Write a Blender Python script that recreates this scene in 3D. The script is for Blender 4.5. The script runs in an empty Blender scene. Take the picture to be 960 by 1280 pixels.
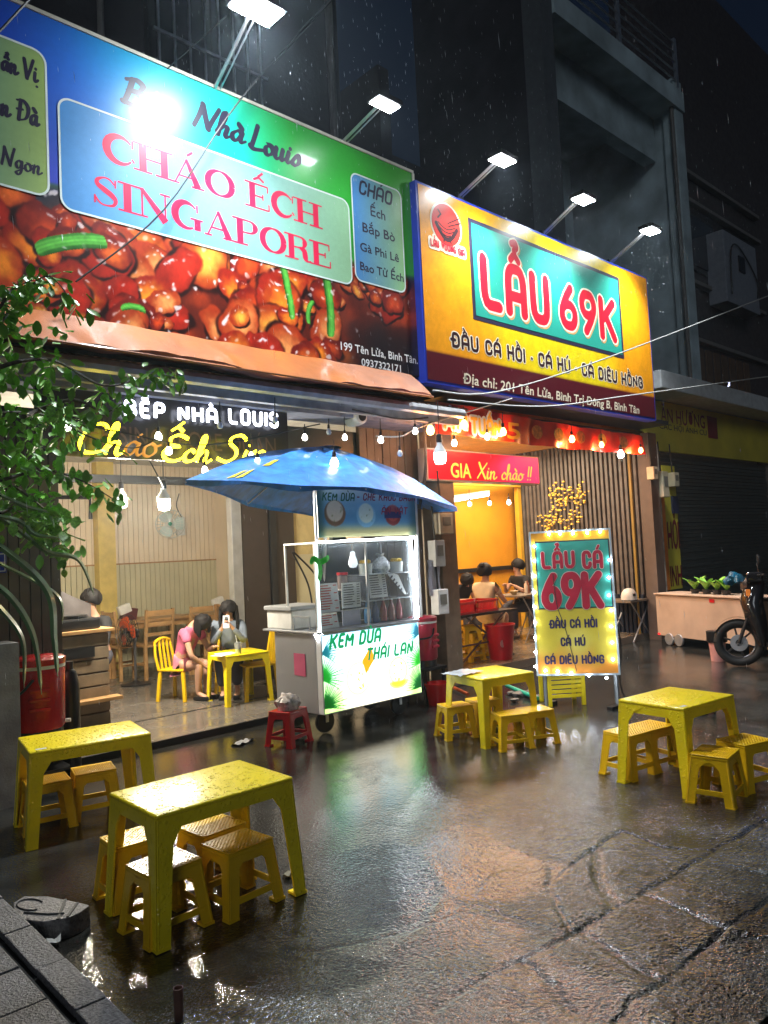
import bpy, bmesh, math, random, unicodedata
import numpy as np
from mathutils import Vector, Matrix, Euler, Quaternion
random.seed(7); rng = np.random.default_rng(7)
SC = bpy.context.scene; COL = SC.collection
R = math.radians; PI = math.pi

# ------------------------------------------------------------------ camera
FPX = 950.0; YAW = R(47); PITCH = R(3.0); ROLL = R(2.8); EYE = Vector((0, 0, 1.6))
Fv = Vector((math.cos(YAW)*math.cos(PITCH), math.sin(YAW)*math.cos(PITCH), math.sin(PITCH)))
R0 = Vector((math.sin(YAW), -math.cos(YAW), 0)); U0 = R0.cross(Fv)
Rv = R0*math.cos(ROLL) - U0*math.sin(ROLL); Uv = U0*math.cos(ROLL) + R0*math.sin(ROLL)
cam = bpy.data.cameras.new('camera'); camo = bpy.data.objects.new('camera', cam); COL.objects.link(camo)
camo.matrix_world = Matrix(((Rv.x, Uv.x, -Fv.x, EYE.x), (Rv.y, Uv.y, -Fv.y, EYE.y), (Rv.z, Uv.z, -Fv.z, EYE.z), (0, 0, 0, 1)))
cam.sensor_fit = 'VERTICAL'; cam.sensor_height = 36; cam.lens = 36*FPX/1280; cam.clip_end = 400; cam.clip_start = .05
SC.camera = camo

# ------------------------------------------------------------------ night sky, added street-glow fill, exposure
W = bpy.data.worlds.new("World"); SC.world = W; W.use_nodes = True
wn = W.node_tree; bgn = wn.nodes['Background']
sky = wn.nodes.new('ShaderNodeTexSky'); sky.sky_type = 'NISHITA'; sky.sun_disc = False
sky.sun_elevation = R(-2.0); sky.sun_rotation = R(200); sky.altitude = 0
tint = wn.nodes.new('ShaderNodeMix'); tint.data_type = 'RGBA'; tint.blend_type = 'MULTIPLY'; tint.inputs[0].default_value = 1; tint.inputs[7].default_value = (.50, .85, 1.5, 1)   # city-night blue
wn.links.new(sky.outputs[0], tint.inputs[6]); wn.links.new(tint.outputs[2], bgn.inputs[0]); bgn.inputs[1].default_value = 0.06
sl = bpy.data.lights.new('street_glow_fill', 'SUN'); sl.energy = 0.26; sl.angle = R(20); sl.color = (.86, .93, 1)  # added soft sun lamp, stands in for unseen street light
so = bpy.data.objects.new('street_glow_fill', sl); COL.objects.link(so)
so.rotation_euler = Vector((0.72, 0.62, -0.34)).to_track_quat('-Z', 'Y').to_euler()
SC.view_settings.view_transform = 'Standard'; SC.view_settings.look = 'None'
SC.view_settings.exposure = 0.22; SC.view_settings.gamma = 1
SC.cycles.use_denoising = True
SC.cycles.max_bounces = 6; SC.cycles.diffuse_bounces = 2; SC.cycles.glossy_bounces = 4
SC.cycles.transmission_bounces = 5; SC.cycles.transparent_max_bounces = 8
SC.cycles.sample_clamp_indirect = 6; SC.cycles.sample_clamp_direct = 0
SC.cycles.caustics_reflective = False; SC.cycles.caustics_refractive = False

def at(x, y, Y=None, Z=None, X=None):
    """the point of the plane Y=, Z= or X= that the photograph shows at pixel x, y (960x1280)"""
    d = Fv + Rv*((x-480)/FPX) + Uv*((640-y)/FPX)
    t = (Y-EYE.y)/d.y if Y is not None else (Z-EYE.z)/d.z if Z is not None else (X-EYE.x)/d.x
    return EYE + d*t

# ------------------------------------------------------------------ materials
MATS = {}
def srgb(c):
    return tuple(((v/255)/12.92 if v/255 <= .04045 else ((v/255+.055)/1.055)**2.4) for v in c)
def mat(name, col=(.5, .5, .5), rough=.5, metal=0, emit=None, es=0, nz=8, nv=.12, bump=0, bscale=60, coat=0, trans=0, alpha=1, ior=1.45, attr=None, spec=.5, rv=.0, sss=0):
    if name in MATS: return MATS[name]
    m = bpy.data.materials.new(name); m.use_nodes = True; nt = m.node_tree; b = nt.nodes['Principled BSDF']
    N = nt.nodes.new; L = nt.links.new
    b.inputs['Roughness'].default_value = rough; b.inputs['Metallic'].default_value = metal
    b.inputs['IOR'].default_value = ior; b.inputs['Coat Weight'].default_value = coat; b.inputs['Coat Roughness'].default_value = .08
    b.inputs['Transmission Weight'].default_value = trans; b.inputs['Alpha'].default_value = alpha
    b.inputs['Specular IOR Level'].default_value = spec
    if sss:
        b.inputs['Subsurface Weight'].default_value = sss; b.inputs['Subsurface Scale'].default_value = .02
    tc = N('ShaderNodeTexCoord')
    src = None
    if attr:
        a = N('ShaderNodeAttribute'); a.attribute_name = 'Col'; src = a.outputs['Color']
    if nv and not trans:
        n = N('ShaderNodeTexNoise'); n.inputs['Scale'].default_value = nz; n.inputs['Detail'].default_value = 5; L(tc.outputs['Object'], n.inputs['Vector'])
        mp = N('ShaderNodeMapRange'); mp.inputs['From Min'].default_value = .3; mp.inputs['From Max'].default_value = .7
        mp.inputs['To Min'].default_value = 1-nv; mp.inputs['To Max'].default_value = 1+nv; L(n.outputs['Fac'], mp.inputs['Value'])
        mx = N('ShaderNodeVectorMath'); mx.operation = 'SCALE'
        if src: L(src, mx.inputs[0])
        else: mx.inputs[0].default_value = col[:3]
        L(mp.outputs[0], mx.inputs['Scale']); L(mx.outputs[0], b.inputs['Base Color'])
        if rv:
            m2 = N('ShaderNodeMapRange'); m2.inputs['From Min'].default_value = .3; m2.inputs['From Max'].default_value = .7
            m2.inputs['To Min'].default_value = max(.02, rough-rv); m2.inputs['To Max'].default_value = min(1, rough+rv)
            n2 = N('ShaderNodeTexNoise'); n2.inputs['Scale'].default_value = nz*1.7; n2.inputs['Detail'].default_value = 6; L(tc.outputs['Object'], n2.inputs['Vector'])
            L(n2.outputs['Fac'], m2.inputs['Value']); L(m2.outputs[0], b.inputs['Roughness'])
    else:
        if src: L(src, b.inputs['Base Color'])
        else: b.inputs['Base Color'].default_value = (*col[:3], 1)
    if emit is not None or (attr and es):
        if attr and emit is None: L(src, b.inputs['Emission Color'])
        else: b.inputs['Emission Color'].default_value = (*emit, 1)
        b.inputs['Emission Strength'].default_value = es
    if bump:
        n = N('ShaderNodeTexNoise'); n.inputs['Scale'].default_value = bscale; n.inputs['Detail'].default_value = 4; L(tc.outputs['Object'], n.inputs['Vector'])
        bp = N('ShaderNodeBump'); bp.inputs['Strength'].default_value = bump; bp.inputs['Distance'].default_value = .01
        L(n.outputs['Fac'], bp.inputs['Height']); L(bp.outputs[0], b.inputs['Normal'])
    MATS[name] = m; return m

def wet_plastic(name, col, rough=.22, drops=.5, under=None):
    """moulded plastic with rain beads standing on it"""
    if name in MATS: return MATS[name]
    m = mat(name, col, rough, nz=4, nv=.09, sss=.0, coat=.18)
    nt = m.node_tree; N = nt.nodes.new; L = nt.links.new; b = nt.nodes['Principled BSDF']
    tc = N('ShaderNodeTexCoord'); v = N('ShaderNodeTexVoronoi'); v.inputs['Scale'].default_value = 75; v.feature = 'F1'
    L(tc.outputs['Object'], v.inputs['Vector'])
    v2 = N('ShaderNodeTexVoronoi'); v2.inputs['Scale'].default_value = 31; L(tc.outputs['Object'], v2.inputs['Vector'])
    r = N('ShaderNodeMapRange'); r.interpolation_type = 'SMOOTHSTEP'; r.inputs['From Min'].default_value = .30; r.inputs['From Max'].default_value = .12; r.clamp = True
    L(v.outputs['Distance'], r.inputs['Value'])
    r2 = N('ShaderNodeMapRange'); r2.interpolation_type = 'SMOOTHSTEP'; r2.inputs['From Min'].default_value = .34; r2.inputs['From Max'].default_value = .15
    L(v2.outputs['Distance'], r2.inputs['Value'])
    ad = N('ShaderNodeMath'); ad.operation = 'ADD'; L(r.outputs[0], ad.inputs[0]); L(r2.outputs[0], ad.inputs[1])
    ge = N('ShaderNodeNewGeometry'); sp = N('ShaderNodeSeparateXYZ'); L(ge.outputs['True Normal'], sp.inputs[0])
    up = N('ShaderNodeMath'); up.operation = 'MULTIPLY'; L(ad.outputs[0], up.inputs[0])
    cl = N('ShaderNodeMapRange'); cl.inputs['From Min'].default_value = .3; cl.inputs['From Max'].default_value = .9; cl.inputs['To Min'].default_value = .22; L(sp.outputs['Z'], cl.inputs['Value']); L(cl.outputs[0], up.inputs[1])
    bp = N('ShaderNodeBump'); bp.inputs['Strength'].default_value = drops; bp.inputs['Distance'].default_value = .007
    L(up.outputs[0], bp.inputs['Height']); L(bp.outputs[0], b.inputs['Normal']); L(bp.outputs[0], b.inputs['Coat Normal'])
    return m

# ------------------------------------------------------------------ objects
def wloc(o):
    l = Vector((0, 0, 0))
    while o is not None: l += o.location; o = o.parent
    return l
def tag(o, label=None, cat=None, group=None, kind=None):
    if label: o['label'] = label
    if cat: o['category'] = cat
    if group: o['group'] = group
    if kind: o['kind'] = kind
    return o
def thing(name, label, cat, loc=(0, 0, 0), rz=0, group=None):
    o = bpy.data.objects.new(name, None); COL.objects.link(o); o.empty_display_size = .1
    o.location = loc; o.rotation_euler = (0, 0, rz)
    return tag(o, label, cat, group)
def link(name, me, m=None, parent=None):
    if m is not None and not me.materials: me.materials.append(m)
    o = bpy.data.objects.new(name, me); COL.objects.link(o)
    if parent is not None: o.parent = parent
    return o
def copy_tree(o, parent=None):
    c = o.copy(); COL.objects.link(c); c.parent = parent
    for ch in o.children: copy_tree(ch, c)
    return c

class MB:
    """collects simple solids (world or local coordinates) and links them as one mesh object"""
    def __init__(s): s.v = []; s.f = []; s.c = []
    def add(s, vs, fs):
        b = len(s.v); s.v += [tuple(p) for p in vs]; s.f += [tuple(i+b for i in f) for f in fs]; return s
    def box(s, c, d, rz=0, rx=0, ry=0):
        M = Euler((rx, ry, rz)).to_matrix(); c = Vector(c); hx, hy, hz = d[0]/2, d[1]/2, d[2]/2
        vs = [c + M @ Vector((sx*hx, sy*hy, sz*hz)) for sz in (-1, 1) for sy in (-1, 1) for sx in (-1, 1)]
        return s.add(vs, [(0, 2, 3, 1), (4, 5, 7, 6), (0, 1, 5, 4), (2, 6, 7, 3), (0, 4, 6, 2), (1, 3, 7, 5)])
    def bb(s, x0, x1, y0, y1, z0, z1):
        return s.box(((x0+x1)/2, (y0+y1)/2, (z0+z1)/2), (abs(x1-x0), abs(y1-y0), abs(z1-z0)))
    def beam(s, p0, p1, w, h=None, up=(0, 0, 1), w1=None, h1=None):
        p0, p1 = Vector(p0), Vector(p1); h = h or w; w1 = w1 or w; h1 = h1 or h; d = (p1-p0).normalized(); u = Vector(up)
        if abs(d.dot(u)) > .98: u = Vector((0, 1, 0))
        a = d.cross(u).normalized(); b = a.cross(d)
        vs = []
        for p, ww, hh in ((p0, w, h), (p1, w1, h1)):
            for sx, sy in ((-1, -1), (1, -1), (1, 1), (-1, 1)): vs.append(p + a*sx*ww/2 + b*sy*hh/2)
        return s.add(vs, [(3, 2, 1, 0), (4, 5, 6, 7), (0, 1, 5, 4), (1, 2, 6, 5), (2, 3, 7, 6), (3, 0, 4, 7)])
    def tube(s, pts, r, n=8, cap=True):
        pts = [Vector(p) for p in pts]; k = len(pts); rs = r if hasattr(r, '__len__') else [r]*k
        prev = None; vs = []
        for i, p in enumerate(pts):
            t = (pts[min(i+1, k-1)] - pts[max(i-1, 0)]).normalized()
            if prev is None:
                u = Vector((0, 0, 1)) if abs(t.z) < .9 else Vector((1, 0, 0)); a = t.cross(u).normalized()
            else:
                a = (prev - t*prev.dot(t)); a = a.normalized() if a.length > 1e-6 else t.orthogonal().normalized()
            prev = a; b = t.cross(a)
            vs += [p + (a*math.cos(2*PI*j/n) + b*math.sin(2*PI*j/n))*rs[i] for j in range(n)]
        fs = [(i*n+j, i*n+(j+1) % n, (i+1)*n+(j+1) % n, (i+1)*n+j) for i in range(k-1) for j in range(n)]
        if cap: fs += [tuple(range(n-1, -1, -1)), tuple((k-1)*n+j for j in range(n))]
        return s.add(vs, fs)
    def lathe(s, prof, c=(0, 0, 0), n=20, axis='z', sy=1, M=None):
        c = Vector(c); vs = []; k = len(prof)
        for r, h in prof:
            for j in range(n):
                a = 2*PI*j/n; p = Vector((r*math.cos(a), r*math.sin(a)*sy, h))
                if axis == 'y': p = Vector((p.x, p.z, p.y))
                elif axis == 'x': p = Vector((p.z, p.x, p.y))
                if M is not None: p = M @ p
                vs.append(c+p)
        fs = [(i*n+j, i*n+(j+1) % n, (i+1)*n+(j+1) % n, (i+1)*n+j) for i in range(k-1) for j in range(n)]
        fs += [tuple(range(n-1, -1, -1)), tuple((k-1)*n+j for j in range(n))]
        return s.add(vs, fs)
    def poly(s, pts, thick, nrm):
        """flat polygon given a thickness along nrm"""
        n = Vector(nrm).normalized()*thick; k = len(pts); vs = [Vector(p) for p in pts] + [Vector(p)+n for p in pts]
        fs = [tuple(range(k-1, -1, -1)), tuple(range(k, 2*k))] + [(i, (i+1) % k, k+(i+1) % k, k+i) for i in range(k)]
        return s.add(vs, fs)
    def sheet(s, grid):
        """grid of points [i][j] -> quads"""
        a = len(grid); b = len(grid[0]); vs = [p for row in grid for p in row]
        return s.add(vs, [(i*b+j, i*b+j+1, (i+1)*b+j+1, (i+1)*b+j) for i in range(a-1) for j in range(b-1)])
    def mesh(s, name='m', off=None, smooth=False, bevel=0, seg=2, M=None, sharp=None, fixn=True):
        me = bpy.data.meshes.new(name); vs = s.v
        if off is not None: vs = [(p[0]-off[0], p[1]-off[1], p[2]-off[2]) for p in vs]
        me.from_pydata(vs, [], s.f)
        if M is not None: me.transform(M)
        bm = bmesh.new(); bm.from_mesh(me)
        if fixn: bmesh.ops.recalc_face_normals(bm, faces=bm.faces)
        if bevel:
            es = [e for e in bm.edges if len(e.link_faces) == 2 and e.calc_face_angle(0) > .5]
            bmesh.ops.bevel(bm, geom=es, offset=bevel, segments=seg, affect='EDGES', profile=.6, clamp_overlap=True)
        for f in bm.faces: f.smooth = smooth
        if smooth:
            for e in bm.edges:
                if len(e.link_faces) == 2 and e.calc_face_angle(0) > (sharp or .7): e.smooth = False
        bm.to_mesh(me); bm.free(); me.update(); return me
    def build(s, name, m, parent=None, local=False, **k):
        off = wloc(parent) if (parent is not None and not local) else None
        return link(name, s.mesh(name, off=off, **k), m, parent)

# ------------------------------------------------------------------ lettering drawn as strokes
def chaikin(P, it=2, closed=False, q=.25):
    for _ in range(it):
        Q = [] if closed else [P[0]]
        n = len(P); rngi = range(n) if closed else range(n-1)
        for i in rngi:
            a, b = P[i], P[(i+1) % n]
            Q.append(tuple(a[k]*(1-q)+b[k]*q for k in range(len(a)))); Q.append(tuple(a[k]*q+b[k]*(1-q) for k in range(len(a))))
        if not closed: Q.append(P[-1])
        P = Q
    return P
def catmull(P, m=6):
    if len(P) < 3: return P
    P = [P[0]]+list(P)+[P[-1]]; out = []
    for i in range(1, len(P)-2):
        p0, p1, p2, p3 = P[i-1:i+3]
        for t in np.linspace(0, 1, m, endpoint=False):
            out.append(tuple(.5*((2*p1[k])+(-p0[k]+p2[k])*t+(2*p0[k]-5*p1[k]+4*p2[k]-p3[k])*t*t+(-p0[k]+3*p1[k]-3*p2[k]+p3[k])*t**3) for k in range(len(p1))))
    out.append(P[-2]); return out
# block capitals: width, strokes
BL = {
 'L': (.56, [[(0, 1), (0, 0), (.56, 0)]]), 'A': (.64, [[(0, 0), (0, .8), (.14, 1), (.5, 1), (.64, .8), (.64, 0)], [(0, .36), (.64, .36)]]),
 'U': (.62, [[(0, 1), (0, .18), (.14, 0), (.48, 0), (.62, .18), (.62, 1)]]), 'K': (.66, [[(0, 0), (0, 1)], [(.64, 1), (.1, .5)], [(.22, .6), (.66, 0)]]),
 'C': (.58, [[(.58, .72), (.58, .84), (.44, 1), (.14, 1), (0, .84), (0, .16), (.14, 0), (.44, 0), (.58, .16), (.58, .28)]]),
 'O': (.62, [[(.31, 1), (.48, 1), (.62, .84), (.62, .16), (.48, 0), (.14, 0), (0, .16), (0, .84), (.14, 1), (.32, 1)]]),
 '6': (.6, [[(.44, 1), (.2, .72), (0, .38), (0, .18), (.14, 0), (.46, 0), (.6, .18), (.6, .4), (.46, .56), (.2, .56), (.06, .46)]]),
 '9': (.6, [[(.16, 0), (.4, .28), (.6, .62), (.6, .82), (.46, 1), (.14, 1), (0, .82), (0, .6), (.14, .44), (.4, .44), (.54, .54)]]),
 'H': (.6, [[(0, 0), (0, 1)], [(.6, 0), (.6, 1)], [(0, .5), (.6, .5)]]), 'I': (.0, [[(0, 0), (0, 1)]]),
 'D': (.6, [[(0, 0), (0, 1), (.42, 1), (.6, .8), (.6, .2), (.42, 0), (0, 0), (0, .2)]]),
 'E': (.5, [[(.5, 1), (0, 1), (0, 0), (.5, 0)], [(0, .5), (.42, .5)]]), 'N': (.62, [[(0, 0), (0, 1), (.62, 0), (.62, 1)]]),
 'G': (.6, [[(.6, .74), (.58, .86), (.44, 1), (.14, 1), (0, .84), (0, .16), (.14, 0), (.46, 0), (.6, .16), (.6, .48), (.34, .48)]]),
 'M': (.8, [[(0, 0), (0, 1), (.4, .3), (.8, 1), (.8, 0)]]), 'T': (.6, [[(0, 1), (.6, 1)], [(.3, 1), (.3, 0)]]),
 'V': (.64, [[(0, 1), (.32, 0), (.64, 1)]]), 'B': (.58, [[(0, 0), (0, 1), (.4, 1), (.54, .88), (.54, .64), (.42, .53), (0, .53)], [(.4, .53), (.58, .4), (.58, .14), (.44, 0), (0, 0)]]),
 'P': (.56, [[(0, 0), (0, 1), (.42, 1), (.56, .86), (.56, .6), (.42, .46), (0, .46)]]),
 'S': (.56, [[(.54, .78), (.54, .88), (.4, 1), (.14, 1), (0, .88), (0, .64), (.14, .54), (.42, .48), (.56, .36), (.56, .14), (.42, 0), (.14, 0), (0, .14), (0, .24)]]),
 'X': (.62, [[(0, 0), (.62, 1)], [(0, 1), (.62, 0)]]), '-': (.36, [[(0, .45), (.36, .45)]]), '·': (.02, [[(0, .42), (.02, .42)]]), '!': (.0, [[(0, 1), (0, .32)], [(0, 0), (0, .02)]]),
 'Đ': (.64, [[(.04, 0), (.04, 1), (.46, 1), (.64, .8), (.64, .2), (.46, 0), (.04, 0), (.04, .2)], [(-.14, .5), (.26, .5)]]), ' ': (.22, []),
 'R': (.58, [[(0, 0), (0, 1), (.42, 1), (.56, .86), (.56, .64), (.42, .5), (0, .5)], [(.3, .5), (.58, 0)]]),
}
# serif capitals with thick and thin strokes: (x, y, width)
def _arc(cx, cy, rx, ry, a0, a1, f, n=16):
    return [(cx+rx*math.cos(R(a0+(a1-a0)*i/n)), cy+ry*math.sin(R(a0+(a1-a0)*i/n)), f(i/n)) for i in range(n+1)]
TK, TN = .28, .062
def _st(x, h0=0., h1=1., w=TK): return [[(x, h0, w), (x, h1, w)], [(x-w*.85, h0+.015, TN), (x+w*.85, h0+.015, TN)], [(x-w*.85, h1-.015, TN), (x+w*.85, h1-.015, TN)]]
DI = {
 'C': (.8, [_arc(.42, .5, .34, .48, 40, 320, lambda t: TN+.23*math.sin(PI*t)**1.5), [(.72, .98, TN), (.72, .68, TN)], [(.70, .3, TN), (.76, .18, TN)]]),
 'H': (.9, _st(.16)+_st(.72)+[[(.16, .5, TN), (.72, .5, TN)]]),
 'A': (.9, [[(.08, 0.01, TN), (.42, 1, TN)], [(.40, 1, .12), (.72, 0.01, TK)], [(.2, .32, TN), (.62, .32, TN)], [(-.02, .015, TN), (.2, .015, TN)], [(.54, .015, TN), (.9, .015, TN)]]),
 'O': (.9, [_arc(.45, .5, .36, .48, 0, 360, lambda t: TN+.21*abs(math.cos(2*PI*t))**1.3, 32)]),
 'E': (.76, _st(.16)+[[(.1, .985, TN), (.66, .985, TN)], [(.1, .015, TN), (.68, .015, TN)], [(.16, .5, TN), (.5, .5, TN)], [(.66, 1, TN), (.66, .74, TN)], [(.69, 0, TN), (.69, .28, TN)], [(.5, .62, TN), (.5, .38, TN)]]),
 'S': (.66, [[(.54, .8, TN), (.42, .95, TN), (.28, .97, .06), (.13, .86, .12), (.12, .7, .16), (.28, .56, .2), (.46, .42, .2), (.56, .26, .15), (.5, .08, .10), (.34, .02, .05), (.18, .05, TN), (.06, .24, TN)], [(.56, .98, TN), (.56, .7, TN)], [(.05, .02, TN), (.05, .3, TN)]]),
 'I': (.4, _st(.18)), 'N': (.92, [[(.14, 0, TN), (.14, 1, TN)], [(.12, 1, .13), (.76, .0, TK)], [(.76, 0, TN), (.76, 1, TN)], [(.0, .015, TN), (.28, .015, TN)], [(-.02, .985, TN), (.2, .985, TN)], [(.62, .985, TN), (.9, .985, TN)]]),
 'G': (.92, [_arc(.42, .5, .34, .48, 42, 300, lambda t: TN+.23*math.sin(PI*t)**1.5), [(.72, .98, TN), (.72, .68, TN)], [(.72, 0.02, TK*.9), (.72, .42, TK*.9)], [(.52, .42, TN), (.88, .42, TN)]]),
 'P': (.78, _st(.16)+[[(.16, .985, TN), (.42, .985, TN), (.58, .94, .1), (.66, .76, TK*.9), (.58, .56, .1), (.42, .5, TN), (.16, .5, TN)]]),
 'R': (.88, _st(.16)+[[(.16, .985, TN), (.42, .985, TN), (.58, .94, .1), (.65, .77, TK*.9), (.58, .57, .1), (.42, .52, TN), (.16, .52, TN)], [(.46, .52, .1), (.62, .42, TK*.9), (.66, .14, TK*.9), (.74, .02, .08), (.86, .06, TN)]]),
 ' ': (.34, []),
}
# brush script, lower case height .45
SC_ = {
 'B': (.62, [[(.2, .96), (.16, .5), (.08, .02)], [(.02, .9), (.3, 1), (.52, .86), (.42, .62), (.2, .54), (.5, .5), (.58, .24), (.4, .02), (.02, .04)]]),
 'C': (.6, [[(.6, .8), (.52, .95), (.34, .96), (.12, .7), (.04, .35), (.16, .06), (.36, .02), (.62, .14)]]),
 'E': (.62, [[(.66, .88), (.4, 1), (.18, .86), (.2, .62), (.46, .56), (.16, .5), (.04, .26), (.16, .04), (.4, .0), (.62, .14)]]),
 'S': (.62, [[(.66, .82), (.5, .98), (.28, .88), (.26, .66), (.44, .44), (.44, .18), (.24, .0), (.0, .1)]]),
 'N': (.74, [[(.04, .0), (.14, .5), (.2, 1)], [(.2, 1), (.34, .5), (.48, .04)], [(.48, .04), (.58, .5), (.72, 1.04)]]),
 'L': (.6, [[(.22, 1.05), (.14, .5), (.06, .06)], [(.02, .1), (.2, .02), (.54, .1)]]),
 'V': (.6, [[(.06, .94), (.14, .5), (.2, .02)], [(.2, .02), (.42, .5), (.62, 1)]]), 'X': (.64, [[(.1, .96), (.3, .5), (.56, .02)], [(.66, .98), (.3, .48), (0, .02)]]),
 'Đ': (.72, [[(.24, .94), (.18, .5), (.1, .04)], [(.04, .9), (.4, .94), (.66, .64), (.5, .18), (.1, .02)], [(.02, .5), (.34, .54)]]),
 'a': (.46, [[(.34, .38), (.2, .46), (.05, .28), (.06, .06), (.2, .04), (.34, .36)], [(.36, .44), (.32, .14), (.38, .02), (.5, .12)]]),
 'à': (0, []), 'c': (.36, [[(.32, .36), (.2, .46), (.05, .26), (.08, .04), (.22, .02), (.4, .14)]]),
 'o': (.42, [[(.22, .44), (.06, .3), (.06, .06), (.2, .0), (.34, .16), (.3, .38), (.2, .44), (.34, .36), (.46, .42)]]),
 'h': (.48, [[(.0, .1), (.2, .7), (.2, 1.02), (.12, .9), (.06, .0)], [(.08, .2), (.22, .42), (.32, .38), (.3, .1), (.36, .0), (.5, .12)]]),
 'i': (.26, [[(.1, .44), (.06, .12), (.14, .0), (.28, .12)], [(.14, .62), (.15, .64)]]),
 'n': (.5, [[(.02, .4), (.08, .42), (.04, .0)], [(.05, .22), (.22, .44), (.32, .38), (.28, .1), (.36, .0), (.52, .14)]]),
 'u': (.5, [[(.06, .44), (.04, .12), (.14, .0), (.28, .12), (.34, .44)], [(.34, .44), (.31, .1), (.38, .0), (.52, .14)]]),
 's': (.36, [[(.02, .1), (.24, .48), (.32, .2), (.2, .0), (.02, .04)]]),
 'g': (.46, [[(.32, .38), (.18, .46), (.04, .26), (.1, .04), (.24, .08), (.34, .36)], [(.36, .44), (.3, -.1), (.16, -.34), (.02, -.24), (.2, -.08), (.5, .14)]]),
 'p': (.5, [[(.1, .46), (.04, .0), (-.02, -.4)], [(.06, .26), (.24, .46), (.38, .3), (.3, .06), (.12, .04)], [(.3, .06), (.5, .14)]]),
 'r': (.36, [[(.02, .4), (.08, .42), (.04, .0)], [(.06, .24), (.2, .44), (.34, .4)]]),
 'e': (.4, [[(.06, .2), (.3, .28), (.24, .46), (.06, .3), (.08, .04), (.24, .0), (.42, .14)]]),
 'm': (.74, [[(.02, .4), (.08, .42), (.04, .0)], [(.05, .22), (.2, .44), (.28, .36), (.26, .0)], [(.27, .22), (.42, .44), (.52, .38), (.5, .08), (.58, .0), (.74, .14)]]),
 ' ': (.3, []), '!': (.2, [[(.14, .95), (.08, .3)], [(.06, .04), (.07, .06)]]),
}
class Mark(list): pass
def glyphs(txt, font, gap):
    """-> list of (strokes with offset), total width; combining marks are added above or below"""
    out = []; x = 0
    for ch in txt:
        if ch in font and font[ch][1]: base, marks = ch, []
        else:
            d = unicodedata.normalize('NFD', ch); base, marks = d[0], list(d[1:])
        if base not in font: continue
        w, st = font[base]; S = [[tuple([p[0]+x]+list(p[1:])) for p in s] for s in st]
        low = font is SC_ and base.islower(); cx = x+w*.5+(.06 if low else 0); cy = .62 if low else 1.14; k = .62 if low else 1.0
        if font is BL: cy = 1.2
        thr = font is DI
        def mk(P, wd=None):
            if thr: return Mark([(a, b, wd or .09) for a, b in P])
            return Mark(P)
        for m in marks:
            if m == '\u0302': S.append(mk([(cx-.17*k, cy), (cx, cy+.15*k), (cx+.17*k, cy)])); cy += .17*k
            elif m == '\u0306': S.append(mk([(cx-.15*k, cy+.12*k), (cx, cy), (cx+.15*k, cy+.12*k)])); cy += .16*k
            elif m == '\u0301': S.append(mk([(cx-.02, cy), (cx+.14*k, cy+.2*k)]))
            elif m == '\u0300': S.append(mk([(cx-.14*k, cy+.2*k), (cx+.02, cy)]))
            elif m == '\u0309': S.append(mk([(cx+.02, cy+.03), (cx+.02, cy+.09*k), (cx+.13*k, cy+.16*k), (cx+.07*k, cy+.27*k), (cx-.08*k, cy+.22*k)]))
            elif m == '\u0303': S.append(mk([(cx-.16*k, cy), (cx-.05, cy+.12*k), (cx+.05, cy), (cx+.16*k, cy+.12*k)]))
            elif m == '\u0323': S.append(mk([(cx-.01, -.22), (cx+.01, -.22)], .12))
            elif m == '\u031b': S.append(mk([(x+w, .85 if not low else .4), (x+w+.1, 1.05 if not low else .55)]))
        out.append(S); x += w+gap
    return out, x-gap
def ribbon(mb, P, Wd, fn, h, cap=True, th=.0015):
    """flat stroke with rounded ends in the plane of fn(x, y, height)"""
    P = [np.array(p[:2], float) for p in P]; n = len(P); Wd = list(Wd) if hasattr(Wd, '__len__') else [Wd]*n
    # drop double points
    keep = [0]+[i for i in range(1, n) if np.linalg.norm(P[i]-P[i-1]) > 1e-5]; P = [P[i] for i in keep]; Wd = [Wd[i] for i in keep]; n = len(P)
    if n < 2: return
    Lf, Rt = [], []
    for i in range(n):
        a = P[i]-P[i-1] if i else P[1]-P[0]; b = P[i+1]-P[i] if i < n-1 else P[-1]-P[-2]
        a = a/np.linalg.norm(a); b = b/np.linalg.norm(b); t = a+b; l = np.linalg.norm(t)
        t = t/l if l > .3 else b; nn = np.array([-t[1], t[0]]); c = max(.6, float(abs(nn[0]*-a[1]+nn[1]*a[0]))); o = nn*Wd[i]/2/c
        Lf.append(P[i]+o); Rt.append(P[i]-o)
    if cap:
        d = P[1]-P[0]; d /= np.linalg.norm(d); w = Wd[0]/2; e = P[-1]-P[-2]; e /= np.linalg.norm(e); w2 = Wd[-1]/2
        q = np.array([-d[1], d[0]]); q2 = np.array([-e[1], e[0]])
        A = [(P[0]-d*w*math.sin(a), math.cos(a)*w) for a in (R(80), R(50), R(22))]
        Lf = [p+q*o for p, o in A]+Lf; Rt = [p-q*o for p, o in A]+Rt
        B = [(P[-1]+e*w2*math.sin(a), math.cos(a)*w2) for a in (R(22), R(50), R(80))]
        Lf += [p+q2*o for p, o in B]; Rt += [p-q2*o for p, o in B]
    k = len(Lf); vs = [fn(p[0], p[1], h+.00022*i/k) for i, p in enumerate(Lf)]+[fn(p[0], p[1], h+.00022*i/k) for i, p in enumerate(Rt)]
    mb.add(vs, [(i, i+1, k+i+1, k+i) for i in range(k-1)])
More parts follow.
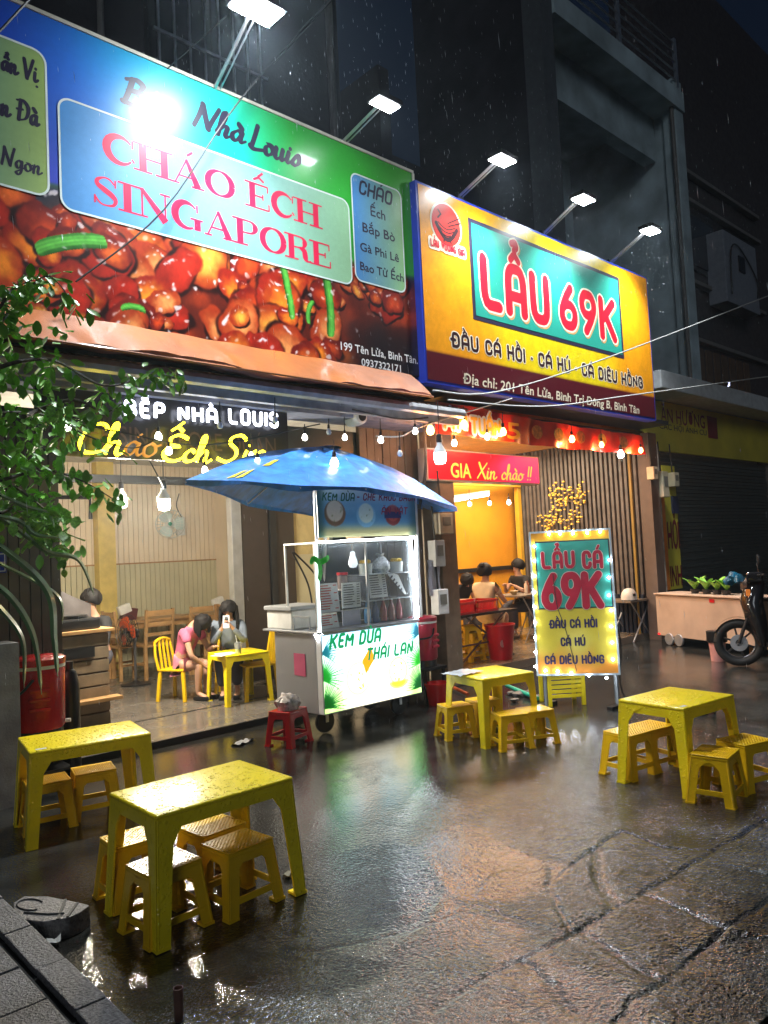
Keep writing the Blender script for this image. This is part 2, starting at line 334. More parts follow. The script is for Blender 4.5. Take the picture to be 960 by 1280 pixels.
def text_strokes(txt, font, x0, x1, y0, y1, gap=.3, slant=0):
    G, w = glyphs(txt, font, gap); sx = (x1-x0)/w; sy = y1-y0; S = []
    for gi, g in enumerate(G):
        for s0 in g:
            s = s0
            if font is BL: s = chaikin(s, 2, q=.2) if len(s) > 2 else s
            elif font is SC_: s = catmull(s, 5)
            elif font is DI and 4 < len(s) < 16: s = catmull(s, 4)
            S.append((gi, isinstance(s0, Mark), [(x0+(p[0]+slant*p[1])*sx, y0+p[1]*sy)+tuple(p[2:]) for p in s]))
    return S, sx, sy
def lettering(name, txt, font, frame, box, m, parent, wt=.2, gap=.35, h=.003, slant=0, grow=0, uni=None, shift=(0, 0)):
    """frame = (origin, xdir, ydir, normal); box = x0, x1, y0, y1 in metres on the frame"""
    O, X, Y, Nn = [Vector(v) for v in frame]; x0, x1, y0, y1 = box
    S, sx, sy = text_strokes(txt, font, x0, x1, y0, y1, gap, slant); mb = MB(); u = uni or sy
    fn = lambda x, y, hh: O+X*(x+shift[0])+Y*(y+shift[1])+Nn*hh
    for i, (gi, mk_, s) in enumerate(S):
        if font is DI: wd = [p[2]*u+grow for p in s]; cp = len(s) > 8 and False
        elif font is SC_:
            wd = []
            for j in range(len(s)):
                a = s[max(j-1, 0)]; b = s[min(j+1, len(s)-1)]; an = math.atan2(b[1]-a[1], b[0]-a[0]); wd.append(u*wt*(.45+.75*abs(math.sin(an-.5)))+grow)
            cp = True
        else: wd = wt*u*(.66 if mk_ else 1)+grow*(.75 if mk_ else 1); cp = True
        ribbon(mb, s, wd, fn, h+.00025*(i % 4), cap=cp)
    return mb.build(name, m, parent, fixn=False)
def plain_text(name, txt, frame, box, m, parent, h=.003, bold=0, shear=0):
    cu = bpy.data.curves.new('t', 'FONT'); cu.body = txt; cu.shear = shear; cu.resolution_u = 3
    o = bpy.data.objects.new('t', cu); COL.objects.link(o); dg = bpy.context.evaluated_depsgraph_get()
    me = bpy.data.meshes.new_from_object(o.evaluated_get(dg)); bpy.data.objects.remove(o); bpy.data.curves.remove(cu)
    n = len(me.vertices); a = np.empty(n*3); me.vertices.foreach_get('co', a); a = a.reshape(-1, 3)
    O, X, Y, Nn = [np.array(v) for v in frame]; x0, x1, y0, y1 = box; cap = .7
    sx = (x1-x0)/(a[:, 0].max()-a[:, 0].min()); sy = (y1-y0)/cap; off = np.array(wloc(parent)) if parent is not None else 0
    x = x0+(a[:, 0]-a[:, 0].min())*sx; y = y0+a[:, 1]*sy
    c = O+np.outer(x, X)+np.outer(y, Y)+Nn*h-off
    me.vertices.foreach_set('co', c.ravel()); me.materials.clear(); me.update()
    if bold:                                    # heavier strokes: nudged copies in steps of 0.2 mm
        bm = bmesh.new(); e = bold*(y1-y0)*1.6
        for q, (ex, ey) in enumerate(((0, 0), (e, 0), (e*.5, e*.6), (e*.5, -e*.6))):
            m2 = me.copy(); d = X*ex+Y*ey+Nn*.0002*q; m2.transform(Matrix.Translation(Vector([float(v) for v in d]))); bm.from_mesh(m2); bpy.data.meshes.remove(m2)
        bm.to_mesh(me); bm.free(); me.update()
    return link(name, me, m, parent)

# ------------------------------------------------------------------ printed pictures: colours painted per vertex on a fine flat sheet
def paint_sheet(name, frame, w, hgt, res, painter, m, parent):
    nx, ny = int(w/res)+1, int(hgt/res)+1
    xs = np.linspace(0, w, nx); ys = np.linspace(0, hgt, ny); XX, YY = np.meshgrid(xs, ys)
    col = painter(XX, YY)                                     # sRGB 0..255
    c = np.clip(col/255, 0, 1); lin = np.where(c <= .04045, c/12.92, ((c+.055)/1.055)**2.4)
    O, X, Y, Nn = [np.array(v) for v in frame]; off = np.array(wloc(parent))
    P = O-off+XX.reshape(-1, 1)*X+YY.reshape(-1, 1)*Y
    i = np.arange(nx-1); j = np.arange(ny-1); I, J = np.meshgrid(i, j); a = (J*nx+I).ravel()
    F = np.stack([a, a+1, a+nx+1, a+nx], 1)
    me = bpy.data.meshes.new(name); me.vertices.add(len(P)); me.vertices.foreach_set('co', P.ravel())
    me.loops.add(F.size); me.loops.foreach_set('vertex_index', F.ravel().astype(np.int32)); me.polygons.add(len(F))
    me.polygons.foreach_set('loop_start', (np.arange(len(F))*4).astype(np.int32)); me.update(calc_edges=True)
    at_ = me.color_attributes.new('Col', 'FLOAT_COLOR', 'POINT'); cc = np.ones((len(P), 4)); cc[:, :3] = lin.reshape(-1, 3)
    at_.data.foreach_set('color', cc.ravel()); return link(name, me, m, parent)
def mix(a, b, t): t = np.clip(t, 0, 1)[..., None]; return a*(1-t)+np.array(b, float)*t
def sst(e0, e1, x): t = np.clip((x-e0)/(e1-e0), 0, 1); return t*t*(3-2*t)
def noise2(X, Y, s, seed=0):
    r = np.random.default_rng(seed); o = np.zeros_like(X); 
    for k in range(8):
        a = r.uniform(0, 2*PI); f = s*(1.5**(k % 4)); ph = r.uniform(0, 6.28)
        o += np.sin((X*math.cos(a)+Y*math.sin(a))*f+ph+1.3*np.sin((X*math.sin(a)-Y*math.cos(a))*f*.7+ph*2))/8
    return o
def blob(C, X, Y, cx, cy, rx, ry, ang, core, edge, seed, gloss=.7):
    ca, sa = math.cos(ang), math.sin(ang); u = ((X-cx)*ca+(Y-cy)*sa)/rx; v = (-(X-cx)*sa+(Y-cy)*ca)/ry
    wob = 1+.24*noise2(X, Y, 1.5/min(rx, ry), seed); d = np.sqrt(np.abs(u)**2.2+np.abs(v)**2.2)*wob
    m = sst(1.02, .86, d); tex = noise2(X, Y, 3.5/min(rx, ry), seed+5)
    sh = np.clip(sst(.05, 1.0, np.hypot(u-.1, v+.15)*.95+tex*.22), 0, 1)
    c = np.array(core, float)*(1-sh[..., None])+np.array(edge, float)*sh[..., None]
    hl = (sst(.30, .10, np.hypot((u+.15+tex*.5)*.8, (v-.60)*2.2)+.35*np.abs(noise2(X, Y, 6/min(rx, ry), seed+9)))+.6*sst(.13, .05, np.hypot(u-.35, v-.2)+.08*tex))*gloss; hl = np.clip(hl, 0, 1)
    c = c*(1-hl[..., None])+np.array([236, 222, 226.])*hl[..., None]
    return C*(1-m[..., None])+c*m[..., None]
def rrect(X, Y, x0, x1, y0, y1, r, s=.012):
    cx, cy = (x0+x1)/2, (y0+y1)/2; qx = np.abs(X-cx)-(x1-x0)/2+r; qy = np.abs(Y-cy)-(y1-y0)/2+r
    return np.hypot(np.maximum(qx, 0), np.maximum(qy, 0))+np.minimum(np.maximum(qx, qy), 0)-r

# ------------------------------------------------------------------ common materials
M_ = dict
dark_wall = mat('dark_plaster', (.026, .022, .026), .8, bump=.3, bscale=20, nv=.35, nz=2)
brown_wall = mat('brown_panel', (.16, .12, .085), .6, nv=.25, nz=4)
cream_wall = mat('cream_panel', (.84, .70, .52), .5, nv=.08, nz=2)
green_wall = mat('pale_green_panel', (.62, .57, .38), .5, nv=.08, nz=2)
ceil_m = mat('white_ceiling', (.6, .58, .52), .8)
steel = mat('brushed_steel', (.46, .48, .52), .42, metal=.75, nz=3, nv=.06)
alu = mat('aluminium', (.6, .62, .64), .35, metal=.8)
dark_metal = mat('dark_metal', (.04, .04, .042), .4, metal=.6)
black_p = mat('black_plastic', (.015, .015, .017), .3)
white_p = mat('white_plastic', (.75, .75, .73), .35)
rust = mat('weathered_tin', (.22, .17, .14), .45, metal=.5, nv=.5, nz=6, bump=.2)
orange_wall = mat('orange_paint', (.75, .33, .02), .5, nv=.08, nz=3)
yellow_post = mat('yellow_painted_steel', (.72, .42, .04), .4)
wood = mat('pale_wood', (.42, .24, .10), .45, nv=.2, nz=9)
wood_d = mat('brown_wood', (.17, .10, .06), .5, nv=.3, nz=9)
plank_m = mat('grey_brown_plank', (.24, .18, .12), .55, nv=.3, nz=6, bump=.15)
red_p = mat('red_plastic', (.55, .008, .02), .3, coat=.3)
wet_red = wet_plastic('wet_red_plastic', (.50, .01, .012), .25)
yel_chair = mat('yellow_plastic', (.80, .50, .01), .35, coat=.2)
skin = mat('skin', (.50, .28, .19), .5, nv=.06, sss=.1)
hair_m = mat('black_hair', (.012, .010, .010), .6, bump=.2, bscale=90, spec=.25)
paper = mat('paper', (.75, .74, .70), .7)
cable_m = mat('cable', (.03, .03, .03), .5)
pale_cable = mat('pale_cable', (.35, .35, .33), .5)
glow_w = mat('bulb_glow_white', (.9, .9, .9), .4, emit=(1, .95, .85), es=14, nv=0)
glow_cool = mat('lamp_glow_cool', (.9, .9, .9), .4, emit=(.88, .95, 1), es=60, nv=0)
glow_o = mat('bulb_glow_orange', (.9, .5, .2), .4, emit=(1, .45, .12), es=14, nv=0)
off_bulb = mat('unlit_bulb_glass', (.6, .62, .65), .15, nv=0)
glassm = mat('clear_glass', (.6, .7, .75), .03, alpha=.09, nv=0)

# ------------------------------------------------------------------ ground
def seg_dist(X, Y, pts):
    D = np.full(X.shape, 9.)
    for a, b in zip(pts[:-1], pts[1:]):
        ax, ay, bx, by = a[0], a[1], b[0], b[1]; l = (bx-ax)**2+(by-ay)**2+1e-9
        t = np.clip(((X-ax)*(bx-ax)+(Y-ay)*(by-ay))/l, 0, 1); D = np.minimum(D, np.hypot(X-ax-t*(bx-ax), Y-ay-t*(by-ay)))
    return D
def gpt(L): return [(at(x, y, Z=0).x, at(x, y, Z=0).y) for x, y in L]
CR = [([(770, 1276), (787, 1249), (827, 1232), (860, 1201), (906, 1163), (958, 1126), (990, 1100)], .0065, .020),
      ([(540, 1262), (590, 1230), (643, 1203), (718, 1167), (760, 1140), (793, 1122), (847, 1092), (893, 1063), (960, 1025)], .010, .014),
      ([(718, 1167), (700, 1140), (685, 1105), (690, 1085)], .014, .016), ([(745, 1063), (750, 1100), (768, 1130)], .026, .018),
      ([(727, 1163), (780, 1200), (827, 1226)], .016, .016), ([(810, 1117), (860, 1140), (906, 1159)], .012, .018),
      ([(656, 1201), (690, 1230), (714, 1262)], .018, .016), ([(685, 1105), (740, 1062), (777, 1040), (830, 1060), (893, 1063)], .010, .010),
      ([(380, 1190), (450, 1178), (520, 1160), (600, 1130), (640, 1150)], .006, .006)]
def ground_fields(X, Y):
    z = .006*noise2(X, Y, 1.1, 1)+.004*noise2(X, Y, 3.7, 2)+.0020*noise2(X, Y, 11, 3)
    r = np.random.default_rng(5); rough = noise2(X, Y, 24, 31)*.0008+noise2(X, Y, 57, 33)*.0006
    near = sst(3.6, 1.5, Y-0.12*X+.5*noise2(X, Y, 1.6, 9))                 # broken slabs lie nearer the road
    for (pts, wd, dp) in CR:
        g = gpt(pts); wob = .012*noise2(X, Y, 14, 40)+.005*noise2(X, Y, 45, 41)
        D = seg_dist(X+wob, Y-wob, g)
        z -= dp*sst(wd*1.6, wd*.5, D); z += .008*sst(.14, .03, D)*(noise2(X, Y, 5, 55))
    # the broken slabs each lie at their own height and tilt
    cs = gpt([(690, 1125), (800, 1090), (790, 1175), (700, 1215), (890, 1110), (900, 1225), (590, 1180), (930, 1050), (590, 1262), (400, 1240), (460, 1160)])
    D1 = np.full(X.shape, 9.); D2 = np.full(X.shape, 9.); T = np.zeros(X.shape); wx = X+.03*noise2(X, Y, 4, 71); wy = Y+.03*noise2(X, Y, 4, 73)
    for (cx, cy) in cs:
        d = np.hypot(wx-cx, wy-cy); tt = r.normal(0, .022)*(X-cx)+r.normal(0, .022)*(Y-cy)+r.normal(0, .003); T = np.where(d < D1, tt, T); D2 = np.where(d < D1, D1, np.minimum(D2, d)); D1 = np.minimum(D1, d)
    slab = near*sst(1.1, .6, D1); z += np.clip(T, -.010, .010)*slab*sst(.0, .10, D2-D1); z += .0016*noise2(X, Y, 16, 81)*near
    wl = -.0006-.003*near
    water = sst(.0035, -.0015, z-wl)
    # the smooth pool before the cart and the wet film over the rest
    pool = (1-near)*sst(-.8, .2, noise2(X, Y, 1.3, 77)+.25*noise2(X, Y, 6, 78)+.35)*sst(.9, 1.8, X)
    wet = np.clip(np.maximum(water*(1-.4*near), pool), 0, 1)
    lift = wl+.0006*noise2(X, Y, 3.1, 90)+.00022*noise2(X, Y, 12, 91)
    z = z*(1-pool*.97)+lift*pool*.97; z2 = z+rough*(1-wet)
    z2 = np.where((z < wl) & (pool < .3), wl-(wl-z)*.35, z2)
    return z2, wet
def make_ground():
    x = np.concatenate([np.arange(.95, 6, .013), np.arange(6, 13.2, .03)]); y = np.arange(1.1, 6.29, .013)
    X, Y = np.meshgrid(x, y); z, wet = ground_fields(X, Y); nx, ny = len(x), len(y)
    z[Y > 6.2] = -.004
    P = np.stack([X.ravel(), Y.ravel(), z.ravel()], 1)
    i = np.arange(nx-1); j = np.arange(ny-1); I, J = np.meshgrid(i, j); a = (J*nx+I).ravel(); F = np.stack([a, a+1, a+nx+1, a+nx], 1)
    me = bpy.data.meshes.new('ground'); me.vertices.add(len(P)); me.vertices.foreach_set('co', P.ravel())
    me.loops.add(F.size); me.loops.foreach_set('vertex_index', F.ravel().astype(np.int32)); me.polygons.add(len(F))
    me.polygons.foreach_set('loop_start', (np.arange(len(F))*4).astype(np.int32)); me.polygons.foreach_set('use_smooth', np.ones(len(F), bool)); me.update(calc_edges=True)
    A = me.color_attributes.new('Wet', 'FLOAT_COLOR', 'POINT'); c = np.ones((len(P), 4)); c[:, 0] = wet.ravel(); c[:, 1] = wet.ravel(); c[:, 2] = wet.ravel(); A.data.foreach_set('color', c.ravel())
    return me
def ground_mat(name, attr=True):
    m = bpy.data.materials.new(name); m.use_nodes = True; nt = m.node_tree; N = nt.nodes.new; L = nt.links.new; b = nt.nodes['Principled BSDF']
    tc = N('ShaderNodeTexCoord')
    def noise(s, d=6, r=.6):
        n = N('ShaderNodeTexNoise'); n.inputs['Scale'].default_value = s; n.inputs['Detail'].default_value = d; n.inputs['Roughness'].default_value = r; L(tc.outputs['Object'], n.inputs['Vector']); return n.outputs['Fac']
    def mr(v, a, b_, c, d):
        q = N('ShaderNodeMapRange'); q.inputs['From Min'].default_value = a; q.inputs['From Max'].default_value = b_; q.inputs['To Min'].default_value = c; q.inputs['To Max'].default_value = d; L(v, q.inputs['Value']); return q.outputs[0]
    def mth(op, a, c):
        q = N('ShaderNodeMath'); q.operation = op
        for k, v in enumerate((a, c)):
            if isinstance(v, (int, float)): q.inputs[k].default_value = v
            else: L(v, q.inputs[k])
        return q.outputs[0]
    if attr:
        w = N('ShaderNodeAttribute'); w.attribute_name = 'Wet'; wet = w.outputs['Fac']
    else: wet = mr(noise(1.2), .4, .6, .1, .9)
    cr = N('ShaderNodeValToRGB'); L(noise(2.3, 8, .65), cr.inputs[0]); e = cr.color_ramp.elements
    e[0].position = .36; e[0].color = (.010, .009, .007, 1); e[1].position = .72; e[1].color = (.078, .080, .076, 1)
    sp = N('ShaderNodeValToRGB'); L(noise(150, 3, .7), sp.inputs[0]); e = sp.color_ramp.elements; e[0].position = .42; e[0].color = (.35, .35, .35, 1); e[1].position = .72; e[1].color = (2.6, 2.6, 2.5, 1)
    mx = N('ShaderNodeMix'); mx.data_type = 'RGBA'; mx.blend_type = 'MULTIPLY'; mx.inputs[0].default_value = 1; L(cr.outputs[0], mx.inputs[6]); L(sp.outputs[0], mx.inputs[7])
    dk = N('ShaderNodeMix'); dk.data_type = 'RGBA'; L(mth('MULTIPLY', wet, .55), dk.inputs[0]); L(mx.outputs[2], dk.inputs[6]); dk.inputs[7].default_value = (.018, .016, .014, 1)
    L(dk.outputs[2], b.inputs['Base Color'])
    rg = mth('ADD', mr(wet, 0, 1, .055, .015), mr(noise(3, 6), .4, .7, -.01, .05)); L(rg, b.inputs['Roughness'])
    b.inputs['IOR'].default_value = 1.5; b.inputs['Specular IOR Level'].default_value = .78
    hf = mth('ADD', mth('MULTIPLY', mth('POWER', noise(52, 3, .6), 2.0), 1.6), mth('MULTIPLY', noise(19, 4), 1.0))
    hw = mth('ADD', mth('MULTIPLY', noise(13, 4), 1.0), mth('MULTIPLY', noise(42, 3), .42))
    bp = N('ShaderNodeBump'); bp.inputs['Distance'].default_value = .014; L(hf, bp.inputs['Height']); L(mr(wet, 0, 1, .50, .07), bp.inputs['Strength'])
    b2 = N('ShaderNodeBump'); b2.inputs['Distance'].default_value = .018; b2.inputs['Strength'].default_value = .042; L(hw, b2.inputs['Height']); L(bp.outputs[0], b2.inputs['Normal'])
    L(b2.outputs[0], b.inputs['Normal']); return m
GM = ground_mat('wet_concrete')
g = link('ground', make_ground(), GM); tag(g, kind='structure')
o = MB().add([(-60, -60, -.035), (90, -60, -.035), (90, 90, -.035), (-60, 90, -.035)], [(0, 1, 2, 3)]).build('road', ground_mat('wet_asphalt', False)); tag(o, kind='structure')
wetfloor = mat('wet_floor_screed', (.13, .115, .10), .22, nz=2, nv=.3, bump=.12, bscale=14, rv=.14)
o = MB().bb(1.0, 6.75, 6.30, 11.6, -.03, .05).build('shop_floor', wetfloor); tag(o, kind='structure')
tilefloor = mat('tiled_floor', (.20, .16, .12), .25, nz=3, nv=.2, rv=.1)
o = MB().bb(6.78, 11.55, 6.18, 8.9, -.03, .10).build('restaurant_floor', tilefloor); tag(o, kind='structure')
# dark drain line that runs before the shop
o = MB().bb(1.3, 5.9, 6.292, 6.318, .0, .056).build('drain_strip', dark_metal); tag(o, kind='structure')
for k, yy in enumerate((7.25,)):
    o = MB().bb(2.6, 5.2, yy, yy+.025, .045, .054).build('floor_joint', dark_metal); tag(o, kind='structure')

# pavement corner: kerb stones and studded tiles, each its own piece
pave = mat('speckled_paving', (.11, .11, .12), .38, nz=90, nv=.7, bump=1.0, bscale=110)
joint = mat('joint_mortar', (.02, .02, .02), .6)
pv = MB().bb(-1.5, 1.10, .4, 4.6, -.05, .055).build('pavement', joint); tag(pv, kind='structure')
kb = MB().bb(-.055, .055, -.19, .19, .0, .03).mesh('kerb_stone', bevel=.006)
y = .6
for k in range(11):
    o = link('kerb_stone', kb, pave, pv); o.location = (1.05, y, .058); o.scale = (1, 1, 1+.15*random.random()); o.rotation_euler = (random.uniform(-.01, .01), random.uniform(-.015, .015), 0); y += .388
tb = MB().bb(-.145, .145, -.145, .145, .0, .026).mesh('paving_tile', bevel=.005)
for i in range(5):
    for k in range(13):
        o = link('paving_tile', tb, pave, pv); o.location = (.815-i*.30, .65+k*.30+(i % 2)*.02, .057); o.rotation_euler = (random.uniform(-.012, .012), random.uniform(-.012, .012), 0)

# ------------------------------------------------------------------ left building: porridge shop on the ground floor
sh = thing('porridge_shop', 'open-fronted ground-floor shop with cream slatted walls under the orange awning', 'shop', (4, 6.3, 0))
M = MB()
for k in range(58): M.bb(2.0+k*.082, 2.0+k*.082+.074, 11.30, 11.33+.006*(k % 2), 1.62, 3.15)
M.build('wall_panel', cream_wall, sh, bevel=.0)
M = MB()
for k in range(58): M.bb(2.0+k*.082, 2.0+k*.082+.074, 11.28, 11.33+.006*(k % 2), .05, 1.60)
M.build('lower_wall_panel', green_wall, sh)
MB().bb(2.0, 6.76, 11.27, 11.35, 1.60, 1.622).build('dado_rail', wood, sh)
MB().bb(1.9, 6.8, 11.36, 11.5, 0, 3.3).build('back_wall', brown_wall, sh)
MB().bb(2.0, 2.05, 7.4, 11.3, .05, 3.2).build('left_wall', cream_wall, sh)
M = MB().bb(4.56, 4.82, 11.1, 11.28, .05, 3.15); M.build('column', mat('yellow_column', (.68, .52, .16), .5), sh)
MB().bb(6.62, 6.74, 6.36, 11.4, .05, 3.2).build('right_wall', cream_wall, sh)
MB().bb(1.3, 6.76, 6.5, 11.4, 3.15, 3.2).build('ceiling', ceil_m, sh)
# pipe on the wall
MB().tube([(3.35, 11.22, 2.62), (4.5, 11.22, 2.62), (4.5, 11.22, 2.3)], .03).build('pipe', dark_metal, sh)
# left facade of dark upright boards, one by one
bd = mat('olive_dark_board', (.085, .075, .055), .5, nv=.25, nz=5)
for k in range(13):
    x = 1.24+k*.08; MB().bb(x, x+.07, 6.3, 6.36+.005*(k % 3), .05, 2.75).build('facade_board', bd, sh)
MB().bb(1.2, 2.28, 6.365, 6.42, 0, 2.9).build('facade_backing', dark_metal, sh)
# the glazed front stands two metres back from the threshold
MB().bb(2.9, 5.16, 8.34, 8.42, 2.53, 2.62).build('lintel', dark_metal, sh)
MB().bb(5.10, 5.24, 8.28, 8.40, .05, 3.1).build('door_post', alu, sh, bevel=.006)
MB().bb(5.26, 5.66, 8.30, 8.40, .05, 3.1).build('folded_door', mat('dark_brown_door', (.045, .032, .025), .35), sh, bevel=.004)
MB().bb(5.67, 5.76, 8.27, 8.40, .05, 3.1).build('door_post', dark_metal, sh)
MB().bb(5.77, 6.08, 8.31, 8.40, .05, 3.1).build('folded_door', mat('dark_brown_door'), sh, bevel=.004)
MB().bb(6.08, 6.60, 8.35, 8.42, .05, 1.62).build('inner_panel', green_wall, sh)
MB().bb(6.08, 6.60, 8.35, 8.42, 1.622, 2.9).build('inner_panel', mat('yellow_cream', (.62, .50, .24), .5), sh)
MB().bb(5.35, 5.55, 6.6, 6.66, .05, 2.6).build('door_leaf', mat('dark_green_door', (.03, .045, .04), .4), sh, bevel=.004)
for k in range(8): MB().bb(5.55+k*.118, 5.55+k*.118+.108, 6.30+.004*(k % 3), 6.35, .05, 3.02).build('wall_board', brown_wall, sh, bevel=.003)
MB().bb(4.45, 5.6, 6.36, 6.4, 2.5, 2.95).build('transom', mat('dark_green_door'), sh)
MB().bb(4.5, 5.5, 6.33, 6.36, 2.45, 2.48).build('transom_bar', dark_metal, sh)
# roof edge over the front, gutter, beam and bluish soffit
M = MB(); zt = 3.30
pts = [[(1.2+i*.035, 5.60+j*.35, 3.17+.10*j+.012*(1 if i % 2 else 0)) for j in range(3)] for i in range(156)]
M.sheet(pts); M.sheet([[(p[0], p[1], p[2]-.012) for p in r] for r in pts]); M.build('tin_roof', mat('terracotta_tin', (.36, .15, .08), .4, metal=.3, nv=.25), sh)
M = MB()
M.tube([(1.2, 5.55, 3.10), (6.45, 5.55, 3.10)], .055, 8); M.bb(1.2, 6.45, 5.60, 5.66, 2.98, 3.10); M.build('gutter', mat('pale_gutter', (.42, .42, .43), .4, metal=.4, nv=.3), sh, smooth=True)
MB().bb(1.2, 6.5, 5.9, 6.3, 3.0, 3.06).build('soffit', mat('bluish_soffit', (.20, .22, .30), .5, nv=.3), sh)
MB().bb(1.2, 6.6, 6.28, 6.36, 3.02, 3.5).build('fascia', dark_wall, sh)

# upper floors above the two shops
up = thing('upper_floors', 'unlit upper floors rising behind the porridge signboard', 'building', (3, 6.5, 3.2))
M = MB().bb(-3.5, 6.3, 7.2, 8.2, 3.2, 14); M.build('wall', dark_wall, up)
for x0, z0 in ((.8, 6.6), (3.6, 6.6), (.8, 9.6), (3.6, 9.6), (2.2, 12)):
    w = MB().bb(x0, x0+1.4, 7.1, 7.2, z0, z0+1.8).build('window', dark_metal, up)
    MB().bb(x0+.08, x0+.66, 7.06, 7.1, z0+.08, z0+1.72).build('pane', mat('dark_pane', (.02, .025, .035), .1), w)
    MB().bb(x0+.74, x0+1.32, 7.06, 7.1, z0+.08, z0+1.72).build('pane', mat('dark_pane'), w)
MB().bb(-3.5, 6.4, 6.7, 7.2, 5.9, 6.0).build('ledge', dark_wall, up)
for k, (px_, rr_) in enumerate(((6.1, .05), (3.1, .035), (.3, .05))): MB().tube([(px_, 7.12, 3.2), (px_, 7.12, 13.5)], rr_, 8).build('drain_pipe', mat('grey_pier', (.16, .15, .14), .6), up)
for (x0, z0) in ((.8, 6.6), (3.6, 6.6), (.8, 9.6), (3.6, 9.6)):
    M = MB()
    for q in range(8): M.bb(x0+.05+q*.18, x0+.07+q*.18, 6.98, 7.0, z0-.1, z0+1.9)
    M.bb(x0, x0+1.4, 6.97, 7.0, z0+.5, z0+.53); M.bb(x0, x0+1.4, 6.97, 7.0, z0+1.3, z0+1.33); M.build('grille', alu, up)
MB().bb(6.32, 6.5, 6.5, 9, 3.2, 7.6).build('party_wall', dark_wall, up)
low = thing('restaurant_upper_wall', 'dark wall set back behind the yellow hotpot signboard', 'building', (8.6, 8.9, 3.2))
MB().bb(6.5, 11.3, 9.0, 9.4, 3.2, 8.4).build('wall', dark_wall, low)
for x0 in (7.0, 9.2):
    w = MB().bb(x0, x0+1.6, 8.93, 8.99, 6.0, 7.6).build('window', dark_metal, low)
    MB().bb(x0+.08, x0+.76, 8.9, 8.925, 6.1, 7.5).build('pane', mat('dark_pane'), w); MB().bb(x0+.84, x0+1.52, 8.9, 8.925, 6.1, 7.5).build('pane', mat('dark_pane'), w)

# ------------------------------------------------------------------ hotpot restaurant
rs = thing('hotpot_restaurant', 'hotpot eatery with an orange back wall and brown slatted side wall', 'restaurant', (9, 6.2, 0))
MB().bb(6.8, 11.5, 8.75, 8.85, .1, 3.3).build('back_wall', orange_wall, rs)
MB().bb(7.0, 11.4, 8.70, 8.748, 1.17, 1.24).build('wall_rail', dark_metal, rs)
M = MB()
for k in range(30):
    yy = 6.12+k*.087; M.bb(11.44, 11.50, yy, yy+.05, .1, 3.3)
M.build('wall_slat', mat('brown_slat', (.125, .108, .10), .45, nv=.3), rs, bevel=.004)
MB().bb(11.5, 11.58, 6.1, 8.85, .1, 3.35).build('side_wall', mat('slat_backing', (.05, .035, .03), .6), rs)
M = MB()
for k in range(30): M.bb(11.30, 11.36, 6.15+k*.075, 6.15+k*.075+.045, .1, .72)
M.build('low_partition', mat('navy_corrugated', (.02, .03, .055), .4), rs)
MB().bb(6.9, 11.55, 6.1, 8.85, 3.3, 3.36).build('ceiling', mat('orange_ceiling', (.70, .36, .06), .6), rs)
MB().beam((11.36, 8.55, .1), (11.36, 8.55, 2.75), .09).build('yellow_post', yellow_post, rs)
MB().beam((11.36, 8.5, 2.7), (9.4, 8.5, 2.7), .07).build('yellow_rail', yellow_post, rs)
MB().beam((11.32, 6.25, .1), (11.32, 6.25, 3.1), .04).build('yellow_pipe', mat('dull_yellow_pipe', (.30, .19, .04), .5), rs)
MB().bb(11.36, 11.62, 5.92, 6.12, .0, 3.3).build('front_pillar', mat('brown_pillar', (.13, .09, .07), .5), rs)
MB().bb(6.50, 6.77, 6.02, 6.3, .0, 3.2).build('front_pillar', mat('tan_pillar', (.22, .16, .11), .5, nv=.2), rs, bevel=.01)
MB().bb(6.78, 6.96, 6.2, 6.3, 2.25, 3.2).build('side_panel', mat('tan_pillar'), rs)
MB().bb(6.9, 11.5, 6.05, 6.3, 3.12, 3.3).build('lintel', dark_metal, rs)
MB().bb(6.6, 11.6, 5.68, 6.3, 3.40, 3.46).build('canopy', dark_metal, rs)
rl = bpy.data.lights.new('restaurant_lamp', 'AREA'); rl.energy = 95; rl.color = (1, .80, .56); rl.size = 1.2
for (lx, ly) in ((8.2, 7.4), (10.2, 7.6)):
    lo = bpy.data.objects.new('restaurant_lamp', rl); COL.objects.link(lo); lo.location = (lx, ly, 3.2)

# ------------------------------------------------------------------ third building: shuttered shop, canopy, tower with balcony
b3 = thing('shuttered_shop', 'closed shop with dark rolling shutter and pale canopy beyond the restaurant', 'shop', (14, 6.4, 0))
M = MB()
for k in range(44): M.bb(11.95, 17.5, 6.42+.012*(k % 2), 6.47, .1+k*.068, .1+k*.068+.060)
M.build('shutter', mat('dark_green_shutter', (.075, .085, .08), .4, metal=.2), b3)
MB().bb(11.62, 11.92, 6.35, 6.6, .0, 4.1).build('pier', mat('grey_pier', (.16, .15, .14), .6), b3)
MB().bb(17.5, 18, 6.35, 6.6, .0, 4.1).build('pier', mat('grey_pier'), b3)
MB().bb(11.6, 24, 5.75, 6.8, 4.02, 4.32).build('canopy', mat('pale_canopy', (.50, .52, .52), .6, nv=.15), b3, bevel=.02)
b3s = MB().bb(11.95, 20.0, 6.30, 6.36, 3.12, 4.0).build('fascia_sign', mat('mustard_sign', (.66, .55, .05), .5, nv=.25, nz=1), b3)
tw = thing('tower_house', 'tall grey house with a railed balcony above the closed shop', 'building', (14, 7.35, 4.3))
cgrey = mat('grey_render', (.40, .50, .53), .75, nv=.4, nz=1.2, bump=.2, bscale=30)
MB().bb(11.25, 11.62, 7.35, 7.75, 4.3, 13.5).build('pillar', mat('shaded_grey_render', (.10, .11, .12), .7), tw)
MB().bb(16.35, 16.72, 7.35, 7.65, 4.3, 11.9).build('pillar', cgrey, tw)
MB().bb(16.45, 16.70, 7.65, 10.5, 4.3, 11.5).build('side_wall', cgrey, tw)
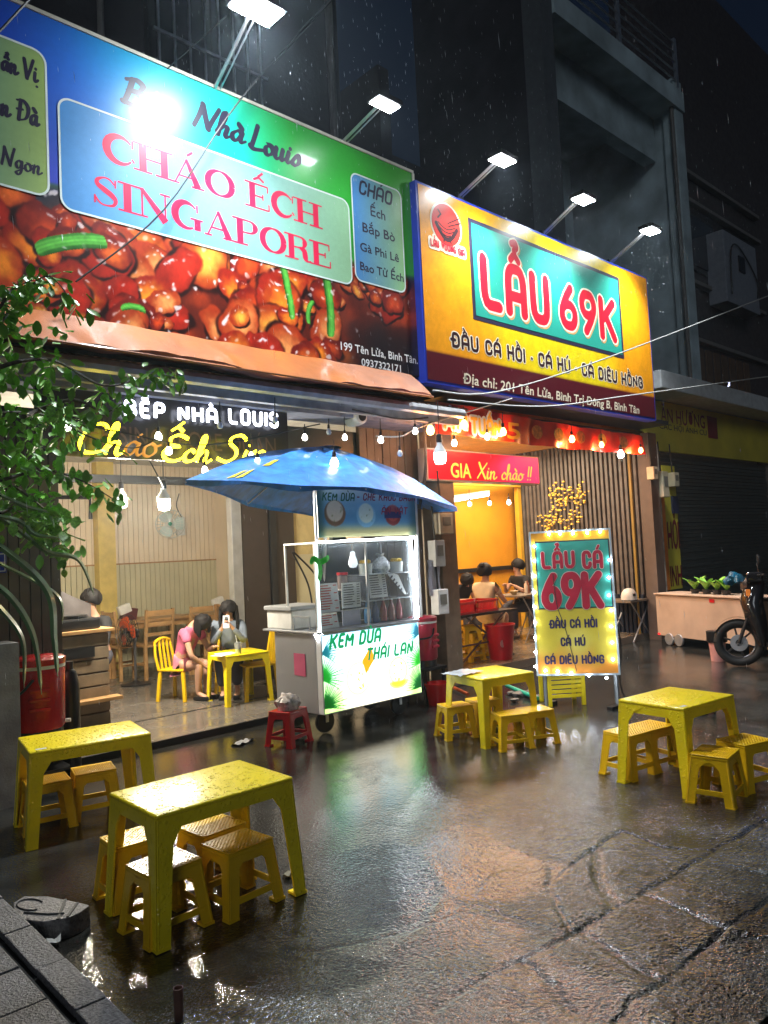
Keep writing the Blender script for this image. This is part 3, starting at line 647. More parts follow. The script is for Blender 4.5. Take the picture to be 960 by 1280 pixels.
for (wx, wz) in ((12.3, 5.2), (12.3, 8.0)):
    w = MB().bb(wx, wx+2.0, 10.3, 10.39, wz, wz+1.8).build('window', dark_metal, tw)
    for q in range(3): MB().bb(wx+.06+q*.65, wx+.62+q*.65, 10.27, 10.3, wz+.06, wz+1.74).build('pane', mat('dark_pane'), w)
    M = MB()
    for q in range(9): M.bb(wx+q*.24, wx+q*.24+.02, 10.2, 10.22, wz-.1, wz+1.9)
    M.build('grille', alu, w)
MB().tube([(16.28, 7.4, 4.3), (16.28, 7.4, 11.2)], .045, 8).build('drain_pipe', mat('grey_pier'), tw)
MB().bb(11.63, 16.72, 7.3, 10.5, 11.2, 11.65).build('balcony_slab', cgrey, tw)
MB().bb(11.62, 16.4, 7.9, 8.2, 10.2, 11.2).build('ceiling_beam', cgrey, tw)
MB().bb(11.62, 16.45, 10.4, 10.5, 4.3, 11.2).build('back_wall', mat('teal_dark_glass', (.05, .08, .09), .35), tw)
MB().bb(14.6, 15.2, 9.4, 9.6, 4.3, 10.4).build('inner_pier', cgrey, tw)
MB().bb(11.3, 11.6, 7.75, 10.5, 4.3, 13.5).build('left_wall', dark_wall, tw)  # dark plaster puts the shade of this side into its colour
for k in range(5):
    MB().tube([(11.6, 7.33, 11.85+k*.22), (16.5, 7.33, 11.85+k*.22)], .022, 6).build('railing_bar', alu, tw)
for x in (11.62, 14.0, 16.5): MB().bb(x-.05, x+.05, 7.31, 7.37, 11.6, 12.85).build('railing_post', alu, tw)
t2 = thing('far_house', 'dark house with barred upper windows right of the tower', 'building', (20, 7.8, 4.3))
MB().bb(16.75, 30, 7.9, 9, 4.33, 16).build('wall', mat('dark_brown_plaster', (.05, .042, .045), .8, nv=.3), t2)
for z in (6.2, 7.6, 9.6, 10.3): MB().bb(16.78, 22, 7.75, 7.9, z, z+.09).build('ledge', mat('grey_pier'), t2)
for x in (17.6, 20): 
    w = MB().bb(x, x+1.5, 7.84, 7.9, 8.0, 9.4).build('window', dark_metal, t2); MB().bb(x+.1, x+1.4, 7.81, 7.84, 8.1, 9.3).build('pane', mat('dark_pane'), w)
M = MB()
for k in range(9): M.bb(16.9+k*.45, 17.2+k*.45, 7.86, 7.9, 4.6, 6.1)
M.build('shutter_panel', mat('brown_shutter', (.10, .055, .03), .6), t2)
ac = thing('meter_cabinet', 'grey cabinet hanging high on the wall at the right edge', 'cabinet', (17.2, 7.4, 7))
pA = at(906, 322, Y=7.4); pB = at(944, 308, Y=7.4); pC = at(910, 376, Y=7.4)
MB().bb(pA.x, pB.x, 7.4, 7.85, pC.z, pB.z-.05).build('body', mat('cabinet_grey', (.22, .24, .28), .5), ac, bevel=.02)
MB().bb((pA.x+pB.x)/2-.2, (pA.x+pB.x)/2+.15, 7.37, 7.4, pC.z+.9, pC.z+1.3).build('hatch', black_p, ac)
MB().tube(catmull([(pA.x+.2, 7.36, pC.z+.2), (pA.x+.3, 7.36, pC.z+1.3), (pA.x+.8, 7.36, pC.z+1.5), (pB.x-.2, 7.36, pC.z+.9), (pB.x-.2, 7.36, pC.z+.4)], 5), .02, 5).build('cable', cable_m, ac)

# ------------------------------------------------------------------ big porridge signboard
def pl5(L, Y): return [at(x, y, Y=Y) for x, y in L]
YS = 5.58; X0s, X1s, Z0s, Z1s = .9, 5.86, 3.46, 5.70
FS = (Vector((0, YS, 0)), Vector((1, 0, 0)), Vector((0, 0, 1)), Vector((0, -1, 0)))
def box5(bl, tl, br, Y=YS):
    a, b, c = at(*bl, Y=Y), at(*tl, Y=Y), at(*br, Y=Y); z0 = (a.z+c.z)/2 if abs(a.z-c.z) < .25 else a.z
    return (a.x, c.x, z0, z0+(b.z-a.z))
sg = thing('signboard', 'wide blue and green porridge signboard with a picture of glazed meat', 'signboard', (3.4, YS, 3.46))
def vinyl(name, **k): return mat(name, rough=.34, coat=.5, nv=.04, nz=20, bump=.04, bscale=9, **k)
print_m = vinyl('printed_vinyl', attr=True)
def food(XX, YY):
    X = XX+X0s; Z = YY+Z0s
    stops = [(1.6, (38, 66, 190)), (2.3, (40, 110, 205)), (3.0, (30, 175, 205)), (3.7, (30, 190, 170)), (4.4, (40, 170, 60)), (5.9, (62, 165, 38))]
    C = np.zeros(X.shape+(3,)); xs = [s[0] for s in stops]
    for k in range(3): C[..., k] = np.interp(X+.25*(Z-5), xs, [s[1][k] for s in stops])
    C = mix(C, (58, 60, 180), sst(5.0, 4.4, Z)*sst(3.2, 1.6, X)*.8)
    edge = 4.40+.015*noise2(X, Z, 4, 3)+.03*(X-1.9); f = sst(edge+.05, edge-.05, Z)
    Fd = np.zeros_like(C)+np.array([92, 28, 16.]); Fd = mix(Fd, (170, 56, 24), sst(-.1, .5, noise2(X, Z, 5, 12))); Fd = mix(Fd, (34, 40, 52), sst(.0, .35, noise2(X, Z, 2.3, 17)))
    r = np.random.default_rng(21); pieces = []
    wx = X+.03*noise2(X, Z, 8, 61)+.010*noise2(X, Z, 31, 63); wz = Z+.03*noise2(X, Z, 7, 62)+.010*noise2(X, Z, 29, 64)
    for i in range(240):
        u = r.uniform(.9, 5.6); v = r.uniform(3.40, 4.52)
        if u > 4.9 and v < 4.05 and r.random() < .75: continue
        if (math.sin(u*2.1+1)*math.cos(v*3.3)) > .74: continue
        pieces.append((v+r.normal(0, .12), u, v))
    pieces.sort(key=lambda t: -t[0])
    for i, (_, u, v) in enumerate(pieces):
        big = r.random(); rx = .08+.20*big**2; ry = rx*r.uniform(.55, .9); cores = [(244, 136, 36), (216, 74, 28), (250, 178, 66), (196, 44, 26), (234, 104, 36), (240, 152, 84)]; an = r.uniform(-1.2, 1.2)
        edge_c = [(146, 32, 18), (112, 22, 14), (160, 50, 20)][i % 3]
        cs = np.where(np.abs(X[0]-u) < rx*1.5+.08)[0]; rs2 = np.where(np.abs(Z[:, 0]-v) < rx*1.5+.08)[0]
        if not len(cs) or not len(rs2): continue
        sl_ = (slice(rs2[0], rs2[-1]+1), slice(cs[0], cs[-1]+1)); A, B_ = wx[sl_], wz[sl_]
        F0 = blob(Fd[sl_], A, B_, u, v-.01, rx*1.05, ry*1.08, an, (46, 12, 8), (30, 8, 6), i*3, .0)
        Fd[sl_] = blob(F0, A, B_, u, v+.012, rx, ry, an, cores[i % 6], edge_c, i*3+1, .9)
    for (u, v, a, l, w) in ((2.15, 4.02, .35, .28, .085), (4.12, 4.12, -1.35, .34, .055), (4.62, 4.05, -1.5, .36, .07), (4.36, 3.90, 1.3, .12, .04), (2.62, 3.62, .1, .10, .04), (1.75, 4.42, .2, .1, .05)):
        ca, sa = math.cos(a), math.sin(a); q = ((X-u)*ca+(Z-v)*sa)/l; p = (-(X-u)*sa+(Z-v)*ca+.03*q*q+.006*noise2(X, Z, 9, 66))/(w*.72)
        m = sst(1, .86, (np.abs(q)**9+np.abs(p)**4)); tone = (np.clip(1-(p-.2)**2, 0, 1)*.8+.10*np.sin(p*14)+.10*noise2(X, Z, 40, 70))[..., None]; gcol = np.array([26, 84, 22.])+np.array([90, 130, 62.])*tone; Fd = Fd*(1-m[..., None])+gcol*m[..., None]
    n = sst(.36, .55, noise2(wx, wz, 24, 44))*.8*sst(-.2, .2, noise2(X, Z, 5, 45)); Fd = Fd*(1+.12*noise2(X, Z, 21, 91)+.08*noise2(X, Z, 60, 92))[..., None]; Fd = mix(Fd, (240, 228, 228), n)
    Fd = mix(Fd, (26, 22, 26), sst(4.9, 5.6, X+.6*(4.3-Z))*sst(4.1, 3.7, Z)*.85)
    C = mix(C, (40, 120, 60), sst(.04, 0, np.abs(Z-edge))*.8); return C*(1-f[..., None])+Fd*f[..., None]
paint_sheet('printed_face', (Vector((X0s, YS, Z0s)), FS[1], FS[2], FS[3]), X1s-X0s, Z1s-Z0s, .0085, food, print_m, sg)
MB().bb(X0s, X1s, YS+.004, YS+.06, Z0s, Z1s).build('backing', dark_metal, sg)
M = MB()
M.bb(X0s, X1s+.02, YS-.012, YS+.06, Z1s+.001, Z1s+.03); M.bb(X1s+.001, X1s+.03, YS-.012, YS+.06, Z0s, Z1s); M.build('frame', mat('pale_frame', (.62, .58, .48), .5), sg)
def rounded_panel(name, x0, x1, z0, z1, r, c0, c1, edge_m, parent, Y=YS, h=.004):
    """a printed panel with rounded corners and a left-to-right colour change"""
    P = []
    for cx, cz, a0 in ((x1-r, z1-r, 0), (x0+r, z1-r, 90), (x0+r, z0+r, 180), (x1-r, z0+r, 270)):
        P += [(cx+r*math.cos(R(a0+i*15)), cz+r*math.sin(R(a0+i*15))) for i in range(7)]
    me = bpy.data.meshes.new(name); bm = bmesh.new(); off = wloc(parent)
    vs = [bm.verts.new((x-off.x, Y-h-off.y, z-off.z)) for x, z in P]; bm.faces.new(vs)
    bmesh.ops.triangulate(bm, faces=bm.faces)
    for k in range(1, 8):
        xx = x0+(x1-x0)*k/8; bmesh.ops.bisect_plane(bm, geom=list(bm.verts)+list(bm.edges)+list(bm.faces), plane_co=(xx-off.x, 0, 0), plane_no=(1, 0, 0))
    bmesh.ops.recalc_face_normals(bm, faces=bm.faces); bm.to_mesh(me); bm.free()
    A = me.color_attributes.new('Col', 'FLOAT_COLOR', 'POINT'); a, b = np.array(srgb(c0)), np.array(srgb(c1))
    for i, v in enumerate(me.vertices): t = (v.co.x+off.x-x0)/(x1-x0); A.data[i].color = (*(a*(1-t)+b*t), 1)
    o = link(name, me, print_m, parent)
    M = MB(); ribbon(M, [(x, z) for x, z in P+P[:1]], .016, lambda x, z, hh: (x, Y-h-.002, z), 0, cap=False); M.build('border', edge_m, parent, fixn=False)
    return o
wline = mat('pale_line', (.7, .78, .74), .3, nv=0)
a = at(72.7, 126.7, Y=YS); b = at(440, 356.7, Y=YS); c = at(435, 246.7, Y=YS)
rounded_panel('title_panel', a.x, b.x, b.z, (a.z+c.z)/2, .09, (72, 140, 205), (150, 196, 150), wline, sg)
a = at(438, 215, Y=YS); b = at(506.7, 366.7, Y=YS); rounded_panel('menu_panel', a.x, b.x, b.z, a.z, .08, (70, 135, 200), (140, 185, 120), wline, sg)
b = at(61, 247, Y=YS); a = at(58, 68, Y=YS); rounded_panel('side_panel', .95, b.x, b.z, a.z, .09, (70, 140, 160), (150, 175, 95), wline, sg)
pink = mat('crimson_print', (.72, .02, .075), .3, nv=.03); ink = mat('dark_print', (.025, .02, .045), .35, nv=0)
def b5(bl, tl, br): return box5(bl, tl, br)
lettering('title_lettering', 'CHÁO ẾCH', DI, FS, b5((129, 200), (129, 165), (401, 285)), pink, sg, gap=.02, h=.0048)
lettering('title_lettering', 'SINGAPORE', DI, FS, b5((116, 255), (116, 219), (415, 335)), pink, sg, gap=.02, h=.0048)
for s, q in (('Bếp', ((152, 130), (158, 99), (215, 147))), ('Nhà', ((241, 158), (245, 130), (305, 177))), ('Louis', ((312, 186), (315, 158), (374, 207)))):
    lettering('script_lettering', s, SC_, FS, b5(*q), ink, sg, wt=.23, gap=.0, h=.0012, slant=.15)
lettering('menu_lettering', 'CHÁO', BL, FS, b5((449, 243), (450, 228), (488, 254)), ink, sg, wt=.2, gap=.3, h=.0048, slant=.2)
for s, q in (('Ếch', ((463, 270), (464, 259), (481, 275))), ('Bắp Bò', ((453, 291), (454, 280), (493, 301))), ('Gà Phi Lê', ((450, 314), (451, 304), (498, 327))), ('Bao Tử Ếch', ((450, 338), (451, 328), (504, 352)))):
    plain_text('menu_lettering', s, FS, b5(*q), ink, sg, h=.0048, bold=.03)
for s, q in (('ẩn Vị', ((2, 88), (2, 62), (47, 103))), ('n Đà', ((1, 146), (1, 118), (48, 156))), ('Ngon', ((1, 208), (1, 186), (52, 216)))):
    lettering('side_lettering', s, SC_, FS, b5(*q), ink, sg, wt=.15, gap=.02, h=.0048)
wh = mat('white_print', (.8, .8, .8), .3, nv=0)
plain_text('address_lettering', '199 Tên Lửa, Bình Tân.', FS, b5((426, 437), (426, 427), (522, 455)), wh, sg, h=.0012, bold=.02)
plain_text('phone_lettering', '0937322171', FS, b5((452, 457), (452, 448), (501, 465)), wh, sg, h=.0012, bold=.02)

# ------------------------------------------------------------------ yellow hotpot signboard
YH = 5.49; hx0, hx1, hz0, hz1 = 5.905, 10.80, 3.42, 5.56
FH = (Vector((0, YH, 0)), Vector((1, 0, 0)), Vector((0, 0, 1)), Vector((0, -1, 0)))
a = at(522, 228, Y=YH); b = at(822, 522, Y=YH); c = at(805, 348, Y=YH); d = at(541, 476, Y=YH)
hx0, hx1, hz0, hz1 = a.x, (b.x+c.x)/2, (b.z+d.z)/2, (a.z+c.z)/2
def bh(bl, tl, br): return box5(bl, tl, br, YH)
hs = thing('signboard', 'yellow hotpot signboard with green panel and blue side, right of the blue one', 'signboard', (8.3, YH, 3.42))
def hot(XX, YY):
    u = XX/(hx1-hx0); v = YY/(hz1-hz0); X, Z = XX+hx0, YY+hz0
    C = np.zeros(X.shape+(3,))+np.array([232, 150, 12.]); C = mix(C, (226, 200, 14), sst(.42, .1, np.abs(u-.52)+.1*noise2(X, Z, 2, 2)))
    C = C*(1+.07*noise2(X, Z, 9, 4)+.05*noise2(X, Z, 31, 5))[..., None]; C = mix(C, (84, 12, 26), sst(.152, .148, v)); return C
paint_sheet('printed_face', (Vector((hx0, YH, hz0)), *FH[1:]), hx1-hx0, hz1-hz0, .02, hot, print_m, hs)
blue_f = mat('blue_frame', (.02, .045, .42), .3)
MB().bb(hx0-.035, hx1+.03, YH+.005, YH+.16, hz0-.04, hz1+.03).build('cabinet', blue_f, hs, bevel=.004)
a = at(583.2, 270.8, Y=YH); b = at(781.5, 449.6, Y=YH); c = at(772, 347, Y=YH); d = at(592.8, 398.3, Y=YH)
gx0, gx1, gz0, gz1 = (a.x+d.x)/2, (b.x+c.x)/2, (b.z+d.z)/2, (a.z+c.z)/2
MB().bb(gx0, gx1, YH-.003, YH, gz0, gz1).build('panel_border', ink, hs)
MB().bb(gx0+.05, gx1-.05, YH-.006, YH-.0032, gz0+.05, gz1-.05).build('green_panel', vinyl('teal_print', col=(.02, .30, .22)), hs)
red_i = mat('red_print', (.62, .012, .03), .3, nv=.03); cream_i = mat('cream_print', (.80, .70, .52), .3, nv=0); tan_i = mat('tan_print', (.55, .30, .12), .3, nv=0)
for s, q, g_ in (('LẨU', ((606, 382), (604, 326), (684, 400)), .42), ('69K', ((703, 405), (702, 358), (768, 424)), .38)):
    bx = bh(*q)
    lettering('title_shadow', s, BL, FH, bx, tan_i, hs, wt=.25, gap=g_, h=.0066, grow=.05, shift=(.02, -.02))
    lettering('title_outline', s, BL, FH, bx, cream_i, hs, wt=.25, gap=g_, h=.0078, grow=.05)
    lettering('title_lettering', s, BL, FH, bx, red_i, hs, wt=.25, gap=g_, h=.0090)
brn = mat('dark_brown_print', (.035, .012, .015), .3, nv=0)
q = bh((566, 432), (565, 416), (803, 485))
lettering('subtitle_lettering', 'ĐẦU CÁ HỒI · CÁ HÚ · CÁ DIÊU HỒNG', BL, FH, q, cream_i, hs, wt=.26, gap=.36, h=.0008, grow=.025)
lettering('subtitle_lettering', 'ĐẦU CÁ HỒI · CÁ HÚ · CÁ DIÊU HỒNG', BL, FH, q, brn, hs, wt=.25, gap=.36, h=.0022)
plain_text('address_lettering', 'Địa chỉ: 201 Tên Lửa, Bình Trị Đông B, Bình Tân', FH, bh((579, 479), (579, 467), (799, 517)), cream_i, hs, h=.0012, bold=.03, shear=.1)
# round logo: pot with steam and chopsticks
lc = at(557.5, 281.5, Y=YH); lr = .235
MB().lathe([(lr+.025, 0), (lr+.025, .003)], (lc.x, YH-.004, lc.z), 40, axis='y').build('logo_ring', cream_i, hs)
MB().lathe([(lr, 0), (lr, .003)], (lc.x, YH-.008, lc.z), 40, axis='y').build('logo_disc', mat('logo_red', (.60, .03, .02), .3, nv=0), hs)
M = MB(); fl = lambda x, z, h: (lc.x+x, YH-.009-h, lc.z+z)
ribbon(M, [(-.17+.34*i/12, -.02-.15*math.sin(PI*i/12)) for i in range(13)], .05, fl, .0005)
for k in range(3): ribbon(M, [(-.14+.28*i/8, .0-.04*k-.05*math.sin(PI*i/8)) for i in range(9)], .014, fl, .001*k)
ribbon(M, [(-.14, .05), (-.09, .1), (-.13, .14)], .02, fl, .001); ribbon(M, [(.02, .02), (.22, .13)], .014, fl, .002); ribbon(M, [(.03, -.01), (.24, .08)], .014, fl, .003)
ribbon(M, [(-.06, -.2), (-.04, -.15)], .02, fl, .001); ribbon(M, [(.06, -.2), (.04, -.15)], .02, fl, .001)
M.build('logo_pot', brn, hs, fixn=False)
M1 = MB(); a = bh((538, 303), (538, 295), (580, 320))
lettering('logo_outline', 'LẨU VƯƠNG GIA', BL, FH, (a[0], a[1], a[2]-.02, a[3]-.02), cream_i, hs, wt=.5, gap=.42, h=.004, grow=.04)
lettering('logo_lettering', 'LẨU VƯƠNG GIA', BL, FH, (a[0], a[1], a[2]-.02, a[3]-.02), red_i, hs, wt=.2, gap=.42, h=.009)

# ------------------------------------------------------------------ floodlights on arms above the boards
def flood(px, py, Y, bx, by, label, bright=1.0, size=(.30, .20), tilt=25, pw=60, col=(.88, .95, 1), spread=150):
    p = at(px, py, Y=Y); q = at(bx, by, Y=5.6); q = Vector((q.x, 5.62, q.z)); t = thing('floodlight', label, 'floodlight', p, 0, 'floodlights on arms above the signboards')
    ry = R(tilt); MT = Matrix.Rotation(ry, 3, 'X')
    M = MB(); M.box(p+MT @ Vector((0, 0, .03)), (size[0]+.04, size[1]+.04, .05), rx=ry)
    for k in range(5): M.box(p+MT @ Vector((-size[0]*.4+k*size[0]*.2, 0, .065)), (.012, size[1]*.8, .03), rx=ry)
    M.build('housing', dark_metal, t, bevel=.0)
    MB().box(p+MT @ Vector((0, 0, -.004)), (size[0], size[1], .008), rx=ry).build('lens', mat('flood_glow_%d' % int(bright*10), (.9, .9, .9), .4, emit=col, es=(260 if bright >= 1 else 110*bright), nv=0), t)
    M = MB().tube([p+Vector((0, .06, .04)), q], .016, 6); M.tube([p+Vector((.05, .06, .04)), q+Vector((.05, 0, 0))], .008, 5); M.build('arm', alu, t)
    MB().box(q, (.08, .05, .08)).build('bracket', dark_metal, t)
    l = bpy.data.lights.new('floodlight_beam', 'SPOT'); l.energy = pw; l.color = col; l.spot_size = R(spread); l.spot_blend = 1.0; l.shadow_soft_size = .11
    lo = bpy.data.objects.new('floodlight_beam', l); COL.objects.link(lo); lo.location = p+MT @ Vector((0, 0, -.05)); lo.rotation_euler = (ry, 0, 0)
    return t
flood(321, 12, 4.72, 268, 113, 'large white floodlight at the top edge, over the blue signboard', 1.0, (.36, .22), 2, 640, spread=118)
flood(481, 131, 4.95, 428, 178, 'dimmer floodlight over the green end of the porridge signboard', .35, (.26, .14), 2, 50, spread=128)
flood(628, 201, 5.0, 575, 245, 'floodlight on an arm above the left half of the yellow signboard', .9, (.26, .17), 2, 540, spread=114)
flood(729, 250, 5.0, 680, 292, 'floodlight on an arm above the middle of the yellow signboard', .9, (.26, .17), 2, 540, spread=114)
flood(813, 289, 5.0, 763, 328, 'floodlight on an arm above the right end of the yellow signboard', .9, (.26, .17), 2, 540, spread=114)

# ------------------------------------------------------------------ orange awning sheet under the porridge sign
aw = thing('awning', 'rolled orange tarpaulin awning hanging below the porridge signboard', 'awning', (3.4, 5.4, 3.3))
top = []; bot = []; n = 140
G = [[] for _ in range(9)]
for i in range(n+1):
    x = .8+i*(5.66-.8)/n; sag = .05*abs(math.sin((x-.2)*1.25))**.8+.010*math.sin(x*5.1+1)+.004*math.sin(x*19)
    for j in range(9):
        t = j/8; fold = .016*math.sin(x*3.1+t*2.5)*t+.022*math.exp(-((x-3.05+t*.2)/.05)**2)*t-.02*math.exp(-((x-3.2-t*.15)/.06)**2)*t+.015*math.exp(-((x-4.6+t*.3)/.05)**2)*t+.015*math.exp(-((x-1.9-t*.2)/.05)**2)*t
        G[j].append((x, 5.55-.30*t+fold, 3.45-.25*t-sag*t+.004*math.sin(x*13+5*t)))
M = MB().sheet(G); M.build('sheet', mat('orange_tarpaulin', (.34, .088, .006), .58, nv=.3, nz=3, bump=.9, bscale=7, coat=.25), aw, smooth=True, sharp=2)
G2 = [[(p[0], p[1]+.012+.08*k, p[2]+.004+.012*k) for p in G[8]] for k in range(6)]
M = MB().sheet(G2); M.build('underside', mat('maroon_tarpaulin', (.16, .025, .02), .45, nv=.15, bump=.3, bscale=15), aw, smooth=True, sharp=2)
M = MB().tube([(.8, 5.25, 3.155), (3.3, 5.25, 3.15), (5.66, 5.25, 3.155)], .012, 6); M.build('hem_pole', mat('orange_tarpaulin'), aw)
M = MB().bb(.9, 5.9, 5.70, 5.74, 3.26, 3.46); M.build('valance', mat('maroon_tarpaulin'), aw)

# ------------------------------------------------------------------ lit letters
wb = thing('light_box_board', 'dark board behind the white and yellow glowing letters over the shop entrance', 'board', (3.4, 5.98, 2.8))
MB().bb(2.0, 4.35, 5.98, 6.02, 2.47, 3.0).build('board', mat('black_board', (.02, .02, .028), .25), wb)
plain_text('old_lettering', 'BẾP SINGAPORE QUÁN', (Vector((0, 5.98, 0)), *FS[1:]), (2.3, 4.2, 2.58, 2.74), mat('faded_brown_print', (.06, .03, .03), .5), wb, h=.003)
led_w = mat('white_led_face', (.9, .9, .95), .4, emit=(.80, .85, 1), es=5, nv=0); neon_y = mat('yellow_neon', (.9, .8, .1), .4, emit=(1, .82, .02), es=7, nv=0)
neon_off = mat('dim_amber_letter', (.35, .16, .03), .4, emit=(1, .4, .02), es=.5, nv=0)  # unlit letters, their dim amber put in as a weak glow
YL = 5.93; FL = (Vector((0, YL, 0)), *FS[1:])
ltr = thing('lit_lettering', 'white glowing capital letters above the shop entrance', 'lit letters', (3.5, YL, 2.8))
def solid_letters(txt, font, box, m, parent, wt, gap, depth, slant=0, Y=YL, sidem=None, name='letter'):
    """each letter its own raised piece with depth"""
    G, w = glyphs(txt, font, gap); x0, x1, y0, y1 = box; sx = (x1-x0)/w; sy = y1-y0
    for g in G:
        if not g: continue
        M = MB()
        for k, s in enumerate(g):
            s = chaikin(s, 2, q=.2) if font is BL and len(s) > 2 else catmull(s, 5) if font is SC_ else s
            P = [(x0+(p[0]+slant*p[1])*sx, y0+p[1]*sy) for p in s]
            if font is SC_:
                wd = []
                for j in range(len(P)):
                    a = P[max(j-1, 0)]; b = P[min(j+1, len(P)-1)]; wd.append(sy*wt*(.5+.7*abs(math.sin(math.atan2(b[1]-a[1], b[0]-a[0])-.5))))
            else: wd = [sy*wt]*len(P)
            M.tube([(p[0], Y-.012-.002*k, p[1]) for p in P], [v/2 for v in wd], 8)
        M.v = [(x, Y-(Y-y)*depth, z) for x, y, z in M.v]; M.build(name, m, parent, smooth=True)
def bl3(bl, tl, br, Y): a, b, c = at(*bl, Y=Y), at(*tl, Y=Y), at(*br, Y=Y); return (a.x, c.x, (a.z+c.z)/2, (a.z+c.z)/2+b.z-a.z)
solid_letters('BẾP NHÀ', BL, bl3((157, 519), (157, 501), (270, 529), YL), led_w, ltr, .26, .42, .7)
solid_letters('LOUIS', BL, bl3((287, 528), (287, 511), (346, 534), YL), led_w, ltr, .24, .40, .7)
nl = thing('neon_lettering', 'yellow neon script lettering over the shop entrance behind the leaves', 'neon sign', (3.2, YL-.1, 2.6))
q = bl3((94, 566), (97, 527), (196, 571), YL-.12)
xm = q[0]+(q[1]-q[0])*.56
solid_letters('Ch', SC_, (q[0], xm, q[2], q[3]), neon_y, nl, .13, .0, .8, .18, YL-.12); solid_letters('áo', SC_, (xm, q[1], q[2], q[3]), neon_off, nl, .11, .0, .8, .18, YL-.12, name='unlit_letter')
solid_letters('Ếch', SC_, bl3((200, 574), (203, 541), (262, 580), YL-.12), neon_y, nl, .15, .0, .8, .18, YL-.12)
solid_letters('Singapore', SC_, bl3((270, 576), (273, 541), (440, 586), YL-.12), neon_y, nl, .13, .0, .8, .18, YL-.12)

# ------------------------------------------------------------------ restaurant banners and name plate
def banner_thing(label, cat, name='banner'): return thing(name, label, cat)
rb = thing('banner', 'sagging red and gold cloth banner lit by bulbs under the yellow signboard', 'banner', (8.3, 5.75, 3.0))
p0 = at(545, 500, Y=5.75); p1 = at(806, 545, Y=5.75); q0 = at(545, 541, Y=5.75); q1 = at(806, 568, Y=5.75)
def redgold(XX, YY):
    C = np.zeros(XX.shape+(3,))+np.array([196, 22, 14.]); C = mix(C, (120, 8, 10), .5+.5*noise2(XX, YY, 3, 2)); C = mix(C, (235, 90, 20), sst(.5, .8, noise2(XX, YY, 6, 8))); return C
nx = 60
w = p1.x-p0.x; G = []
for j in range(7):
    t = j/6; G.append([(p0.x+w*i/nx, 5.75+.03*math.sin(i*.55+t*2)+.012*math.sin(i*1.7), (p0.z+(p1.z-p0.z)*i/nx)*(1-t)+(q0.z+(q1.z-q0.z)*i/nx)*t-.03*math.sin(PI*i/nx)) for i in range(nx+1)])
M = MB().sheet(G); cl = M.build('cloth', mat('red_banner_cloth', (.68, .03, .012), .45, nv=.45, nz=2.5, coat=.3), rb, smooth=True, sharp=2)
gold = mat('gold_print', (.85, .48, .04), .35, nv=.1); FB = (Vector((0, 5.70, 0)), *FS[1:])
for s, qq in (('ẤN', ((556, 533), (556, 517), (583, 538))), ('TUẤN', ((590, 539), (590, 522), (625, 545))), ('5', ((634, 547), (634, 527), (650, 550)))):
    bx = bl3(*qq, 5.70)
    if s == '5':
        plain_text('banner_lettering', s, FB, bx, gold, rb, h=.004, bold=.03); continue
    lettering('banner_outline', s, BL, FB, bx, wh, rb, wt=.3, gap=.35, h=.0, grow=.05); lettering('banner_lettering', s, BL, FB, bx, gold, rb, wt=.26, gap=.35, h=.006)
# dish pictures on the banner's right half
for k in range(5):
    pc = at(672+k*27, 540+k*3.2, Y=5.69); M = MB().lathe([(.11, 0), (.11, .006)], (pc.x, 5.69, pc.z), 18, axis='y', sy=.8); M.build('dish_picture', mat('dish_print_%d' % (k % 2), ((.5, .16, .03), (.62, .34, .06))[k % 2], .4, nv=.6, nz=25), rb)
gp = thing('welcome_sign', 'pink and red welcome signboard hanging in the restaurant entrance', 'sign', (7.6, 6.0, 2.5))
YG = 6.0; a = at(532, 557, Y=YG); b = at(673, 571, Y=YG); c = at(672, 606, Y=YG)
MB().bb(a.x, b.x, YG, YG+.14, c.z, b.z).build('cabinet', mat('grey_trim', (.35, .33, .3), .4), gp)
def pk(XX, YY): u = XX/(b.x-a.x); C = np.zeros(XX.shape+(3,))+np.array([205, 16, 30.]); C = mix(C, (236, 40, 92), sst(.45, .6, u+.06*np.sin(YY*14))); return mix(C, (170, 10, 30), sst(.3, .2, np.abs(u-.45+.1*np.sin(YY*9)))*.5)
bp_m = mat('backlit_pink_print', attr=True, es=1.3, rough=.4, nv=0)
paint_sheet('lit_face', (Vector((a.x+.02, YG-.004, c.z+.02)), *FS[1:]), b.x-a.x-.04, b.z-c.z-.04, .03, pk, bp_m, gp)
FG = (Vector((0, YG-.006, 0)), *FS[1:]); goldl = mat('lit_gold_print', (.9, .6, .1), .4, emit=(1, .62, .08), es=.7, nv=0)
plain_text('lettering', 'GIA', FG, bl3((563, 596), (563, 578), (588, 598), YG), goldl, gp, h=.004, bold=.03)
lettering('lettering', 'Xin', SC_, FG, bl3((596, 597), (597, 577), (620, 600), YG), goldl, gp, wt=.15, gap=.0, h=.004, slant=.1)
lettering('lettering', 'chào !!', SC_, FG, bl3((626, 599), (627, 581), (664, 601), YG), goldl, gp, wt=.15, gap=.0, h=.004, slant=.1)

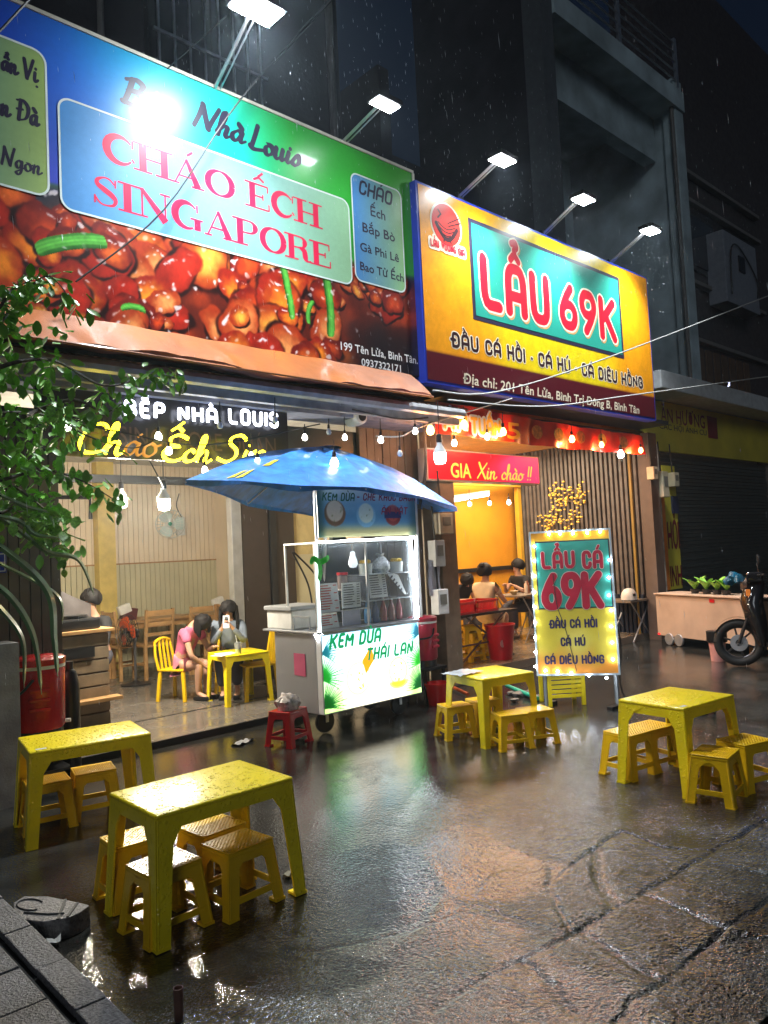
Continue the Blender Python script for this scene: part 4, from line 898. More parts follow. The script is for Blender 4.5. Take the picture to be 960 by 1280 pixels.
# third shop's signs
F3 = (Vector((0, 6.298, 0)), *FS[1:]); r3 = mat('faded_red_print', (.22, .02, .03), .5, nv=.2)
plain_text('lettering', 'ĂN HƯƠNG', F3, bl3((826, 525), (826, 508), (881, 537), 6.3), r3, b3s, h=.004, bold=.02)
a = at(884, 520, Y=6.29); MB().bb(a.x, a.x+.42, 6.293, 6.298, a.z-.42, a.z).build('red_square', r3, b3s)
plain_text('lettering', 'CÁC HỘI ÁNH CU', F3, bl3((824, 536), (824, 529), (883, 544), 6.3), brn, b3s, h=.004, bold=.01)
vs = thing('vertical_sign', 'narrow yellow and red upright sign between restaurant and shutter', 'sign', (11.85, 6.0, 1.7))
YV = 6.22; FV = (Vector((0, YV, 0)), *FS[1:]); a = at(829, 610, Y=YV); b = at(846, 735, Y=YV)
MB().bb(a.x, a.x+.46, YV, YV+.04, .72, 2.85).build('panel', mat('mustard_sign'), vs)
MB().bb(a.x-.13, a.x-.002, YV-.01, YV+.04, .72, 2.3).build('orange_strip', mat('orange_print', (.8, .22, .03), .4), vs)
MB().bb(a.x-.26, a.x-.135, YV-.02, YV+.04, .5, 3.2).build('post', mat('peeling_white', (.6, .5, .4), .6, nv=.4, nz=8), vs)
for s, z0, hh in (('HỎI', 1.42, .46), ('INH', .78, .34)):
    plain_text('lettering', s, FV, (a.x+.03, a.x+.44, z0, z0+hh), mat('faded_red_print'), vs, h=.004, bold=.03)
MB().bb(a.x+.24, a.x+.46, YV-.03, YV-.002, 2.02, 2.32).build('plate', mat('navy_plate', (.03, .04, .09), .4), vs)

# ------------------------------------------------------------------ meter boxes
def meter(px, py, Y, w, h, label, m=None, d=.12):
    p = at(px, py, Y=Y); t = thing('meter_box', label, 'meter box', p, 0, 'electric meter boxes')
    MB().bb(p.x-w/2, p.x+w/2, Y-d, Y, p.z-h/2, p.z+h/2).build('case', m or mat('ivory_box', (.60, .52, .36), .45), t, bevel=.01)
    MB().bb(p.x-w*.3, p.x+w*.3, Y-d-.004, Y-d, p.z-h*.1, p.z+h*.3).build('window', mat('smoky_pane', (.2, .19, .16), .2), t)
    MB().tube([(p.x, Y-.04, p.z+h/2), (p.x-.02, Y-.03, p.z+h/2+.5)], .012, 5).build('conduit', cable_m, t)
    return t
meter(811, 592, 5.92, .14, .2, 'small ivory box high on the right restaurant pillar')
meter(824, 606, 6.0, .2, .42, 'tall ivory meter box beside the yellow upright sign')
meter(838, 600, 6.2, .17, .24, 'ivory meter box at the top of the upright sign, rightmost')
meter(541, 692, 5.98, .16, .3, 'grey meter box on the tan pillar beside the glass display', mat('grey_box', (.42, .42, .40), .5))
meter(549, 655, 6.0, .22, .24, 'tan box with cables above the grey box on the tan pillar', mat('tan_box', (.45, .38, .27), .5))
meter(545, 752, 5.96, .17, .28, 'white box with red marks lowest on the tan pillar', white_p)
tb = thing('towel', 'grey towel hanging on the tan pillar between meter boxes', 'towel', at(541, 722, Y=5.95))
p = at(541, 722, Y=5.95); G = [[(p.x-.1+.2*i/8+.01*math.sin(j), 5.93+.02*math.sin(i*1.6), p.z+.2-.4*j/8) for i in range(9)] for j in range(9)]
MB().sheet(G).build('cloth', mat('grey_towel', (.45, .45, .5), .9), tb, smooth=True, sharp=2)

# security camera under the roof
sc_ = thing('security_camera', 'white round security camera under the left end of the shop roof', 'camera', at(443, 516, Y=5.95))
p = at(445, 520, Y=5.95)
MB().box(p+Vector((.03, .1, .07)), (.26, .2, .11)).build('mount', white_p, sc_, bevel=.02)
MB().lathe([(.02, -.10), (.075, -.09), (.085, -.04), (.085, .1)], p+Vector((0, 0, -.02)), 18, axis='y').build('shell', white_p, sc_, smooth=True)
MB().lathe([(.045, -.012), (.05, 0)], p+Vector((0, -.098, -.02)), 16, axis='y').build('lens', black_p, sc_, smooth=True)

# ------------------------------------------------------------------ bulbs
def bulb(px, py, Y, r, label, kind='white', group='small bulbs on the light strings', drop=.10, power=0, col=(1, .9, .72), big=False):
    p = at(px, py, Y=Y); t = thing('light_bulb', label, 'light bulb', p, 0, group)
    gm = {'white': glow_w, 'orange': glow_o, 'off': off_bulb}[kind]
    if big: MB().lathe([(.0, -r*1.3), (r*.8, -r*1.2), (r, -r*.6), (r, r*.5)], p, 16).build('diffuser', gm, t, smooth=True); MB().lathe([(r*1.02, r*.5), (r, r*.9), (r*.45, r*1.8), (r*.4, r*2.2)], p, 16).build('collar', white_p, t, smooth=True)
    else: MB().lathe([(.0, -r*1.15), (r*.7, -r*.9), (r, -r*.2), (r*.85, r*.5), (r*.4, r*1.3)], p, 12).build('glass', gm, t, smooth=True)
    z = r*(2.2 if big else 1.25)
    MB().lathe([(r*.42, z), (r*.5, z+r*.2), (r*.42, z+r*1.3), (.01, z+r*1.5)], p, 10).build('socket', black_p, t, smooth=True)
    MB().tube([p+Vector((0, 0, z+r*1.3)), p+Vector((0.005, 0, z+r*1.3+drop))], .005, 5).build('cord', cable_m, t)
    if power:
        l = bpy.data.lights.new('bulb_light', 'POINT'); l.energy = power; l.color = col; l.shadow_soft_size = r
        lo = bpy.data.objects.new('bulb_light', l); COL.objects.link(lo); lo.location = p-Vector((0, 0, r*1.6))
    return t
BG = 'large lamps hanging in the shops'
bulb(152, 626, 7.4, .055, 'left of the two large bulbs inside the porridge shop', big=True, group=BG, power=190, drop=.3)
bulb(205, 628, 7.0, .062, 'right of the two large bulbs inside the porridge shop', big=True, group=BG, power=210, drop=.3)
bulb(550, 570, 5.2, .062, 'large bright bulb hanging beside the pink welcome sign', big=True, group=BG, power=14, drop=.35)
SB = [(418, 579, 4.9, .037, 'white', 'bright bulb hanging right above the blue umbrella'), (322, 578, 5.3, .030, 'white', 'lit bulb at the left slope of the blue umbrella'), (314, 569, 5.7, .022, 'white', 'smaller bulb just behind the one left of the umbrella'),
 (256, 588, 5.5, .026, 'white', 'bulb between the yellow neon and the umbrella edge'), (198, 546, 5.7, .03, 'white', 'bulb in front of the yellow neon, above its middle'), (211, 564, 5.6, .028, 'white', 'bulb low in front of the yellow neon, right of another'),
 (84, 533, 5.6, .03, 'white', 'leftmost string bulb, beside the leaves'), (275, 532, 5.6, .026, 'off', 'unlit bulb dangling before the white letters'), (344, 525, 5.6, .026, 'off', 'unlit bulb at the end of the white letters'),
 (411, 540, 5.5, .026, 'off', 'unlit bulb hanging under the gutter left of the camera'), (476, 550, 5.5, .03, 'white', 'lit bulb on the cable right of the camera'), (500, 567, 5.3, .028, 'off', 'unlit drop-shaped bulb above the right slope of the umbrella'),
 (519, 539, 5.6, .030, 'white', 'white bulb where the cable reaches the red banner'), (568, 554, 5.6, .032, 'white', 'white bulb in front of the pink sign, left'), (609, 546, 5.6, .032, 'white', 'white bulb in front of the red banner, over the pink sign'),
 (587, 630, 7.6, .032, 'white', 'leftmost of three bulbs against the orange wall'), (612, 629, 7.6, .032, 'white', 'middle of three bulbs against the orange wall'), (636, 628, 7.6, .034, 'white', 'rightmost of three bulbs against the orange wall'),
 (776, 568, 5.7, .05, 'white', 'large round bulb below the right end of the red banner'),
 (538, 538, 5.62, .045, 'orange', 'orange bulb at the left end of the red banner'), (580, 531, 5.64, .045, 'orange', 'orange bulb between the first gold words of the banner'), (629, 540, 5.64, .04, 'orange', 'orange bulb in the middle of the red banner'),
 (715, 549, 5.66, .04, 'orange', 'orange bulb on the banner, third from its right end'), (752, 556, 5.66, .035, 'orange', 'orange bulb on the banner, second from its right end'), (801, 563, 5.66, .035, 'orange', 'orange bulb at the right end of the red banner'),
 (381, 547, 5.6, .026, 'white', 'bulb showing just above the top of the umbrella, left'), (431, 547, 5.6, .026, 'white', 'bulb showing just above the top of the umbrella, right')]
for (x, y, Y, r, k, lb) in SB: bulb(x, y, Y, r, lb, k, drop=.06+.04*(x % 3), power=(14 if x == 776 else 2.5 if (k == 'white' and r >= .032) else 14 if k == 'orange' else 0), col=(1, .9, .72) if k == 'white' else (1, .35, .10))
tl = thing('tube_lamp', 'long white tube lamp under the ceiling of the orange room', 'lamp', at(590, 621, Y=7.8))
a = at(567, 625, Y=7.6); b = at(610, 618, Y=8.2); MB().tube([a, b], .03, 10).build('tube', mat('tube_glow', (.9, .9, .9), .4, emit=(1, .93, .8), es=9, nv=0), tl); MB().beam(a+Vector((0, 0, .05)), b+Vector((0, 0, .05)), .06, .03).build('holder', white_p, tl)
s2 = thing('tube_lamp', 'pale ceiling tube glowing behind the white letters', 'lamp', at(275, 492, Y=5.8))
a = at(262, 492, Y=5.8); b = at(300, 496, Y=5.8); MB().tube([a, b], .02, 8).build('tube', mat('dim_tube_glow', (.9, .9, .9), .4, emit=(.7, .75, 1), es=1.2, nv=0), s2)

# ------------------------------------------------------------------ overhead cables
def cable(pts, r, label, m=cable_m, sag=.0, cat='cable', name='cable', group='cables strung across the front'):
    P = [Vector(p) for p in pts]
    if len(P) == 2:
        a, b = P; P = [a.lerp(b, t)-Vector((0, 0, sag*4*t*(1-t))) for t in np.linspace(0, 1, 15)]
    else: P = [Vector(p) for p in catmull([tuple(p) for p in P], 6)]
    o = MB().tube(P, r, 5).build(name, m); tag(o, label, cat, group); return o
cable([at(-20, 60, Y=5.0), at(45, -10, Y=5.0)], .008, 'thin dark cable crossing the top left corner')
cable([at(95, 352, Y=5.35), at(205, 262, Y=5.35), at(300, 125, Y=5.35), at(415, -5, Y=5.35)], .007, 'long thin black cable running diagonally over the porridge signboard')
cable([at(207, 88, Y=5.6), at(283, 20, Y=5.0)], .005, 'thin stay wire left of the large floodlight')
cable([at(342, 80, Y=5.6), at(420, -5, Y=5.0)], .006, 'thin cable right of the large floodlight, over the sign')
cable([at(313, 138, Y=5.62), at(311, 30, Y=5.62)], .006, 'thin upright wire behind the porridge signboard')
cable([at(541, 488, Y=5.3), at(620, 490, Y=5.3), at(760, 447, Y=4.9), at(965, 368, Y=4.4)], .010, 'pale cable crossing over the address on the yellow signboard', pale_cable)
cable([at(560, 500, Y=5.3), at(680, 508, Y=5.3), at(790, 494, Y=5.2), at(965, 470, Y=4.8)], .010, 'pale cable just under the yellow signboard reaching the right edge', pale_cable)
cable([at(440, 512, Y=5.6), at(500, 524, Y=5.6), at(535, 522, Y=5.6)], .008, 'dark cable under the gutter between camera and corner')
cable([at(470, 545, Y=5.5), at(502, 545, Y=5.5), at(530, 532, Y=5.6), at(640, 498, Y=5.5)], .008, 'bulb string cable from the camera to the red banner', pale_cable)
cable([at(524, 636, Y=5.8), at(532, 585, Y=5.8), at(530, 530, Y=5.8)], .018, 'thick black cable bundle climbing the brown wall beside the umbrella')
cable([at(60, 520, Y=5.6), at(150, 540, Y=5.6), at(260, 556, Y=5.6), at(400, 530, Y=5.6)], .006, 'thin bulb string across the yellow neon lettering')
cable([at(185, 572, Y=6.2), at(200, 600, Y=6.2), at(205, 612, Y=7.0)], .006, 'short hanging wire above the right shop bulb')
cable([at(365, 690, Y=6.25), at(385, 730, Y=6.25), at(392, 770, Y=6.2)], .010, 'left of two black power cables hanging on the cream wall')
cable([at(367, 690, Y=6.25), at(395, 720, Y=6.25), at(402, 750, Y=6.2)], .010, 'right of two black power cables hanging on the cream wall')
tw_l = thing('tassel_light', 'small bluish light cluster hanging on the pale cable over the canopy', 'light', at(911, 480, Y=5.0))
M = MB()
for k in range(9): M.lathe([(0, -.012), (.012, 0), (0, .012)], at(911, 480, Y=5.0)+Vector((random.uniform(-.03, .03), 0, random.uniform(-.04, .04))), 6)
M.build('led_cluster', mat('blue_led', (.8, .8, .9), .4, emit=(.6, .65, 1), es=2.2, nv=0), tw_l)

# ------------------------------------------------------------------ yellow plastic tables and stools
tab_m = wet_plastic('lemon_plastic', (.96, .74, .014), .26, 1.2)
stool_m = wet_plastic('amber_plastic', (.90, .54, .010), .25, .45)
def splay_leg(x, y, zt, top, bot, sx, sy, w0, w1):
    """moulded corner leg: an L of two tapering webs, the corner rounded"""
    M = MB(); a = Vector((x, y, zt)); b = Vector((x+sx*bot, y+sy*bot, 0)); th = .010
    for ax in (0, 1):
        d = Vector((-sx, 0, 0)) if ax == 0 else Vector((0, -sy, 0)); n = Vector((0, -sy, 0)) if ax == 0 else Vector((-sx, 0, 0))
        P = []
        # web flares out into the arch at the top
        for (t, w) in ((0, w1), (.5, w1+(w0-w1)*.35), (.78, w0*.9), (.90, w0*1.35), (1, w0*2.3)):
            c = b.lerp(a, t); P.append((c, c+d*w))
        vs = []
        for c0, c1 in P: vs += [c0, c1, c1+n*th, c0+n*th]
        k = len(P); fs = [(i*4+j, i*4+(j+1) % 4, (i+1)*4+(j+1) % 4, (i+1)*4+j) for i in range(k-1) for j in range(4)]+[(3, 2, 1, 0), tuple((k-1)*4+j for j in range(4))]
        M.add(vs, fs)
    # rounded outer corner and a foot pad
    M.tube([b+Vector((-sx*.008, -sy*.008, 0)), a+Vector((-sx*.008, -sy*.008, 0))], .010, 8)
    M.box(b+Vector((-sx*w1*.48, -sy*w1*.48, .006)), (w1*1.06, w1*1.06, .012))
    return M
def make_table(L, Wd, H, base):
    t = thing('plastic_table', '', 'table', (0, 0, 0), 0, 'yellow plastic tables')
    M = MB(); M.bb(-L/2, L/2, -Wd/2, Wd/2, H-.022, H); top = M.build('tabletop', tab_m, t, local=True, bevel=.011, seg=3, smooth=True)
    M = MB()
    for s in (-1, 1):
        M.bb(-L/2+.004, L/2-.004, s*(Wd/2-.004), s*(Wd/2-.014), H-.075, H-.015); M.bb(s*(L/2-.004), s*(L/2-.014), -Wd/2+.004, Wd/2-.004, H-.075, H-.015)
    M.build('apron', tab_m, t, local=True)
    for sx in (-1, 1):
        for sy in (-1, 1): splay_leg(sx*(L/2-.003), sy*(Wd/2-.003), H-.02, 0, base, sx, sy, .088, .062).build('leg', tab_m, t, local=True, smooth=True, sharp=.6)
    MB().bb(-L/2+.04, -L/2+.10, -Wd/2+.03, -Wd/2+.055, H+.0005, H+.0015).build('sticker', mat('pale_sticker', (.6, .62, .6), .4, nv=.4, nz=90), t, local=True)
    return t
def make_stool(L=.255, H=.285):
    t = thing('plastic_stool', '', 'stool', (0, 0, 0), 0, 'yellow plastic stools')
    h = L/2; Wd = .22; g = Wd/2
    MB().bb(-h, h, -g, g, H-.026, H-.006).build('seat', stool_m, t, local=True, bevel=.008, seg=2, smooth=True)
    # woven-look lattice of crossing ribs with a rim and a finger hole ring
    M = MB(); n = 11
    for s in (-1, 1):
        for k in range(-n, n+1):
            c = k*.0225; 
            # line y = s*x + c clipped to the rectangle
            xa, xb = -h+.012, h-.012; pts = []
            for x in (xa, xb):
                y = s*x+c
                if abs(y) <= g-.012: pts.append((x, y))
            for y in (-(g-.012), g-.012):
                x = (y-c)/s
                if xa < x < xb: pts.append((x, y))
            if len(pts) >= 2:
                (x0, y0), (x1, y1) = pts[0], pts[1]
                if math.hypot(x1-x0, y1-y0) > .01: M.beam((x0, y0, H-.003+.0004*s), (x1, y1, H-.003+.0004*s), .0075, .006)
    M.build('seat_lattice', stool_m, t, local=True)
    M = MB()
    for s in (-1, 1):
        M.bb(-h, h, s*g, s*(g-.012), H-.006, H+.001); M.bb(s*h, s*(h-.012), -g+.012, g-.012, H-.006, H+.001)
        M.bb(-h+.003, h-.003, s*(g-.002), s*(g-.010), H-.062, H-.02); M.bb(s*(h-.002), s*(h-.010), -g+.003, g-.003, H-.062, H-.02)
    M.lathe([(.016, H-.004), (.019, H+.001), (.011, H+.001), (.010, H-.004)], (0, 0, 0), 14)
    M.build('rim', stool_m, t, local=True, bevel=.003, seg=1)
    sp = .030
    for sx in (-1, 1):
        for sy in (-1, 1): splay_leg(sx*(h-.002), sy*(g-.002), H-.02, 0, sp, sx, sy, .064, .052).build('leg', stool_m, t, local=True, smooth=True, sharp=.6)
    z = .075; e = sp*.72
    for s in (-1, 1):
        MB().box((0, s*(g+e-.008), z), (2*(h+e)-.05, .010, .03)).build('stretcher', stool_m, t, local=True, bevel=.002)
        MB().box((s*(h+e-.008), 0, z), (.010, 2*(g+e)-.05, .03)).build('stretcher', stool_m, t, local=True, bevel=.002)
    return t
def place(proto, used, x, y, rz, label, group=None, z=0, s=1):
    o = proto if not used else copy_tree(proto)
    o.location = (x, y, z); o.rotation_euler = (random.uniform(-.006, .006), random.uniform(-.006, .006), rz); o['label'] = label
    if group: o['group'] = group
    o.scale = (s, s, s); return o
tabl = make_table(.70, .49, .545, .030)
place(tabl, 0, 1.82, 3.30, R(-1), 'nearest yellow plastic table, in front with four stools under it')
place(tabl, 1, 1.87, 4.87, R(-10), 'yellow plastic table at the left edge beside the wooden counter')
t4 = place(tabl, 1, 4.86, 2.46, R(-5.5), 'yellow plastic table at the right, before the motorbike'); t4.scale = (.86, .98, 1)
t3 = place(tabl, 1, 5.03, 4.19, R(-12), 'yellow plastic table between the lit cart and the standing sign'); t3.scale = (.78, 1.02, 1)
stl = make_stool()
ST = [((205, 1078), 3, 'stool under the nearest table, closest to its front leg', 1), ((297, 1052), 4, 'stool half out at the right end of the nearest table', 1), ((167, 1046), -3, 'stool at the left back corner under the nearest table', 1), ((265, 1032), 5, 'stool under the back edge of the nearest table', 1),
      ((58, 975), -10, 'left stool under the table at the left edge', 1), ((117, 961), -14, 'right stool under the table at the left edge', 1),
      ((568, 879), -22, 'left front stool at the table beside the lit cart', .95), ((603, 872), -18, 'stool behind the left one at the table beside the lit cart', .95), ((637, 889), -28, 'nearest stool of the table beside the lit cart', .95), ((668, 884), -24, 'right stool of the table beside the lit cart, next to the standing sign', .95),
      ((785, 915), -8, 'left stool under the table at the right', 1.02), ((813, 908), -12, 'back stool under the table at the right', 1.02), ((893, 941), 8, 'near right stool at the table at the right, turned aside', 1.02), ((931, 926), -18, 'rightmost stool, beside the table at the right', 1.02)]
for i, ((x, y), a, lb, s) in enumerate(ST):
    p = at(x, y, Z=.28); place(stl, i, p.x, p.y, R(a), lb, s=s)
red_st = wet_plastic('red_wet_stool', (.55, .012, .02), .25, .4)
p = at(360, 888, Z=.28); rs_ = copy_tree(stl); rs_.location = (p.x, p.y, 0); rs_.rotation_euler = (0, 0, R(18)); rs_['label'] = 'red plastic stool beside the cart with a bag on it'; del rs_['group']; rs_.scale = (1.02,)*3
def rec_mat(o, a, b):
    for c in o.children:
        c.data = c.data.copy(); c.data.materials.clear(); c.data.materials.append(b); rec_mat(c, a, b)
rec_mat(rs_, stool_m, red_st)
bg = thing('plastic_bag', 'clear knotted plastic bag lying on the red stool', 'bag', (p.x, p.y, .29))
M = MB(); prof = [(.0, .0), (.09, .0), (.105, .03), (.10, .07), (.075, .105), (.04, .125), (.015, .13)]; M.lathe(prof, (p.x, p.y, .29), 26)
M.v = [(x+.014*math.sin(47*z+60*x), y+.014*math.cos(43*z+70*y), z+(.010*math.sin(70*x+20*y)+.006*math.sin(150*y) if z > .30 else 0)) for x, y, z in M.v]
M.build('film', mat('bag_film', (.55, .5, .48), .18, nv=.5, nz=30), bg, smooth=True)

# yellow slatted crate-like chair bottom behind the standing sign
cy = thing('plastic_crate', 'yellow slatted plastic crate on legs behind the standing sign', 'crate', at(727, 884, Z=0))
pc = at(727, 882, Z=0); M_ax = R(-38)
def loc(dx, dy, dz): return Vector((pc.x+dx*math.cos(M_ax)-dy*math.sin(M_ax), pc.y+.22+dx*math.sin(M_ax)+dy*math.cos(M_ax), dz))
for k in range(6):
    MB().box(loc(0, -.15, .10+k*.045), (.34, .012, .034), rz=M_ax).build('slat', tab_m, cy, bevel=.003)
    MB().box(loc(.175, .0, .10+k*.045), (.012, .28, .034), rz=M_ax).build('slat', tab_m, cy, bevel=.003)
for sx in (-1, 1):
    for sy in (-1, 1): MB().box(loc(sx*.17, sy*.145, .175), (.04, .035, .35), rz=M_ax).build('leg', tab_m, cy, bevel=.006)
MB().box(loc(0, 0, .36), (.37, .32, .02), rz=M_ax).build('top', tab_m, cy, bevel=.005)

# ------------------------------------------------------------------ lit dessert cart
CX0, CX1, CY = 4.125, 5.345, 5.30
ct = thing('food_cart', 'stainless dessert cart with glowing front panel and glass case under a blue umbrella', 'cart', (4.7, 5.7, 0))
MB().bb(CX0, CX1, CY+.09, CY+.72, .20, .90).build('body', steel, ct, bevel=.008)
MB().bb(CX0-.03, CX1+.03, CY+.02, CY+.87, .905, .925).build('counter_top', steel, ct, bevel=.006)
lb = MB().bb(CX0, CX1, CY+.012, CY+.085, .205, .90).build('light_box', mat('white_frame', (.7, .7, .7), .4), ct, bevel=.005)
def cartp(XX, YY):
    w, h = 1.22, .69; u, v = XX/w, YY/h; C = np.zeros(XX.shape+(3,))+np.array([236, 250, 255.])
    C = mix(C, (255, 246, 225), sst(.5, .0, v)*.8); C = mix(C, (190, 232, 255), sst(.7, 1, v)*.5)
    gl = sst(.35, .0, u)*sst(.95, .1, v)+sst(.72, 1, u)*sst(1, .2, v); C = mix(C, (150, 235, 90), gl*.65*(.6+.4*noise2(XX, YY, 12, 3)))
    def palm(cx, cy, a0, a1, n, L, col, seed):
        nonlocal C; r = np.random.default_rng(seed)
        for i in range(n):
            a = a0+(a1-a0)*i/(n-1); l = L*r.uniform(.8, 1.1); dx, dy = XX-cx, YY-cy; q = (dx*math.cos(a)+dy*math.sin(a))/l; p = -dx*math.sin(a)+dy*math.cos(a)
            bend = .10*l*q*q; m = sst(.0105, .004, np.abs(p+bend)/(1.25-np.clip(q, 0, 1)))*((q > 0) & (q < 1)); C = mix(C, col, m*.9)
    palm(.0, .05, R(-5), R(88), 15, .24, (10, 120, 50), 1); palm(-.02, .30, R(-25), R(80), 13, .26, (40, 160, 70), 2); palm(.0, .52, R(-30), R(60), 10, .18, (40, 140, 150), 6)
    palm(1.22, .06, R(95), R(190), 15, .24, (10, 120, 60), 3); palm(1.24, .30, R(100), R(200), 13, .25, (60, 180, 70), 4); palm(1.22, .58, R(120), R(215), 11, .2, (50, 140, 160), 5)
    for (cx, cy, rx, ry, co) in ((.40, .25, .150, .155, (214, 206, 190)), (.90, .25, .125, .135, (226, 216, 170))):
        d = np.hypot((XX-cx)/rx, (YY-cy)/ry); C = mix(C, co, sst(1, .93, d)*.9); C = mix(C, (255, 255, 248), sst(.86, .8, d)); 
        nn = noise2(XX, YY, 38, 7); C = mix(C, (225, 205, 120), sst(.15, .5, nn)*sst(.8, .6, d)); C = mix(C, (120, 150, 70), sst(.5, .8, noise2(XX, YY, 50, 9))*sst(.75, .6, d)*.8)
        C = mix(C, (110, 80, 50), sst(.45, .75, noise2(XX, YY, 60, 10))*sst(.7, .5, d)*.6)
    tri = sst(.0, .012, .13-np.abs(XX-.53-(YY-.40)*.3)*1.6-np.abs(YY-.40)); C = mix(C, (245, 180, 60), tri)
    bw = np.hypot((XX-.90)/.13, (YY-.15)/.07); C = mix(C, (214, 205, 90), sst(1, .85, bw)*sst(.165, .14, YY)*.85); C = mix(C, (245, 240, 200), sst(.12, .03, np.abs(bw-.8))*.6); C = 255*(np.clip(C, 0, 255)/255)**1.9
    return C
cp_m = mat('backlit_cart_print', attr=True, es=2.1, rough=.5, nv=0)
paint_sheet('lit_face', (Vector((CX0+.01, CY+.010, .215)), Vector((1, 0, 0)), Vector((0, 0, 1)), Vector((0, -1, 0))), 1.20, .675, .006, cartp, cp_m, lb)
FC = (Vector((0, CY+.009, 0)), Vector((1, 0, 0)), Vector((0, 0, 1)), Vector((0, -1, 0)))
grn = mat('backlit_green_letters', (.01, .45, .18), .4, emit=(.0, .42, .13), es=.6, nv=0)
lettering('lettering', 'KEM DỪA', BL, FC, bl3((413, 808), (413, 793), (475, 803), CY), grn, lb, wt=.27, gap=.38, h=.004, slant=.25)
lettering('lettering', 'THÁI LAN', BL, FC, bl3((459, 824), (459, 811), (515, 816), CY), grn, lb, wt=.27, gap=.38, h=.004, slant=.25)
# wheels
for x in (CX0+.15, CX1-.15):
    for y in (CY+.2, CY+.62):
        M = MB().lathe([(.03, -.02), (.095, -.02), (.10, -.012), (.10, .012), (.095, .02), (.03, .02)], (x, y, .102), 18, axis='y'); w = M.build('wheel', black_p, ct, smooth=True)
        MB().beam((x, y-.035, .10), (x, y-.035, .22), .03, .01).build('fork', alu, w)
# left work shelf with box
MB().tube([(CX0, 5.46, .93), (CX0, 5.46, 1.05), (CX0, 5.7, 1.05), (CX0, 5.7, .93)], .010, 6).build('guard_rail', alu, ct)
MB().bb(CX0-.005, CX0-.001, 5.55, 5.72, .52, .72).build('notice', mat('pink_notice', (.45, .08, .16), .5), ct)
bx = thing('ice_box', 'white polystyrene box at the back left corner of the cart top', 'box', (4.3, 5.9, .93))
MB().bb(4.13, 4.50, 5.74, 6.14, .926, 1.10).build('body', white_p, bx, bevel=.012); MB().bb(4.11, 4.52, 5.72, 6.16, 1.101, 1.14).build('lid', mat('grey_lid', (.35, .36, .38), .4), bx, bevel=.008)
# glass case
GX0, GX1, GY0, GY1, GZ0, GZ1 = 4.14, 5.345, 5.36, 5.82, .93, 1.70
M = MB()
fr = .018
for x in (GX0, GX1, 4.745):
    M = MB().bb(x-fr/2, x+fr/2, GY0, GY0+fr, GZ0, GZ1); M.build('post', alu, ct)
for x in (GX0, GX1): MB().bb(x-fr/2, x+fr/2, GY1-fr, GY1, GZ0, GZ1).build('post', alu, ct)
for z in (GZ1+.01,): MB().bb(GX0-.01, GX1+.01, GY0, GY1, z-.008, z+.008).build('roof', alu, ct)
MB().bb(GX0+.01, 4.735, GY0+.004, GY0+.016, 1.08, 1.09).build('rail', alu, ct)
MB().bb(4.755, GX1-.01, GY0+.02, GY1, 1.385, 1.395).build('shelf', mat('glass_shelf', (.5, .55, .58), .1), ct); MB().bb(4.755, GX1-.01, GY0+.02, GY1, 1.14, 1.15).build('shelf', mat('glass_shelf'), ct)
for a, b in ((GX0+.01, 4.735), (4.755, GX1-.01)): MB().bb(a, b, GY0+.007, GY0+.010, GZ0, GZ1).build('pane', glassm, ct)
MB().bb(GX1-.003, GX1+.001, GY0+.02, GY1-.02, GZ0, GZ1).build('pane', glassm, ct)
MB().bb(4.50, GX1, GY1+.002, GY1+.012, GZ0, GZ1).build('back_panel', mat('dark_case_back', (.05, .055, .06), .3), ct)
ledm = mat('led_rope_glow', (.9, .9, .95), .4, emit=(.92, .95, 1), es=22, nv=0); ledd = mat('dim_led_rope', (.8, .85, .85), .4, emit=(.75, .9, .9), es=1.8, nv=0)
def wav(a, b, n, amp): return [Vector(a).lerp(Vector(b), i/n)+Vector((amp*math.sin(i*1.9), 0, amp*math.cos(i*1.3))) for i in range(n+1)]
rp = thing('led_rope', 'glowing white light rope edging the glass case of the cart', 'light rope', (4.7, 5.33, 1.7))
MB().tube(wav((GX0+.02, 5.345, 1.715), (GX1+.02, 5.345, 1.735), 14, .004), .0085, 6).build('top_run', ledm, rp, smooth=True)
MB().tube([(GX1+.02, 5.345, 1.735), (GX1+.05, 5.345, 1.715), (GX1+.055, 5.345, 1.66)]+wav((GX1+.045, 5.345, 1.6), (GX1+.03, 5.345, .94), 8, .004), .010, 6).build('outer_run', ledm, rp, smooth=True)
MB().tube(wav((GX1-.02, 5.345, 1.71), (GX1+.005, 5.345, .94), 8, .003), .013, 6).build('right_run', ledm, rp, smooth=True)
MB().tube(wav((GX0, 5.345, 1.70), (GX0+.01, 5.345, .93), 10, .003), .012, 6).build('left_run', ledd, rp, smooth=True)
MB().tube([(GX0+.01, 5.345, .93), (GX0-.05, 5.345, .90), (GX0-.02, 5.345, .85), (GX0+.03, 5.345, .9)], .012, 6).build('tail', ledm, rp, smooth=True)
